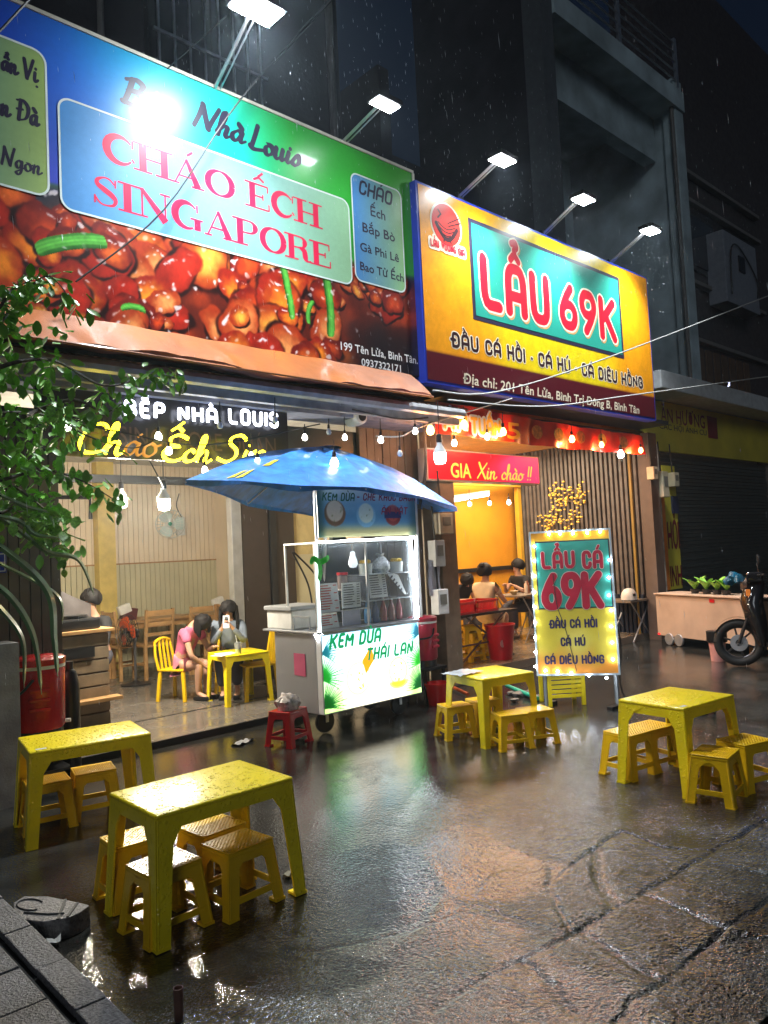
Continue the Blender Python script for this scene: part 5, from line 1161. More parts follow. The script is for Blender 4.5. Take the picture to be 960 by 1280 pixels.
# things in the case
mn = thing('menu_card', 'printed menu card with red lines standing left in the glass case', 'menu', (4.3, 5.42, .95))
def menu(X0, X1, Z0, Z1, t, seed, red=True, Y=5.41, shear=0):
    M = MB(); M.poly([(X0, Y, Z0), (X1, Y, Z0), (X1+shear, Y+.03, Z1), (X0+shear, Y+.03, Z1)], .003, (0, 1, 0)); M.build('sheet', mat('lit_paper', (.8, .85, .86), .5), t)
    r = random.Random(seed); M = MB(); nrow = max(4, int((Z1-Z0)/.024))
    for k in range(nrow):
        z = Z1-.02-(Z1-Z0-.03)*k/nrow; f = (z-Z0)/(Z1-Z0); x = X0+.02+shear*f
        M.bb(x, x+(X1-X0)*r.uniform(.45, .62), Y+.03*f-.004, Y+.03*f-.002, z-.005, z+.003)
        if not red or k % 3 == 0: M.bb(x+(X1-X0)*.7, x+(X1-X0)*.85, Y+.03*f-.004, Y+.03*f-.002, z-.005, z+.003)
    M.build('print', mat('red_menu_print', (.6, .06, .06), .5) if red else mat('grey_menu_print', (.08, .08, .1), .5), t)
menu(4.19, 4.44, 1.08, 1.34, mn, 1); menu(4.19, 4.42, .94, 1.07, mn, 2)
m2 = thing('price_card', 'white card with grey rows right of the red menu card', 'card', (4.6, 5.42, .95)); menu(4.47, 4.70, 1.10, 1.33, m2, 3, False, 5.42, .03)
MB().bb(4.47, 4.69, 5.42, 5.425, .94, 1.08).build('lower_card', mat('lilac_card', (.55, .58, .75), .5), m2)
m3 = thing('order_sheets', 'two white printed sheets hanging on the shelf above the bottles', 'sheets', (5, 5.4, 1.2)); menu(4.79, 5.02, 1.17, 1.40, m3, 4, False, 5.385); 
M = MB(); M.poly([(5.04, 5.385, 1.37), (5.02, 5.385, 1.41), (5.17, 5.385, 1.37), (5.27, 5.385, 1.18), (5.25, 5.385, 1.17)], .003, (0, 1, 0)); M.build('curled_sheet', mat('lit_paper'), m3)
M = MB()
for k in range(5): M.box((5.075+k*.03, 5.38, 1.355-k*.033), (.018, .002, .035), ry=.9)
M.build('print', mat('grey_menu_print'), m3)
BT = [((.10, .30, .62), 'blue water bottle'), ((.12, .16, .30), 'dark blue bottle'), ((.45, .12, .10), 'red drink bottle'), ((.42, .20, .16), 'amber red bottle'), ((.40, .10, .12), 'rightmost red bottle')]
for k, (c, lb_) in enumerate(BT):
    x = 4.82+k*.105; t = thing('bottle', lb_+' on the lowest shelf of the glass case', 'bottle', (x, 5.47, .93), 0, 'bottles in the glass case')
    MB().lathe([(.03, 0), (.034, .01), (.034, .10), (.033, .12), (.018, .165), (.014, .18), (.014, .2)], (x, 5.47, .93), 14).build('liquid', mat('drink_%d' % k, c, .12, nv=.1, coat=.5), t, smooth=True)
    MB().lathe([(.016, .2), (.016, .215), (.01, .217)], (x, 5.47, .93), 12).build('cap', white_p, t)
for k, x in enumerate((4.83, 5.24)):
    t = thing('fruit_jar', ('left' if k == 0 else 'right')+' tub with yellow fruit on the top shelf of the glass case', 'tub', (x, 5.48, 1.4))
    MB().lathe([(.062, 0), (.07, .09), (.07, .1)], (x, 5.48, 1.397), 16).build('tub', mat('frosted_tub', (.55, .6, .58), .25), t, smooth=True)
    M = MB(); 
    for q in range(5): a = q*1.3; M.lathe([(0, -.02), (.024, -.01), (.024, .01), (0, .02)], (x+.032*math.cos(a), 5.48+.032*math.sin(a), 1.515), 8)
    M.build('fruit', mat('yellow_fruit', (.75, .50, .06), .4), t, smooth=True)
t = thing('ice_bag', 'crinkled clear bag of white jelly between two tubs on the top shelf', 'bag', (5.03, 5.48, 1.4))
M = MB().lathe([(.07, 0), (.09, .04), (.085, .1), (.05, .14), (.03, .16), (.05, .19)], (5.03, 5.48, 1.397), 20); M.v = [(x+.01*math.sin(70*z+40*x), y, z+.006*math.sin(60*x)) for x, y, z in M.v]; M.build('film', mat('jelly_film', (.6, .66, .68), .15, nv=.4, nz=50), t, smooth=True)
t = thing('jar', 'glass jar with a red lid behind the price card', 'jar', (4.62, 5.6, 1.2)); MB().lathe([(.05, 0), (.052, .12), (.04, .13)], (4.64, 5.6, 1.27), 16).build('glass', mat('jar_glass', (.25, .2, .2), .1), t, smooth=True); MB().lathe([(.055, .13), (.055, .155)], (4.64, 5.6, 1.27), 16).build('lid', red_p, t)
MB().bb(4.60, 4.735, 5.5, 5.75, 1.255, 1.268).build('inner_shelf', steel, ct)
t = thing('light_bulb', 'large unlit drop-shaped bulb hanging in the left half of the glass case', 'light bulb', (4.56, 5.42, 1.6)); bxp = at(441, 700, Y=5.43)
MB().lathe([(0, -.075), (.03, -.068), (.046, -.04), (.042, -.01), (.026, .04), (.022, .075), (.018, .08)], bxp, 18).build('glass', mat('milk_glass_own_glow', (.8, .85, .86), .25, emit=(.85, .95, 1), es=.75, nv=0), t, smooth=True)  # unlit bulb, brightness put into the glass as a weak glow
MB().tube([bxp+Vector((0, 0, .08)), bxp+Vector((0, 0, .16))], .008, 6).build('cord', alu, t)
rb_ = thing('ribbon_bow', 'bright green ribbon tied to the left post of the glass case', 'ribbon', (4.14, 5.33, 1.5)); pb = at(398, 705, Y=5.335)
M = MB(); 
for (pts, w) in (([(0, 0), (.06, .03), (.10, .05)], .05), ([(0, 0), (-.05, .05), (-.08, .02)], .045), ([(0, .02), (.01, -.06), (.0, -.12)], .06)):
    ribbon(M, catmull(pts, 4), w, lambda x, z, h: (pb.x+x, 5.325-h+.01*math.sin(x*60), pb.z+z), .0, cap=True)
M.build('ribbon', mat('green_ribbon', (.04, .72, .05), .4, nv=.2, nz=30), rb_, fixn=False)
# picture banner above the case
def cban(XX, YY):
    w, h = 1.22, .46; u, v = XX/w, YY/h; C = np.zeros(XX.shape+(3,))+np.array([96, 150, 190.]); C = mix(C, (70, 130, 175), sst(.6, .4, v)); C = mix(C, (150, 150, 110), sst(.32, .1, v)); C = mix(C, (205, 225, 240), sst(.6, 1, v)*.9)
    for (cx, cy, r_, c1, c2) in ((.20, .22, .13, (105, 80, 60), (200, 200, 190)), (.58, .20, .125, (110, 165, 200), (195, 205, 190)), (.93, .20, .11, (120, 45, 45), (170, 80, 70))):
        d = np.hypot(XX-cx, (YY-cy)*1.05)/r_; C = mix(C, c1, sst(1, .94, d)); C = mix(C, c2, sst(.8, .7, np.hypot(XX-cx, YY-cy-.02)/r_)*.8); C = mix(C, (70, 90, 40), sst(.3, .6, noise2(XX, YY, 45, int(cx*90)))*sst(.8, .7, d)*.7)
    C = mix(C, (30, 36, 90), sst(.115, .11, np.abs(XX-.93))*sst(.035, .03, np.abs(YY-.20))); C = mix(C, (20, 60, 60), sst(.12, .0, XX)*sst(.35, .25, np.abs(YY-.25))*.8+sst(1.1, 1.22, XX)*.5); return C
ba = at(396, 613, Y=5.38); bb_ = at(521, 672, Y=5.38)
cb = MB().bb(ba.x, bb_.x, 5.385, 5.40, 1.755, 2.2).build('banner_board', alu, ct)
paint_sheet('banner_face', (Vector((ba.x, 5.382, 1.755)), Vector((1, 0, 0)), Vector((0, 0, 1)), Vector((0, -1, 0))), bb_.x-ba.x, .44, .009, cban, print_m, cb)
FN = (Vector((0, 5.38, 0)), *FC[1:])
lettering('lettering', 'KEM DỪA', BL, FN, bl3((403, 626), (403, 617), (442, 625), 5.38), mat('green_print', (.0, .09, .06), .4, nv=0), cb, wt=.2, gap=.35, h=.003, slant=.2)
lettering('lettering', '- CHÈ KHÚC BẠCH', BL, FN, bl3((446, 625), (446, 617), (518, 626), 5.38), mat('maroon_print', (.22, .01, .05), .4, nv=0), cb, wt=.2, gap=.35, h=.003, slant=.2)
lettering('lettering', 'ĂN VẶT', BL, FN, bl3((477, 642), (477, 634), (508, 643), 5.38), mat('maroon_print'), cb, wt=.2, gap=.35, h=.003, slant=.2)
MB().tube([(ba.x-.02, 5.39, .93), (ba.x-.02, 5.39, 2.22)], .014, 6).build('mast', alu, ct)
MB().tube([(bb_.x+.02, 5.39, .93), (bb_.x+.02, 5.39, 2.2)], .014, 6).build('mast', alu, ct)

# ------------------------------------------------------------------ blue umbrella
um = thing('umbrella', 'large blue tarpaulin umbrella over the dessert cart', 'umbrella', (4.6, 5.7, 0))
rim = [at(232, 600, Y=5.3), at(300, 601, Y=4.85), at(375, 607, Y=4.6), at(457, 609, Y=4.55), at(525, 620, Y=4.75), at(571, 634, Y=5.3), at(530, 640, Y=6.5), at(392, 643, Y=6.85), at(310, 627, Y=6.3)]
pk_ = at(412, 559, Y=5.65); n = len(rim); rings = []
for j in range(7):
    t = j/6; ring = []
    for i in range(n*6):
        a = i/6; i0 = int(a) % n; f = a-int(a); r_ = rim[i0].lerp(rim[(i0+1) % n], f); bow = math.sin(PI*f)
        c = pk_ + Vector((.12*math.cos(2*PI*i/(n*6)), .1*math.sin(2*PI*i/(n*6)), 0)); p = c.lerp(r_, t); p.z += (.10 if f == 0 else .10-.03*bow)*math.sin(PI*t)-.02*bow*t*t*t*0
        p.z += .006*math.sin(i*1.7+j*2)*math.sin(PI*t); ring.append(p)
    rings.append(ring)
G = [r+[r[0]] for r in rings]
M = MB().sheet(G); M.sheet([[(p[0], p[1], p[2]-.008) for p in r] for r in G]); fs0 = len(M.f); M.add([pk_+Vector((0, 0, .02))]+[p for p in rings[0]], [(0, i+1, (i+1) % (n*6)+1) for i in range(n*6)])
blue_t = mat('blue_tarpaulin', (.03, .21, .64), .5, nv=.35, nz=9, bump=.7, bscale=9, coat=.08)
M.build('canopy', blue_t, um, smooth=True, sharp=1.2, fixn=False)
M = MB()
for (i0, j0) in ((4, 5), (5, 5), (6, 4)):
    q = [Vector(G[j0][i0]), Vector(G[j0][i0+1]), Vector(G[j0+1][i0+1]), Vector(G[j0+1][i0])]; c = sum(q, Vector())/4
    M.add([c+(v-c)*(.75 if k % 2 else .5)+Vector((0, -.002, .006)) for k, v in enumerate(q)], [(0, 1, 2, 3)])
M.build('yellow_print', mat('yellow_logo_print', (.8, .62, .03), .45), um)
# hanging valance on the far side, darker underside shows
V = []
for i in range(n*6+1):
    p = rings[-1][i % (n*6)]; V.append(p)
M = MB().sheet([[(p.x, p.y, p.z+.001) for p in V], [(p.x+.01*math.sin(i*.9), p.y, p.z-.035-.012*math.sin(i*.7)) for i, p in enumerate(V)]]); M.build('valance', blue_t, um, smooth=True, sharp=2, fixn=False)
for i in range(n): MB().tube([pk_+Vector((0, 0, -.05)), pk_.lerp(rim[i], .5)+Vector((0, 0, .06)), rim[i]+Vector((0, 0, -.02))], .008, 5).build('rib', alu, um)
MB().tube([(pk_.x, pk_.y+.25, .93), (pk_.x, pk_.y, pk_.z)], .018, 8).build('pole', alu, um)
M = MB(); a, b = at(290, 596, Y=5.1), at(303, 592, Y=5.1); 
lettering('yellow_logo', 'SUN', BL, ((at(284, 600, Y=4.98)), (1, .0, .02), (.1, .35, .28), (0, -.6, .6)), (0, .16, 0, .11), mat('yellow_logo_print', (.8, .62, .03), .4), um, wt=.3, gap=.3, h=.014, slant=.4) if False else None

# ------------------------------------------------------------------ standing sign with bulbs
ss = thing('standing_sign', 'free-standing hotpot menu sign edged with small white bulbs', 'sign', at(720, 885, Z=0))
BLs = at(682, 878, Z=0); BRs = at(764, 893, Z=0)
pBL = BLs; ex = Vector((BRs.x-BLs.x, BRs.y-BLs.y, 0)); 
# face plane through both feet, leaning slightly back
dep = (BLs-EYE).dot(Fv)
def onface(x, y):
    d = Fv + Rv*((x-480)/FPX) + Uv*((640-y)/FPX); nrm = SN; t = (FO-EYE).dot(nrm)/d.dot(nrm); return EYE+d*t
SA = R(-55); SX = Vector((math.cos(SA), math.sin(SA), 0)); lean = R(4); SBk = Vector((-SX.y, SX.x, 0))       # SBk points away from the camera
SY = (Vector((0, 0, math.cos(lean)))+SBk*math.sin(lean)); SN = SX.cross(SY).normalized()
if SN.dot(EYE-BLs) < 0: SN = -SN
FO = (BLs+BRs)/2
cTL, cTR, cBR, cBL = onface(667, 667), onface(766, 662), onface(768, 846), onface(669, 838)
def suv(P): return ((P-FO).dot(SX), (P-FO).dot(SY))
U0_, U1_ = (suv(cTL)[0]+suv(cBL)[0])/2, (suv(cTR)[0]+suv(cBR)[0])/2; V1_ = (suv(cTL)[1]+suv(cTR)[1])/2; V0_ = (suv(cBL)[1]+suv(cBR)[1])/2
FSS = (FO, SX, SY, SN)
def sP(u, v, h=0): return FO+SX*u+SY*v+SN*h
def sbox(M, u0, u1, v0, v1, h0, h1):
    vs = [sP(u, v, h) for h in (h0, h1) for v in (v0, v1) for u in (u0, u1)]; return M.add(vs, [(0, 2, 3, 1), (4, 5, 7, 6), (0, 1, 5, 4), (2, 6, 7, 3), (0, 4, 6, 2), (1, 3, 7, 5)])
sbox(MB(), U0_, U1_, V0_, V1_, -.22, -.004).build('box', mat('brown_side', (.14, .09, .075), .45), ss, bevel=.004)
M = MB(); e = .018
for q in ((U0_-e, U1_+e, V1_, V1_+e), (U0_-e, U1_+e, V0_-e, V0_), (U0_-e, U0_, V0_, V1_), (U1_, U1_+e, V0_, V1_)): sbox(M, *q, -.03, .012)
M.build('frame', mat('pale_blue_frame', (.42, .50, .56), .4), ss)
for u in (U0_+.06, U1_-.02):
    for h in (-.02, -.20):
        a = sP(u, V0_, h); MB().beam((a.x, a.y, .0), a, .025).build('leg', mat('grey_leg', (.28, .30, .33), .4), ss)
a = sP(U1_-.02, V0_, -.0); MB().bb(a.x-.16, a.x+.16, a.y-.03, a.y+.03, 0, .03).build('foot', black_p, ss); a = sP(U0_+.06, V0_, -.1); MB().bb(a.x-.14, a.x+.14, a.y-.03, a.y+.03, 0, .03).build('foot', black_p, ss)
SWd, SHt = U1_-U0_, V1_-V0_
def sspaint(XX, YY):
    u, v = XX/SWd, YY/SHt; C = np.zeros(XX.shape+(3,))+np.array([200, 182, 62.]); C = mix(C, (210, 135, 50), sst(.25, .0, v+.12*noise2(XX, YY, 7, 1))); C = mix(C, (228, 215, 110), sst(.3, .0, np.hypot(u-.5, (v-.22)*1.6))); C = mix(C, (205, 140, 30), sst(.92, .97, v)); return C
spr = mat('sign_print_lit', attr=True, rough=.3, nv=.05, es=.12, coat=.3)
paint_sheet('printed_face', (sP(U0_, V0_, 0), SX, SY, SN), SWd, SHt, .012, sspaint, spr, ss)
def su(x, y): return suv(onface(x, y))
g0, g1 = su(673, 762), su(761, 673)
sbox(MB(), g0[0], g1[0], g0[1], g1[1], .001, .003).build('panel_border', ink, ss); sbox(MB(), g0[0]+.012, g1[0]-.012, g0[1]+.012, g1[1]-.012, .003, .0045).build('green_panel', mat('teal_sign_print', (.04, .30, .24), .35, emit=(.04, .30, .24), es=.10), ss)
def sb(bl, tl, br): a, b, c = su(*bl), su(*tl), su(*br); return (a[0], c[0], (a[1]+c[1])/2, (a[1]+c[1])/2+b[1]-a[1])
for s, q, w_, gp_ in (('LẨU', ((679, 709), (679, 691), (717, 709)), .22, .42), ('CÁ', ((730, 709), (730, 690), (752, 709)), .22, .42), ('69K', ((682, 757), (682, 719), (751, 758)), .24, .34)):
    bx = sb(*q)
    lettering('title_outline', s, BL, FSS, bx, mat('pale_pink_print', (.78, .62, .58), .3, nv=0), ss, wt=w_, gap=gp_, h=.006, grow=.012)
    lettering('title_lettering', s, BL, FSS, bx, mat('rose_red_print', (.50, .02, .05), .3), ss, wt=w_, gap=gp_, h=.011)
nav = mat('navy_print', (.03, .025, .10), .3, nv=0)
for s, q in (('ĐẦU CÁ HỒI', ((688, 783), (688, 774), (746, 785))), ('CÁ HÚ', ((702, 806), (702, 797), (731, 807))), ('CÁ DIÊU HỒNG', ((682, 826), (682, 817), (755, 832)))):
    lettering('menu_lettering', s, BL, FSS, sb(*q), nav, ss, wt=.24, gap=.36, h=.004)
lit = [(734, 666), (750, 665), (668, 720), (668, 740), (669, 759), (714, 841), (736, 844), (765, 803), (766, 824), (762, 700), (761, 722), (686, 668), (700, 667.5), (716, 667), (668, 683), (668, 701), (669, 778), (669, 797), (669, 815), (669, 833), (682, 838), (697, 839), (758, 847), (761, 744), (764, 763), (764, 783)]
glow_s = mat('sign_bulb_glow', (.9, .9, .95), .4, emit=(.85, .93, 1), es=90, nv=0)
M0 = MB().lathe([(0, -.012), (.011, -.005), (.011, .005), (0, .012)], (0, 0, 0), 8).mesh('bulb', smooth=True)
for (x, y) in lit:
    c = onface(x, y)+SN*.02; o = link('edge_bulb', M0, glow_s, ss); o.location = c-wloc(ss)
l = bpy.data.lights.new('sign_glow', 'POINT'); l.energy = 1.3; l.color = (.85, .92, 1); l.shadow_soft_size = .3
for c in (sP(U0_-.02, .45, .12), sP(U1_, .6, .12), sP((U0_+U1_)/2, V0_-.02, .14)): lo = bpy.data.objects.new('sign_glow', l); COL.objects.link(lo); lo.location = c
cable([sP(.02, V0_+.02, .02), sP(-.06, .75, .02), sP(-.13, 1.0, .02), sP(-.15, 1.3, .02)], .004, 'thin dark wire hanging across the standing sign')
cable([sP(U1_, .9, -.2), sP(U1_+.06, .6, -.24), sP(U1_+.03, .2, -.26), sP(U1_+.1, .0, -.24)], .008, 'black cable looping down the right side of the standing sign')

# ------------------------------------------------------------------ people
def skin_obj(name, nodes, edges, m, parent, sub=2):
    me = bpy.data.meshes.new(name); me.from_pydata([n[0] for n in nodes], edges, []); o = bpy.data.objects.new('t', me); COL.objects.link(o)
    md = o.modifiers.new('s', 'SKIN'); md.use_smooth_shade = True
    for i, n in enumerate(nodes): r = n[1]; sv = me.skin_vertices[0].data[i]; sv.radius = (r, r) if not hasattr(r, '__len__') else r; sv.use_root = (i == 0)
    sb_ = o.modifiers.new('u', 'SUBSURF'); sb_.levels = sub; sb_.render_levels = sub
    dg = bpy.context.evaluated_depsgraph_get(); m2 = bpy.data.meshes.new_from_object(o.evaluated_get(dg)); bpy.data.objects.remove(o); bpy.data.meshes.remove(me)
    for p in m2.polygons: p.use_smooth = True
    m2.materials.clear(); return link(name, m2, m, parent)
def V(*a): return Vector(a)
def make_person(label, loc, face, J, cloth, hair='long', cloth_m=None, lower_m=None, shoe_m=None, s=1.0, group=None, skirt=None, sleeve=1.0, head_dir=(1, 0, -.3), sk=None):
    """J: joints in metres, x forward, y left, z up. keys: pel chest neck head, and l/r sh el ha hip kn an toe"""
    sk = sk or skin; t = thing('person', label, 'person', loc, face, group); t.scale = (s, s, s)
    J = {k: Vector(v) for k, v in J.items()}; N = []; E = []; ix = {}
    def nd(k, p, r): ix[k] = len(N); N.append((p, r)); return ix[k]
    def ed(a, b): E.append((ix[a], ix[b]))
    nd('pel', J['pel'], (.125, .10)); mid = J['pel'].lerp(J['chest'], .5); nd('mid', mid, (.11, .09)); ed('pel', 'mid'); nd('chest', J['chest'], (.13, .10)); ed('mid', 'chest')
    nb = J['neck']; nd('neck', nb, .048); ed('chest', 'neck'); hd = Vector(head_dir).normalized(); H = J['head']
    nd('jaw', nb.lerp(H, .55)+hd*.02, (.062, .06)); ed('neck', 'jaw'); nd('face', H, (.082, .088)); ed('jaw', 'face'); nd('top', H+(H-nb).normalized()*.075, (.06, .068)); ed('face', 'top')
    for sd in 'lr':
        nd(sd+'sh', J[sd+'sh'], .052); ed('chest', sd+'sh'); nd(sd+'ua', J[sd+'sh'].lerp(J[sd+'el'], .5), .042); ed(sd+'sh', sd+'ua'); nd(sd+'el', J[sd+'el'], .036); ed(sd+'ua', sd+'el')
        nd(sd+'fa', J[sd+'el'].lerp(J[sd+'ha'], .4), .036); ed(sd+'el', sd+'fa'); nd(sd+'wr', J[sd+'el'].lerp(J[sd+'ha'], .82), .024); ed(sd+'fa', sd+'wr')
        hv = (J[sd+'ha']-J[sd+'el']).normalized(); nd(sd+'pa', J[sd+'ha'], (.034, .018)); ed(sd+'wr', sd+'pa')
        side = hv.cross(Vector((0, 0, 1))); side = side.normalized() if side.length > .1 else Vector((0, 1, 0)); dn = side.cross(hv)
        for q in range(4):
            b0 = J[sd+'ha']+hv*.035+side*(.024-.016*q); l = (.036, .042, .038, .028)[q]; k1, k2 = f'{sd}f{q}a', f'{sd}f{q}b'
            nd(k1, b0+hv*l, .0085); ed(sd+'pa', k1); nd(k2, b0+hv*(l*1.5)+dn*(-.022 if dn.z > 0 else .022), .007); ed(k1, k2)
        nd(sd+'t', J[sd+'ha']+side*.04+hv*.012, .010); ed(sd+'pa', sd+'t'); nd(sd+'t2', J[sd+'ha']+side*.05+hv*.04, .008); ed(sd+'t', sd+'t2')
        nd(sd+'hip', J[sd+'hip'], .088); ed('pel', sd+'hip'); nd(sd+'th', J[sd+'hip'].lerp(J[sd+'kn'], .55), .072); ed(sd+'hip', sd+'th'); nd(sd+'kn', J[sd+'kn'], .054); ed(sd+'th', sd+'kn')
        nd(sd+'ca', J[sd+'kn'].lerp(J[sd+'an'], .3), .052); ed(sd+'kn', sd+'ca'); nd(sd+'an', J[sd+'an'], .033); ed(sd+'ca', sd+'an')
        nd(sd+'to', J[sd+'toe'], (.036, .022)); ed(sd+'an', sd+'to')
    skin_obj('body', N, E, sk, t)
    # clothing: the same skeleton a little wider
    N2 = []; E2 = []; ix2 = {}
    def n2(k, p, r, par=None):
        ix2[k] = len(N2); N2.append((p, r))
        if par: E2.append((ix2[par], ix2[k]))
    n2('pel', J['pel']+V(0, 0, -.02), (.128, .112)); n2('mid', mid, (.122, .098), 'pel'); n2('chest', J['chest'], (.14, .108), 'mid'); n2('col', J['chest'].lerp(nb, .66), .088, 'chest')
    for sd in 'lr':
        n2(sd+'sh', J[sd+'sh'], .076, 'chest'); n2(sd+'ua', J[sd+'sh'].lerp(J[sd+'el'], .5), .060, sd+'sh')
        if sleeve > .9: n2(sd+'el', J[sd+'el'], .048, sd+'ua'); n2(sd+'wr', J[sd+'el'].lerp(J[sd+'ha'], .8), .036, sd+'el')
    skin_obj(cloth, N2, E2, cloth_m, t)
    if lower_m:
        N3 = [(J['pel']+V(0, 0, -.01), (.15, .125)), (J['pel'].lerp(J['chest'], .38), (.125, .105))]; E3 = [(0, 1)]
        for sd in 'lr':
            b = len(N3); end = 1.0 if skirt is None else skirt
            N3.append((J[sd+'hip'], .115)); E3.append((0, b)); N3.append((J[sd+'hip'].lerp(J[sd+'kn'], .55), .104)); E3.append((b, b+1))
            if end >= 1: N3.append((J[sd+'kn'], .092)); E3.append((b+1, b+2)); N3.append((J[sd+'kn'].lerp(J[sd+'an'], .85), .072)); E3.append((b+2, b+3))
        skin_obj('trousers' if skirt is None else 'skirt', N3, E3, lower_m, t)
    for sd in 'lr':
        a, b = J[sd+'an'], J[sd+'toe']; d = (b-a); d.z = 0; d.normalize()
        M = MB(); rz = math.atan2(d.y, d.x); c = a.lerp(b, .45); M.box((c.x, c.y, .03), (.235, .088, .05), rz=rz); M.build('shoe', shoe_m or black_p, t, local=True, bevel=.018, seg=2, smooth=True)
    # face
    hs_ = hd.cross(V(0, 0, 1)).normalized(); hu = hs_.cross(hd); M = MB()
    for sg_ in (-1, 1): M.lathe([(0, -.006), (.011, 0), (0, .006)], H+hd*.082+hs_*.030*sg_+hu*.008, 8)
    M.build('eyes', black_p, t, local=True)
    MB().lathe([(0, -.02), (.012, -.012), (.006, .018), (0, .022)], H+hd*.094-hu*.022, 8).build('nose', sk, t, local=True, smooth=True)
    MB().box(H+hd*.080-hu*.052, (.012, .034, .008), rz=math.atan2(hd.y, hd.x)).build('mouth', mat('lips', (.45, .10, .09), .4), t, local=True)
    # hair: a cap drawn round the back of the skull, then locks
    M = MB(); c = H+(H-nb).normalized()*.02-hd*.014; up_ = (H-nb).normalized(); up_ = (up_-hd*up_.dot(hd)).normalized(); sd_ = hd.cross(up_); G = []
    for i in range(13):
        th = PI*.74*i/12; row = []
        for j in range(25):
            ph = 2*PI*j/24; r_ = .100+.004*math.sin(j*5+i); f = math.cos(ph)
            tt = th*(1-.36*max(0, f)**2); q = up_*math.cos(tt)+(hd*f+sd_*math.sin(ph))*math.sin(tt); row.append(c+Vector((q.x, q.y, q.z))*r_*(1.15))
        G.append(row)
    M.sheet(G)
    if hair in ('long', 'bob'):
        L = .36 if hair == 'long' else .17
        for k in range(26):
            ph = R(78+204*k/25); q = (hd*math.cos(ph)+sd_*math.sin(ph)); a = c+q*.104; wv = .012*math.sin(k*2.1)
            M.tube([a+up_*.02, a+V(0, 0, -L*.35)+q*.010, a+V(0, 0, -L*.7)+q*(.006+wv), a+V(0, 0, -L*(.9+.12*math.sin(k*3)))+q*wv], [.020, .021, .017, .004], 6)
    elif hair == 'bun':
        M.lathe([(0, -.045), (.035, -.03), (.048, 0), (.035, .03), (0, .045)], c+up_*.075-hd*.075, 12)
    M.build('hair', hair_m, t, local=True, smooth=True, fixn=False)
    return t
def seated(lean=.1, hands=((.42, .09, .68), (.42, -.09, .68)), el=((.22, .24, .66), (.22, -.24, .66)), head=(.20, 0, 1.17), seat=.44, kn=.42, kz=.46, feet=(.40, .10)):
    return dict(pel=(0, 0, seat+.09), chest=(lean, 0, seat+.42), neck=(lean+.05, 0, seat+.60), head=(head[0], head[1], head[2]), lsh=(lean+.01, .155, seat+.49), rsh=(lean+.01, -.155, seat+.49), lel=el[0], rel=el[1], lha=hands[0], rha=hands[1],
                lhip=(.03, .09, seat+.06), rhip=(.03, -.09, seat+.06), lkn=(kn, .10, kz+.03), rkn=(kn, -.09, kz+.03), lan=(feet[0], feet[1], .09), ran=(feet[0]-.03, -feet[1]+.02, .09), ltoe=(feet[0]+.15, feet[1], .03), rtoe=(feet[0]+.12, -feet[1]+.02, .03))
pinkc = mat('pink_cloth', (.62, .14, .24), .8, nv=.15); pinkl = mat('pale_pink_cloth', (.58, .20, .28), .8); greyc = mat('grey_blue_knit', (.16, .19, .24), .9, bump=.3, bscale=120); jean = mat('dark_trousers', (.07, .07, .09), .8)
cream_d = mat('cream_dress', (.70, .55, .36), .7, nv=.1); blackc = mat('black_shirt', (.02, .02, .022), .8)
FZ = .05
p = at(225, 874, Z=FZ); g1 = Vector((p.x, p.y, FZ))
make_person('girl in a pink dress sitting on a yellow chair, looking down at the low table', g1, R(-62), seated(.20, ((.50, .06, .66), (.40, -.02, .42)), ((.33, .2, .60), (.32, -.2, .58)), (.37, 0, .97), .38, .36, .42, (.34, .08)), 'dress_top', 'bob', pinkc, pinkl, black_p, .88, skirt=.5, sleeve=.5, head_dir=(.8, .1, -.75))
p = at(291, 867, Z=FZ); g2 = Vector((p.x, p.y, FZ))
make_person('girl with long black hair in a grey sweater holding up a phone', g2, R(-128), seated(.06, ((.34, .035, .93), (.33, -.045, .92)), ((.24, .20, .70), (.24, -.20, .70)), (.14, 0, 1.10), .42, .38, .44, (.32, .10)), 'sweater', 'long', greyc, jean, black_p, .88, head_dir=(1, -.1, -.35))
ph = thing('phone', 'light grey phone held up by the girl in the grey sweater', 'phone', g2)
q = Matrix.Rotation(R(-128), 3, 'Z') @ V(.36*.88, -.005, .97*.88); MB().box(g2+q, (.012, .075, .15), rz=R(-128), ry=-.35).build('body', mat('phone_back', (.45, .45, .48), .25), ph, bevel=.004); MB().box(g2+q+V(.0, -.0, .04), (.02, .03, .03), rz=R(-128), ry=-.35).build('camera_bump', black_p, ph)

# low table and chairs of the two girls
def plastic_chair_proto():
    t = thing('plastic_chair', '', 'chair', (0, 0, 0), 0, 'yellow plastic chairs in the porridge shop'); m = yel_chair
    MB().bb(-.20, .20, -.20, .20, .41, .435).build('seat', m, t, local=True, bevel=.01, smooth=True)
    for sx in (-1, 1):
        for sy in (-1, 1): MB().beam((sx*.215, sy*.20, 0), (sx*.18, sy*.17, .415), .045, .04).build('leg', m, t, local=True, bevel=.006)
    M = MB()
    for s in (-1, 1): M.tube([(-.19, s*.19, .42), (-.235, s*.20, .62), (-.26, s*.17, .80)], [.02, .018, .017], 8)
    M.tube([(-.26, s_, .80+.04*math.cos(s_*9)) for s_ in np.linspace(-.17, .17, 9)], .022, 8); M.build('back_frame', m, t, local=True, smooth=True)
    for k in range(3): MB().beam((-.205, -.09+.09*k, .43), (-.255, -.085+.085*k, .82), .035, .010).build('back_slat', m, t, local=True, bevel=.003)
    return t
pcn = plastic_chair_proto()
def put(o, pos, rz, label, group=None, s=1, first=False):
    c = o if first else copy_tree(o); c.location = pos; c.rotation_euler = (0, 0, rz); c['label'] = label; c.scale = (s, s, s)
    if group: c['group'] = group
    return c
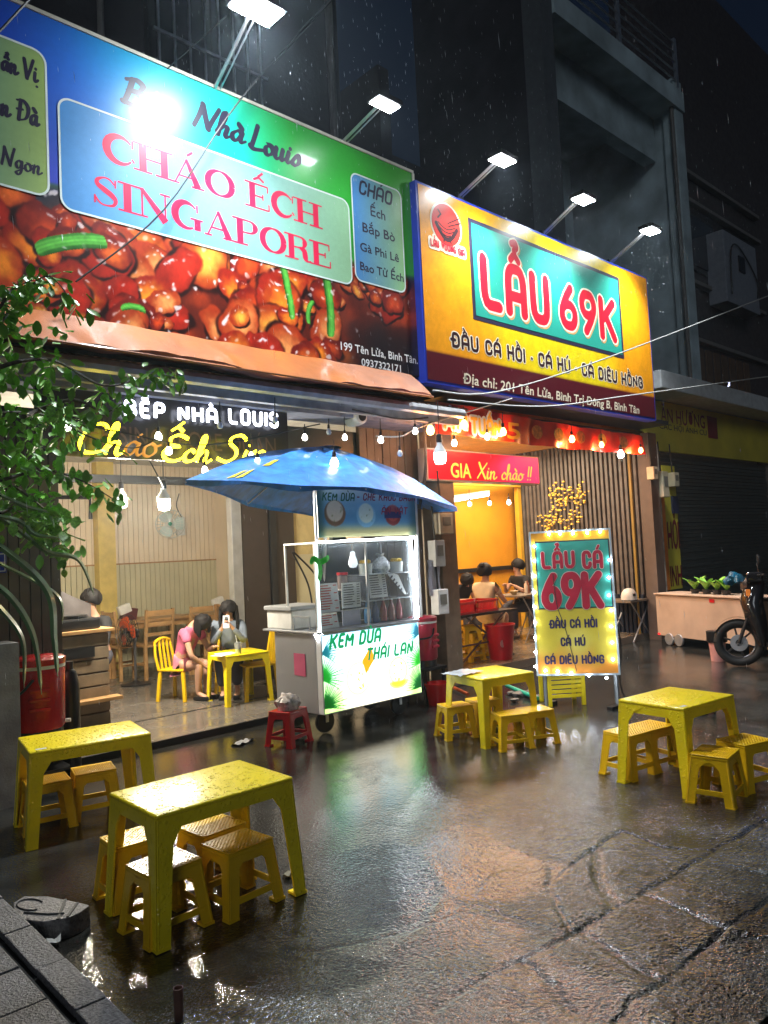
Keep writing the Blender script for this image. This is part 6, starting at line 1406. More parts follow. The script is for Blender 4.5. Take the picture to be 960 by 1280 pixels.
put(pcn, g1+Vector((.05, -.02, 0)) if False else g1, R(-62), 'yellow plastic chair the girl in pink sits on', first=True, s=.82)
put(pcn, g2, R(-128), 'yellow plastic chair the girl in grey sits on', s=.85)
p = at(326, 872, Z=FZ); put(pcn, (p.x-.02, p.y+.02, FZ), R(165), 'empty yellow chair between the low table and the cart', s=.88)
lt = copy_tree(tabl); p = at(300, 872, Z=FZ); q = at(290, 884, Z=FZ); lt.location = (q.x+.26, q.y+.26, FZ); lt.rotation_euler = (0, 0, R(-8)); lt.scale = (.72, 1.05, .98); lt['label'] = 'yellow low table of the two girls in the porridge shop'
lc_ = Vector(lt.location); tz = FZ+.545*.98
dr = thing('drink_cup', 'clear plastic cup of pale green drink on the girls\' table', 'cup', (lc_.x, lc_.y, tz)); pc = at(298, 817, Z=tz)
MB().lathe([(.030, .0), (.034, .05)], (pc.x, pc.y, tz+.002), 14).build('drink', mat('green_tea', (.45, .50, .22), .3), dr, smooth=True); MB().lathe([(.0345, .052), (.043, .12), (.044, .12)], (pc.x, pc.y, tz), 14).build('cup_wall', mat('cup_plastic', (.5, .52, .5), .1, alpha=.45), dr, smooth=True); MB().tube([(pc.x, pc.y, tz+.05), (pc.x-.02, pc.y+.01, tz+.2)], .004, 6).build('straw', white_p, dr)
pt = thing('papers', 'loose papers at the left end of the girls\' table', 'papers', (lc_.x, lc_.y, tz)); pc = at(268, 820, Z=tz+.004)
MB().box((pc.x+.1, pc.y, tz+.004), (.22, .16, .003), rz=.3).build('sheet', paper, pt); MB().box((pc.x+.16, pc.y+.05, tz+.008), (.2, .15, .003), rz=-.2).build('sheet', paper, pt)

# wooden tables and chairs at the back
def wchair():
    t = thing('wooden_chair', '', 'chair', (0, 0, 0), 0, 'wooden chairs at the back of the shop'); m = wood
    MB().bb(-.20, .20, -.21, .21, .43, .46).build('seat', m, t, local=True, bevel=.006)
    for sx in (-1, 1):
        for sy in (-1, 1): MB().beam((sx*.18, sy*.19, 0), (sx*.18-(.03 if sx < 0 else 0)*0, sy*.19, .43), .04).build('leg', m, t, local=True)
    for sy in (-1, 1): MB().beam((-.19, sy*.19, .46), (-.25, sy*.19, .93), .035).build('back_post', m, t, local=True)
    for z in (.60, .74, .88): MB().box((-.195-.06*(z-.46)/.47, 0, z), (.016, .36, .075 if z > .8 else .045)).build('back_rail', m, t, local=True)
    for sy in (-1, 1): MB().box((0, sy*.19, .2), (.34, .02, .03)).build('stretcher', m, t, local=True)
    return t
wc = wchair()
def wtable(x, y, L, Wd, rz, label, first):
    t = thing('wooden_table', label, 'table', (x, y, FZ), rz, 'wooden tables at the back of the shop')
    MB().bb(-L/2, L/2, -Wd/2, Wd/2, .72, .76).build('tabletop', wood, t, local=True, bevel=.006); MB().bb(-L/2+.06, L/2-.06, -Wd/2+.05, Wd/2-.05, .64, .718).build('apron', wood, t, local=True)
    for sx in (-1, 1):
        for sy in (-1, 1): MB().bb(sx*(L/2-.10), sx*(L/2-.04), sy*(Wd/2-.10), sy*(Wd/2-.04), 0, .70).build('leg', wood, t, local=True)
wtable(4.95, 10.55, 1.3, .7, 0, 'wooden table by the back wall near the yellow column', 1)
wtable(6.2, 10.2, 1.2, .7, 0, 'wooden table by the back wall behind the girls', 0)
for i, (x, y, a, lb_) in enumerate(((4.75, 9.85, 90, 'wooden chair left of the floor fan'), (5.35, 9.75, 90, 'wooden chair just right of the floor fan'), (5.35, 9.35, 180, 'wooden chair turned sideways behind the girl in pink'), (6.25, 9.45, 95, 'wooden chair behind the two girls'), (4.5, 10.1, 0, 'wooden chair at the left end of the back table'))):
    put(wc, (x, y, FZ), R(a), lb_, first=(i == 0))
for k, (x, y, xx, yy) in enumerate(((143, 755, 4.72, 10.5), (224, 752, 6.05, 10.2))):
    nb = thing('napkin_box', ('left' if k == 0 else 'right')+' maroon tissue box on a wooden table at the back', 'box', (xx, yy, FZ+.76)); MB().box((xx, yy, FZ+.85), (.2, .14, .17), ry=.2).build('case', mat('maroon_box', (.10, .02, .02), .4), nb, bevel=.01); MB().box((xx-.08, yy-.03, FZ+.92), (.18, .1, .13), ry=-.3).build('tissue', paper, nb, bevel=.02)

# floor fan
def fan_head(parent, c, ax, r, blade_m, cage_m, hub_m):
    ax = Vector(ax).normalized(); q = ax.to_track_quat('Z', 'Y').to_matrix(); M = MB()
    for dz in (-.05, .05):
        for rr in (.35, .7, 1.0): M.tube([c+q @ V(r*rr*math.cos(a), r*rr*math.sin(a), dz*(1.25-.5*rr)) for a in np.linspace(0, 2*PI, 25)], .004, 4, cap=False)
        for k in range(24): a = 2*PI*k/24; M.tube([c+q @ V(.03*math.cos(a), .03*math.sin(a), dz*1.2), c+q @ V(r*math.cos(a), r*math.sin(a), dz*.5)], .0036, 3)
    M.build('cage', cage_m, parent)
    for k in range(3):
        a0 = 2*PI*k/3; G = []
        for i in range(6):
            rr = r*(.15+.77*i/5); wd = R(26+16*math.sin(PI*i/5)); G.append([c+q @ V(rr*math.cos(a0-wd+2*wd*j/4), rr*math.sin(a0-wd+2*wd*j/4), -.018+.009*j) for j in range(5)])
        MB().sheet(G).build('blade', blade_m, parent, smooth=True)
    MB().lathe([(0, -.04), (.035, -.035), (.035, .03), (0, .04)], c, 14, M=q).build('hub', hub_m, parent)
fp = at(170, 856, Z=FZ); ff = thing('floor_fan', 'black pedestal fan with orange blades on the shop floor', 'fan', fp); fx, fy = fp.x, fp.y
MB().lathe([(.19, 0), (.19, .018), (.05, .04), (.025, .06)], (fx, fy, FZ), 24).build('base', black_p, ff, smooth=True)
MB().tube([(fx, fy, FZ+.04), (fx, fy, FZ+.62)], .018, 8).build('pole', mat('grey_pole', (.12, .12, .13), .3, metal=.5), ff)
MB().box((fx, fy, FZ+.66), (.13, .10, .11), rz=R(-40)).build('motor', black_p, ff, bevel=.02)
fan_head(ff, V(fx-.10, fy-.0, FZ+.70), (-1, -.15, .05), .20, mat('orange_blade', (.70, .10, .02), .35), dark_metal, black_p)
wf = thing('wall_fan', 'white wall fan with a green hub on the slatted wall', 'fan', at(215, 655, Y=10.9)); c = at(213, 655, Y=10.9)
fan_head(wf, c, (-.5, -.85, 0), .22, mat('pale_blade', (.45, .55, .52), .3), mat('pale_cage', (.6, .6, .55), .4), mat('green_hub', (.02, .25, .15), .4))
MB().beam(c+V(.05, .06, 0), c+V(.32, .3, -.02), .06).build('arm', white_p, wf); MB().box(c+V(.34, .32, -.02), (.14, .08, .3)).build('mount', white_p, wf, bevel=.02); MB().tube(catmull([tuple(c+V(.3, .2, .12)), tuple(c+V(.22, .2, .3)), tuple(c+V(.3, .25, .5))], 5), .008, 5).build('cord', cable_m, wf)

# plank counter with stove, cover and person behind
cn = thing('counter', 'grey-brown plank counter with a ledge just inside the shop on the left', 'counter', (2.8, 7.4, FZ)); ct_z = at(138, 783, Y=7.4).z; cxr = at(137, 850, Y=7.4).x; H_ = ct_z-FZ
for k in range(7): MB().bb(2.15, cxr, 7.40, 7.425, FZ+.01+k*(H_-.05)/7, FZ+(k+1)*(H_-.05)/7-.006).build('plank', plank_m, cn, bevel=.003)
MB().bb(2.15, cxr, 7.43, 7.95, FZ, ct_z-.05).build('carcass', wood_d, cn); MB().bb(2.1, cxr+.05, 7.36, 8.0, ct_z-.045, ct_z-.01).build('top', wood, cn, bevel=.005)
zz = at(140, 872, Y=7.3).z; MB().bb(2.1, cxr+.07, 7.25, 7.397, zz-.02, zz+.015).build('ledge', wood, cn, bevel=.005); a = at(80, 812, Y=7.39); b = at(118, 818, Y=7.39); MB().bb(a.x, b.x, 7.375, 7.397, b.z-.02, b.z+.08).build('slot', black_p, cn)
st = thing('stove', 'black gas stove and cloth-covered pots on the plank counter', 'stove', (2.8, 7.6, ct_z))
MB().bb(2.4, 3.05, 7.42, 7.85, ct_z-.009, ct_z+.10).build('body', black_p, st, bevel=.02); MB().lathe([(.10, .0), (.13, .01), (.13, .03), (.04, .035)], (2.85, 7.6, ct_z+.10), 16).build('burner', dark_metal, st)
M = MB(); G = [[V(2.35+.09*i, 7.95+.02*math.sin(i*2), ct_z+.40*j/6*(1 if i < 6 else 1-.12*(i-5))) for i in range(10)] for j in range(7)]; M.sheet(G); M.build('splash_screen', mat('smoky_sheet', (.10, .09, .09), .3, nv=.3), st, smooth=True)
hp = at(122, 745, Y=8.5)
make_person('person half hidden behind the plank counter, only dark hair showing', V(hp.x, hp.y, FZ), R(-150), dict(seated(.05, ((.3, .1, .75), (.3, -.1, .75))), head=(.12, 0, hp.z-FZ-.04)), 'shirt', 'short', blackc, jean, black_p, 1.0)

# red drink cooler on a stand, left
def cooler(pos, w, h, label, lid, rz, stand=0, m=wet_red):
    t = thing('drinks_cooler', label, 'cooler', pos, rz); x0 = w/2
    M = MB(); M.lathe([(w*.46, .0), (w*.5, .02), (w*.52, h*.80), (w*.50, h*.84)], (0, 0, 0), 28); M.build('body', m, t, local=True, smooth=True)
    MB().lathe([(w*.47, -.07), (w*.46, .0)], (0, 0, 0), 28).build('base', black_p, t, local=True)
    MB().lathe([(w*.525, h*.84), (w*.525, h*.885)], (0, 0, 0), 28).build('white_band', white_p, t, local=True, smooth=True)
    MB().lathe([(w*.53, h*.888), (w*.54, h*.97), (w*.46, h), (0, h)], (0, 0, 0), 28).build('lid', m, t, local=True, smooth=True)
    MB().tube(catmull([(-.02, -w*.53, h*.72), (-w*.3, -w*.56, h*.55), (-w*.55, -w*.2, h*.5)], 5), .010, 6).build('handle', black_p, t, local=True, smooth=True)
    M = MB()
    for k in range(3): M.box((w*.05, -w*.49, h*(.3+.13*k)), (w*.4, .03, .03))
    M.build('moulded_grip', m, t, local=True, bevel=.01)
    MB().tube([(w*.5, -w*.1, .04), (w*.6, -w*.12, .04)], .015, 8).build('tap', white_p, t, local=True)
    return t
pcl = at(46, 893, Y=5.92); cooler((pcl.x+.03, 5.98, .42), .37, .53, 'red round drinks cooler with a white band on a black stand at the left', 0, R(-20))
sd = thing('cooler_stand', 'black metal stand with a wooden top under the left red cooler', 'stand', (pcl.x, 5.98, 0)); MB().bb(pcl.x-.24, pcl.x+.24, 5.76, 6.2, .315, .345).build('top', wood, sd, bevel=.004)
for sx in (-1, 1):
    for sy in (-1, 1): MB().bb(pcl.x+sx*.2-.015, pcl.x+sx*.2+.015, 5.98+sy*.19-.015, 5.98+sy*.19+.015, .0, .314).build('leg', black_p, sd)
MB().bb(pcl.x-.2, pcl.x+.2, 5.78, 6.16, .12, .14).build('shelf', black_p, sd)
tk = thing('black_tank', 'black gas bottle standing between cooler and counter', 'gas bottle', (pcl.x+.38, 6.2, .0)); MB().lathe([(.05, 0), (.07, .03), (.07, .68), (.05, .78), (.03, .80), (.03, .86)], (pcl.x+.33, 6.15, 0), 18).build('body', black_p, tk, smooth=True)
# second cooler, right of the cart
pc2 = at(541, 825, Y=5.62); cooler((pc2.x, 5.75, pc2.z-.0), .30, .46, 'maroon red drinks cooler at the right end of the cart', 0, R(10), m=mat('maroon_plastic', (.38, .02, .045), .3, coat=.3, nv=.15))
sd = thing('cooler_stand', 'dark stand under the cooler right of the cart', 'stand', (pc2.x, 5.75, 0)); MB().bb(pc2.x-.17, pc2.x+.17, 5.58, 5.92, pc2.z-.10, pc2.z-.072).build('top', black_p, sd)
for sx in (-1, 1):
    for sy in (-1, 1): MB().bb(pc2.x+sx*.14-.012, pc2.x+sx*.14+.012, 5.75+sy*.14-.012, 5.75+sy*.14+.012, 0, pc2.z-.101).build('leg', black_p, sd)
def bucket(pos, r0, r1, h, label, m, cat='bucket', name='bucket', rimh=.02):
    t = thing(name, label, cat, pos); MB().lathe([(r0, 0), (r1, h), (r1*1.06, h), (r1*1.06, h+rimh), (r1*.97, h+rimh), (r1*.95, h-.01), (r0*.9, .02)], (0, 0, 0), 24).build('shell', m, t, local=True, smooth=True, sharp=.6); return t
p = at(548, 880, Z=0); bucket((p.x, p.y, .0), .10, .13, .20, 'small red bucket on the ground by the table next to the cart', wet_red)
p = at(634, 824, Z=.1); tbn = bucket((p.x, p.y+.1, .1), .15, .20, .44, 'large bright red tub on the step of the restaurant', red_p, 'tub', 'plastic_tub'); MB().lathe([(.05, 0), (.05, .004)], (-.12, -.135, .22), 16, axis='y').build('round_sticker', mat('pink_sticker', (.7, .35, .35), .5), tbn, local=True); MB().tube([(.1, -.17, .36), (.17, -.12, .33), (.2, -.02, .35)], .01, 6).build('handle', white_p, tbn, local=True)

# folding table with red baskets, stacked stools under it
ft = thing('folding_table', 'dark folding table with red baskets in the restaurant front', 'table', (8.0, 6.75, .1)); a = at(548, 757, Y=6.8); b = at(632, 765, Y=6.7); tzz = .1+.62
x0, x1 = 7.25, 8.55
MB().bb(x0, x1, 6.55, 7.05, tzz-.02, tzz+.01).build('tabletop', dark_metal, ft)
for yv in (6.58, 7.02):
    MB().tube([(x0+.1, yv, .1), (x1-.25, yv, tzz-.02)], .014, 6).build('leg', mat('worn_tube', (.16, .12, .10), .4, metal=.6), ft); MB().tube([(x1-.1, yv, .1), (x0+.25, yv, tzz-.02)], .014, 6).build('leg', mat('worn_tube'), ft)
MB().tube([(x0, 6.56, .34), (x1, 6.56, .34)], .012, 6).build('rail', mat('worn_tube'), ft)
def basket(x0, x1, y0, y1, z, h, label):
    t = thing('basket', label, 'basket', ((x0+x1)/2, (y0+y1)/2, z), 0, 'red baskets on the folding table'); M = MB(); M.bb(x0, x1, y0, y1, z, z+.01); M.build('base', red_p, t)
    for (a0, a1, b0, b1) in ((x0, x1, y0, y0+.008), (x0, x1, y1-.008, y1), (x0, x0+.008, y0, y1), (x1-.008, x1, y0, y1)):
        M = MB(); M.bb(a0, a1, b0, b1, z+h-.03, z+h); M.bb(a0, a1, b0, b1, z+.01, z+.03); n = 14
        for k in range(n+1): M.bb(a0+(a1-a0-.008)*k/n, a0+(a1-a0-.008)*k/n+.010, b0+(b1-b0-.008)*k/n, b0+(b1-b0-.008)*k/n+.010, z+.03, z+h-.03)
        M.build('side', red_p, t)
basket(7.3, 7.72, 6.6, 6.98, tzz+.011, .16, 'left red basket on the folding table'); basket(7.76, 8.2, 6.6, 6.98, tzz+.011, .16, 'right red basket on the folding table')
for k, (x, y, z, lb_) in enumerate(((7.75, 6.75, .1, 'lowest amber stool stacked under the folding table'), (7.75, 6.75, .19, 'second amber stool of the stack under the folding table'), (8.05, 6.9, .1, 'amber stool right of the stack under the folding table'), (7.45, 6.95, .1, 'amber stool left of the stack under the folding table'), (8.35, 7.1, .1, 'amber stool beside the red tub'), (7.75, 6.75, .28, 'topmost amber stool of the stack under the folding table'))):
    o = copy_tree(stl); o.location = (x, y, z); o.rotation_euler = (0, 0, R(12*k)); o['label'] = lb_; o['group'] = 'amber stools kept in the restaurant'
# diners
make_person('man in black bent over his phone behind the red baskets', V(*at(572, 800, Y=8.1).to_2d(), .1), R(-100), seated(.2, ((.40, .05, .74), (.40, -.05, .74)), ((.26, .2, .72), (.26, -.2, .72)), (.32, 0, 1.05), .44), 'shirt', 'short', blackc, jean, black_p, .95, head_dir=(.7, 0, -.9), sleeve=.5)
pw = at(606, 760, Z=.1+.62)
make_person('woman in a cream dress with her black hair pinned up, seen from behind', V(pw.x, pw.y, .1), R(8), seated(.02, ((.36, .12, .80), (.40, -.06, .76)), ((.20, .22, .72), (.18, -.24, .70)), (.06, 0, 1.14), .44), 'dress', 'bun', cream_d, cream_d, black_p, 1.0, skirt=.5, sleeve=.4, head_dir=(1, .1, 0))
pm = at(656, 740, Y=7.7)
make_person('man with short dark hair facing left at the food table, partly behind the sign', V(pm.x, 7.7, .1), R(175), seated(.1, ((.35, .1, .85), (.35, -.1, .85)), ((.22, .22, .74), (.22, -.22, .74)), (.14, 0, 1.15), .45), 'shirt', 'short', blackc, jean, black_p, 1.0, sleeve=.5)
fd = thing('folding_table', 'folding table crowded with dishes beside the woman in cream', 'table', (10.1, 7.4, .1)); 
MB().bb(9.45, 10.65, 7.15, 7.75, .80, .83).build('tabletop', mat('steel_table', (.3, .25, .2), .4, metal=.4), fd, bevel=.006)
for yv in (7.2, 7.7):
    for (u, v_) in ((9.55, 10.05), (10.05, 9.55), (10.05, 10.55), (10.55, 10.05)): MB().tube([(u, yv, .1), (v_, yv, .8)], .011, 6).build('leg', mat('pale_tube', (.35, .35, .37), .4, metal=.5), fd)
r = random.Random(4)
for k in range(9):
    x = 9.55+.12*k; y = 7.3+.3*r.random(); hgt = r.choice((.06, .1, .2, .24)); c_ = r.choice(((.6, .5, .4), (.7, .65, .6), (.3, .1, .05), (.45, .3, .12)))
    t = thing('bottle' if hgt > .15 else 'bowl', ('sauce bottle' if hgt > .15 else 'bowl')+' on the diners\' table, '+('nearest the woman in cream', 'second from the woman in cream', 'third from the woman in cream', 'fourth from the woman in cream', 'in the middle of the row', 'just right of the middle', 'third from the man', 'second from the man', 'nearest the man')[k], 'bottle' if hgt > .15 else 'bowl', (x, y, .83), 0, 'dishes and bottles on the diners\' table')
    MB().lathe([(.03, 0), (.03, hgt*.6), (.012, hgt*.8), (.012, hgt)] if hgt > .15 else [(.03, 0), (.065, hgt), (.06, hgt), (.03, .02)], (x, y, .831), 12).build('glass' if hgt > .15 else 'rim', mat('ware_%d' % int(c_[0]*100), c_, .3), t, smooth=True)
# side table with helmets, right of the sign
ht = thing('side_table', 'folding side table with two helmets against the brown slats', 'table', (10.9, 6.7, .1)); p = at(797, 745, Y=6.5)
hx_, hy_, hz_ = at(790, 748, Y=6.35).x, 6.35, at(790, 748, Y=6.35).z
MB().bb(hx_-.5, hx_+.3, hy_-.25, hy_+.25, hz_-.03, hz_).build('tabletop', mat('steel_table'), ht)
for yv in (-.2, .2): MB().tube([(hx_-.4, hy_+yv, .0), (hx_+.2, hy_+yv, hz_-.03)], .012, 6).build('leg', mat('pale_tube'), ht); MB().tube([(hx_+.2, hy_+yv, .0), (hx_-.4, hy_+yv, hz_-.03)], .012, 6).build('leg', mat('pale_tube'), ht)
def helmet(c, r, m, label):
    t = thing('helmet', label, 'helmet', c, 0, 'motorcycle helmets on the side table'); MB().lathe([(r*.98, -.02), (r, .03), (r*.9, .09), (r*.6, .14), (r*.2, .16), (0, .162)], c, 20).build('shell', m, t, smooth=True); MB().lathe([(r*1.0, -.03), (r*1.02, -.02)], c, 20).build('edge', black_p, t); MB().box(Vector(c)+V(-.05, -r*.95, .06), (.05, .02, .04)).build('badge', black_p, t)
a = at(786, 740, Y=6.2); helmet(V(a.x, 6.2, hz_+.03), .125, white_p, 'white round helmet on the side table'); a = at(792, 733, Y=6.45); helmet(V(a.x+.06, 6.47, hz_+.12), .12, mat('maroon_shell', (.20, .01, .02), .2), 'maroon helmet behind the white one')

# blossom branch on the slatted wall
fb = thing('blossom_branch', 'golden artificial blossom branch fixed to the brown slatted wall', 'wall flowers', at(700, 640, X=11.4)); M = MB(); MBr = MB(); r = random.Random(9)
paths = [[(690, 672), (695, 645), (705, 622), (722, 610)], [(692, 668), (684, 655), (680, 650)], [(697, 650), (712, 655), (722, 640)], [(700, 634), (694, 618), (697, 608)], [(705, 625), (726, 628), (727, 615)]]
for P in paths:
    Q = catmull(P, 8); MBr.tube([at(x, y, X=11.38) for x, y in Q], .008, 4)
    for x, y in Q:
        for k in range(2):
            c = at(x+r.uniform(-9, 9), y+r.uniform(-8, 8), X=11.36+r.uniform(-.06, .05)); s_ = r.uniform(.018, .030); M.lathe([(0, -s_*.6), (s_*.8, -s_*.3), (s_, .0), (s_*.5, s_*.6), (0, s_*.3)], c, 5)
MBr.build('twigs', wood_d, fb); o = M.build('blossoms', mat('golden_petal', (.95, .62, .10), .5, nv=.2), fb); o['kind'] = 'stuff'

# ------------------------------------------------------------------ stall box with plants at the right, bin
La = at(822.6, 793.7, Z=.13); Ra = at(887, 801.7, Z=.13); dv = (Ra-La); dv.z = 0; dv.normalize(); nv_ = V(-dv.y, dv.x, 0)
if nv_.dot(EYE-La) > 0: nv_ = -nv_
Ln = 1.9; ang = math.atan2(dv.y, dv.x); sbx = thing('stall_box', 'wheeled plywood stall box with green plants at the right edge', 'stall', La)
ctr = La+dv*Ln/2; tan_ply = mat('tan_plywood', (.52, .36, .26), .5, nv=.15, nz=3)
MB().box(ctr+V(0, 0, .31)+nv_*.015, (Ln, .03, .62), rz=ang).build('front_panel', tan_ply, sbx, bevel=.008); MB().box(ctr+V(0, 0, .30)+nv_*.25, (Ln-.05, .42, .56), rz=ang).build('body', wood_d, sbx)
MB().box(ctr+V(0, 0, .63)+nv_*.22, (Ln+.02, .50, .02), rz=ang).build('top', tan_ply, sbx, bevel=.004)
for q in (.0,): MB().box(La+dv*.03+V(0, 0, .02)-nv_*.004, (.05, .008, .03), rz=ang).build('reflector', mat('red_reflector', (.7, .02, .03), .2, emit=(1, .05, .05), es=.6, nv=0), sbx)  # glow added to the reflector in place of returned light
MB().box(La+dv*1.15+V(0, 0, .57)-nv_*.004, (.09, .008, .05), rz=ang).build('red_label', red_p, sbx)
for s_ in (.25, .45): c = La+dv*s_; MB().lathe([(.03, -.02), (.085, -.018), (.09, 0), (.085, .018), (.03, .02)], (c.x, c.y, .09), 16, M=Matrix.Rotation(ang, 3, 'Z') @ Matrix.Rotation(PI/2, 3, 'X')).build('wheel', alu, sbx)
for s_ in (.12, 1.6): c = La+dv*s_+nv_*.2; MB().bb(c.x-.03, c.x+.03, c.y-.03, c.y+.03, 0, .14).build('leg', wood, sbx)
leaf_g = mat('bright_leaf', (.28, .60, .08), .45, nv=.25, nz=12)
for k, s_ in enumerate((.62, .85, 1.05, 1.22)):
    c = La+dv*s_+nv_*.2+V(0, 0, .64); t = thing('potted_plant', ('first', 'second', 'third', 'fourth')[k]+' leafy plant from the left on the stall box', 'plant', c, 0, 'leafy plants on the stall box'); r = random.Random(k)
    MB().lathe([(.05, -.0), (.065, .06), (.065, .07)], c, 12).build('pot', black_p, t)
    for j in range(9):
        a = r.random()*2*PI; l = r.uniform(.16, .32); ux = V(math.cos(a), math.sin(a), 0); G = []
        for i in range(7):
            u = i/6; cc = c+V(0, 0, .06)+ux*(l*.6*u)+V(0, 0, l*(1.1*u-.5*u*u)); w = .042*math.sin(PI*min(.98, u*.9+.08)); sdv = V(-ux.y, ux.x, 0); G.append([cc-sdv*w, cc+V(0, 0, -.006), cc+sdv*w])
        MB().sheet(G).build('leaf', leaf_g, t, smooth=True, fixn=False)
c = at(950-52, 826, Z=0); bn = bucket((c.x, c.y, 0), .085, .11, .34, 'pink waste bin with a black bag rim beside the motorbike wheel', mat('pale_pink_plastic', (.70, .33, .30), .35), 'bin', 'waste_bin'); MB().lathe([(.118, .24), (.125, .25), (.125, .38), (.11, .385)], (0, 0, 0), 20).build('bag_rim', black_p, bn, local=True, smooth=True)

# ------------------------------------------------------------------ motorbike at the right edge
cw = at(926, 833, Z=0); FA = R(112); F3v = V(math.cos(FA), math.sin(FA), 0); Sd = V(-F3v.y, F3v.x, 0); mb_ = thing('motorbike', 'black motor scooter entering the picture at the right edge', 'motorbike', (cw.x, cw.y, 0)); O_ = V(cw.x, cw.y, 0)
def L3(f, s_, z): return O_+F3v*f+Sd*s_+V(0, 0, z)
bk_paint = mat('black_gloss_paint', (.012, .012, .014), .12, coat=.6, nv=0); QW = Matrix(((F3v.x, 0, Sd.x), (F3v.y, 0, Sd.y), (0, 1, 0)))
def wheel(f):
    c = L3(f, 0, .29); ty = MB().tube([c+QW @ V(.235*math.cos(a), .235*math.sin(a), 0) for a in np.linspace(0, 2*PI, 37)], .052, 12, cap=False).build('tyre', mat('rubber', (.015, .015, .015), .55, bump=.3, bscale=90), mb_, smooth=True)
    MB().tube([c+QW @ V(.185*math.cos(a), .185*math.sin(a), 0) for a in np.linspace(0, 2*PI, 33)], .012, 6, cap=False).build('rim', mat('dark_rim', (.10, .10, .11), .3, metal=.8), ty, smooth=True)
    for k in range(6):
        a = 2*PI*k/6+.2; MB().beam(c+QW @ V(.03*math.cos(a), .03*math.sin(a), 0), c+QW @ V(.18*math.cos(a+.12), .18*math.sin(a+.12), 0), .022, .016, up=tuple(Sd)).build('spoke', mat('dark_rim'), ty)
    MB().lathe([(0, -.05), (.04, -.05), (.04, .05), (0, .05)], c, 16, M=QW).build('hub', dark_metal, ty); MB().lathe([(.05, .045), (.10, .045), (.10, .050), (.05, .050)], c, 24, M=QW).build('brake_disc', steel, ty)
wheel(0); wheel(-1.25)
MB().sheet([[L3(.295*math.cos(a)*1.02, s_*.055, .29+.31*math.sin(a)) for s_ in (-1.15, -.8, 0, .8, 1.15)] for a in np.linspace(R(25), R(170), 14)]).build('fender', bk_paint, mb_, smooth=True, sharp=2)
for s_ in (-.085, .085): MB().tube([L3(0, s_, .29), L3(-.16, s_*.9, .72)], .02, 8).build('fork', dark_metal, mb_)
def loft(secs): return [[L3(f+df, sv, z+dz) for (df, sv, dz) in ring] for f, z, ring in secs]
M = MB(); secs = []
for f, z, w, th in ((-.26, .26, .13, .06), (-.24, .42, .19, .09), (-.20, .60, .21, .12), (-.17, .78, .19, .13), (-.20, .93, .14, .12), (-.25, 1.02, .07, .08)):
    secs.append([L3(f+th*math.cos(a), w*math.sin(a), z) for a in np.linspace(0, 2*PI, 17)])
M.sheet(secs); M.build('front_fairing', bk_paint, mb_, smooth=True, sharp=2)
MB().lathe([(.02, -.03), (.075, -.01), (.085, .03), (.05, .06)], L3(-.12, 0, .99), 18, M=Matrix(((Sd.x, 0, F3v.x), (Sd.y, 0, F3v.y), (0, 1, 0)))).build('headlight', mat('lamp_glass', (.3, .2, .15), .08, coat=1), mb_, smooth=True)
MB().box(L3(-.22, 0, 1.08), (.18, .26, .12), rz=FA).build('handlebar_cover', bk_paint, mb_, bevel=.03, seg=3, smooth=True)
MB().tube([L3(-.33, -.32, 1.12), L3(-.25, -.1, 1.10), L3(-.25, .1, 1.10), L3(-.33, .32, 1.12)], .016, 8).build('handlebar', black_p, mb_, smooth=True)
for s_ in (-1, 1):
    MB().tube([L3(-.28, s_*.24, 1.11), L3(-.26, s_*.28, 1.22), L3(-.28, s_*.30, 1.26)], .006, 6).build('mirror_stem', black_p, mb_); MB().box(L3(-.28, s_*.32, 1.30), (.03, .13, .08), rz=FA).build('mirror', black_p, mb_, bevel=.012)
MB().box(L3(-.14, .13, .9), (.05, .05, .08), rz=FA).build('indicator', mat('amber_lens', (.7, .2, .04), .15, emit=(1, .3, .05), es=.25, nv=0), mb_, bevel=.01)
MB().box(L3(-.52, 0, .28), (.46, .30, .10), rz=FA).build('footboard', bk_paint, mb_, bevel=.03); MB().box(L3(-1.1, 0, .55), (.85, .34, .38), rz=FA).build('rear_body', bk_paint, mb_, bevel=.09, seg=3, smooth=True); MB().box(L3(-1.1, 0, .78), (.75, .28, .10), rz=FA).build('seat', black_p, mb_, bevel=.04, seg=3, smooth=True)
MB().box(L3(-.45, .16, .24), (.3, .02, .03), rz=FA).build('side_trim', wood, mb_); MB().tube([L3(-.7, .14, .2), L3(-.62, .22, .0)], .012, 6).build('kickstand', alu, mb_)
jk = thing('raincoat', 'blue and black raincoat bundled over the motorbike handlebar', 'raincoat', L3(-.1, .2, 1.0)); c = at(935, 737, Y=cw.y+.2); M = MB()
for k in range(3): M.lathe([(0, -.07), (.05, -.04), (.07, 0), (.04, .05), (0, .06)], L3(-.05+.05*k, .16-.05*k, 1.07+.03*math.sin(k*2)), 12)
M.v = [(x+.012*math.sin(60*z), y+.012*math.sin(70*x), z+.01*math.sin(50*y)) for x, y, z in M.v]; M.build('cloth', mat('blue_raincoat', (.01, .09, .16), .25, nv=.6, nz=20), jk, smooth=True)

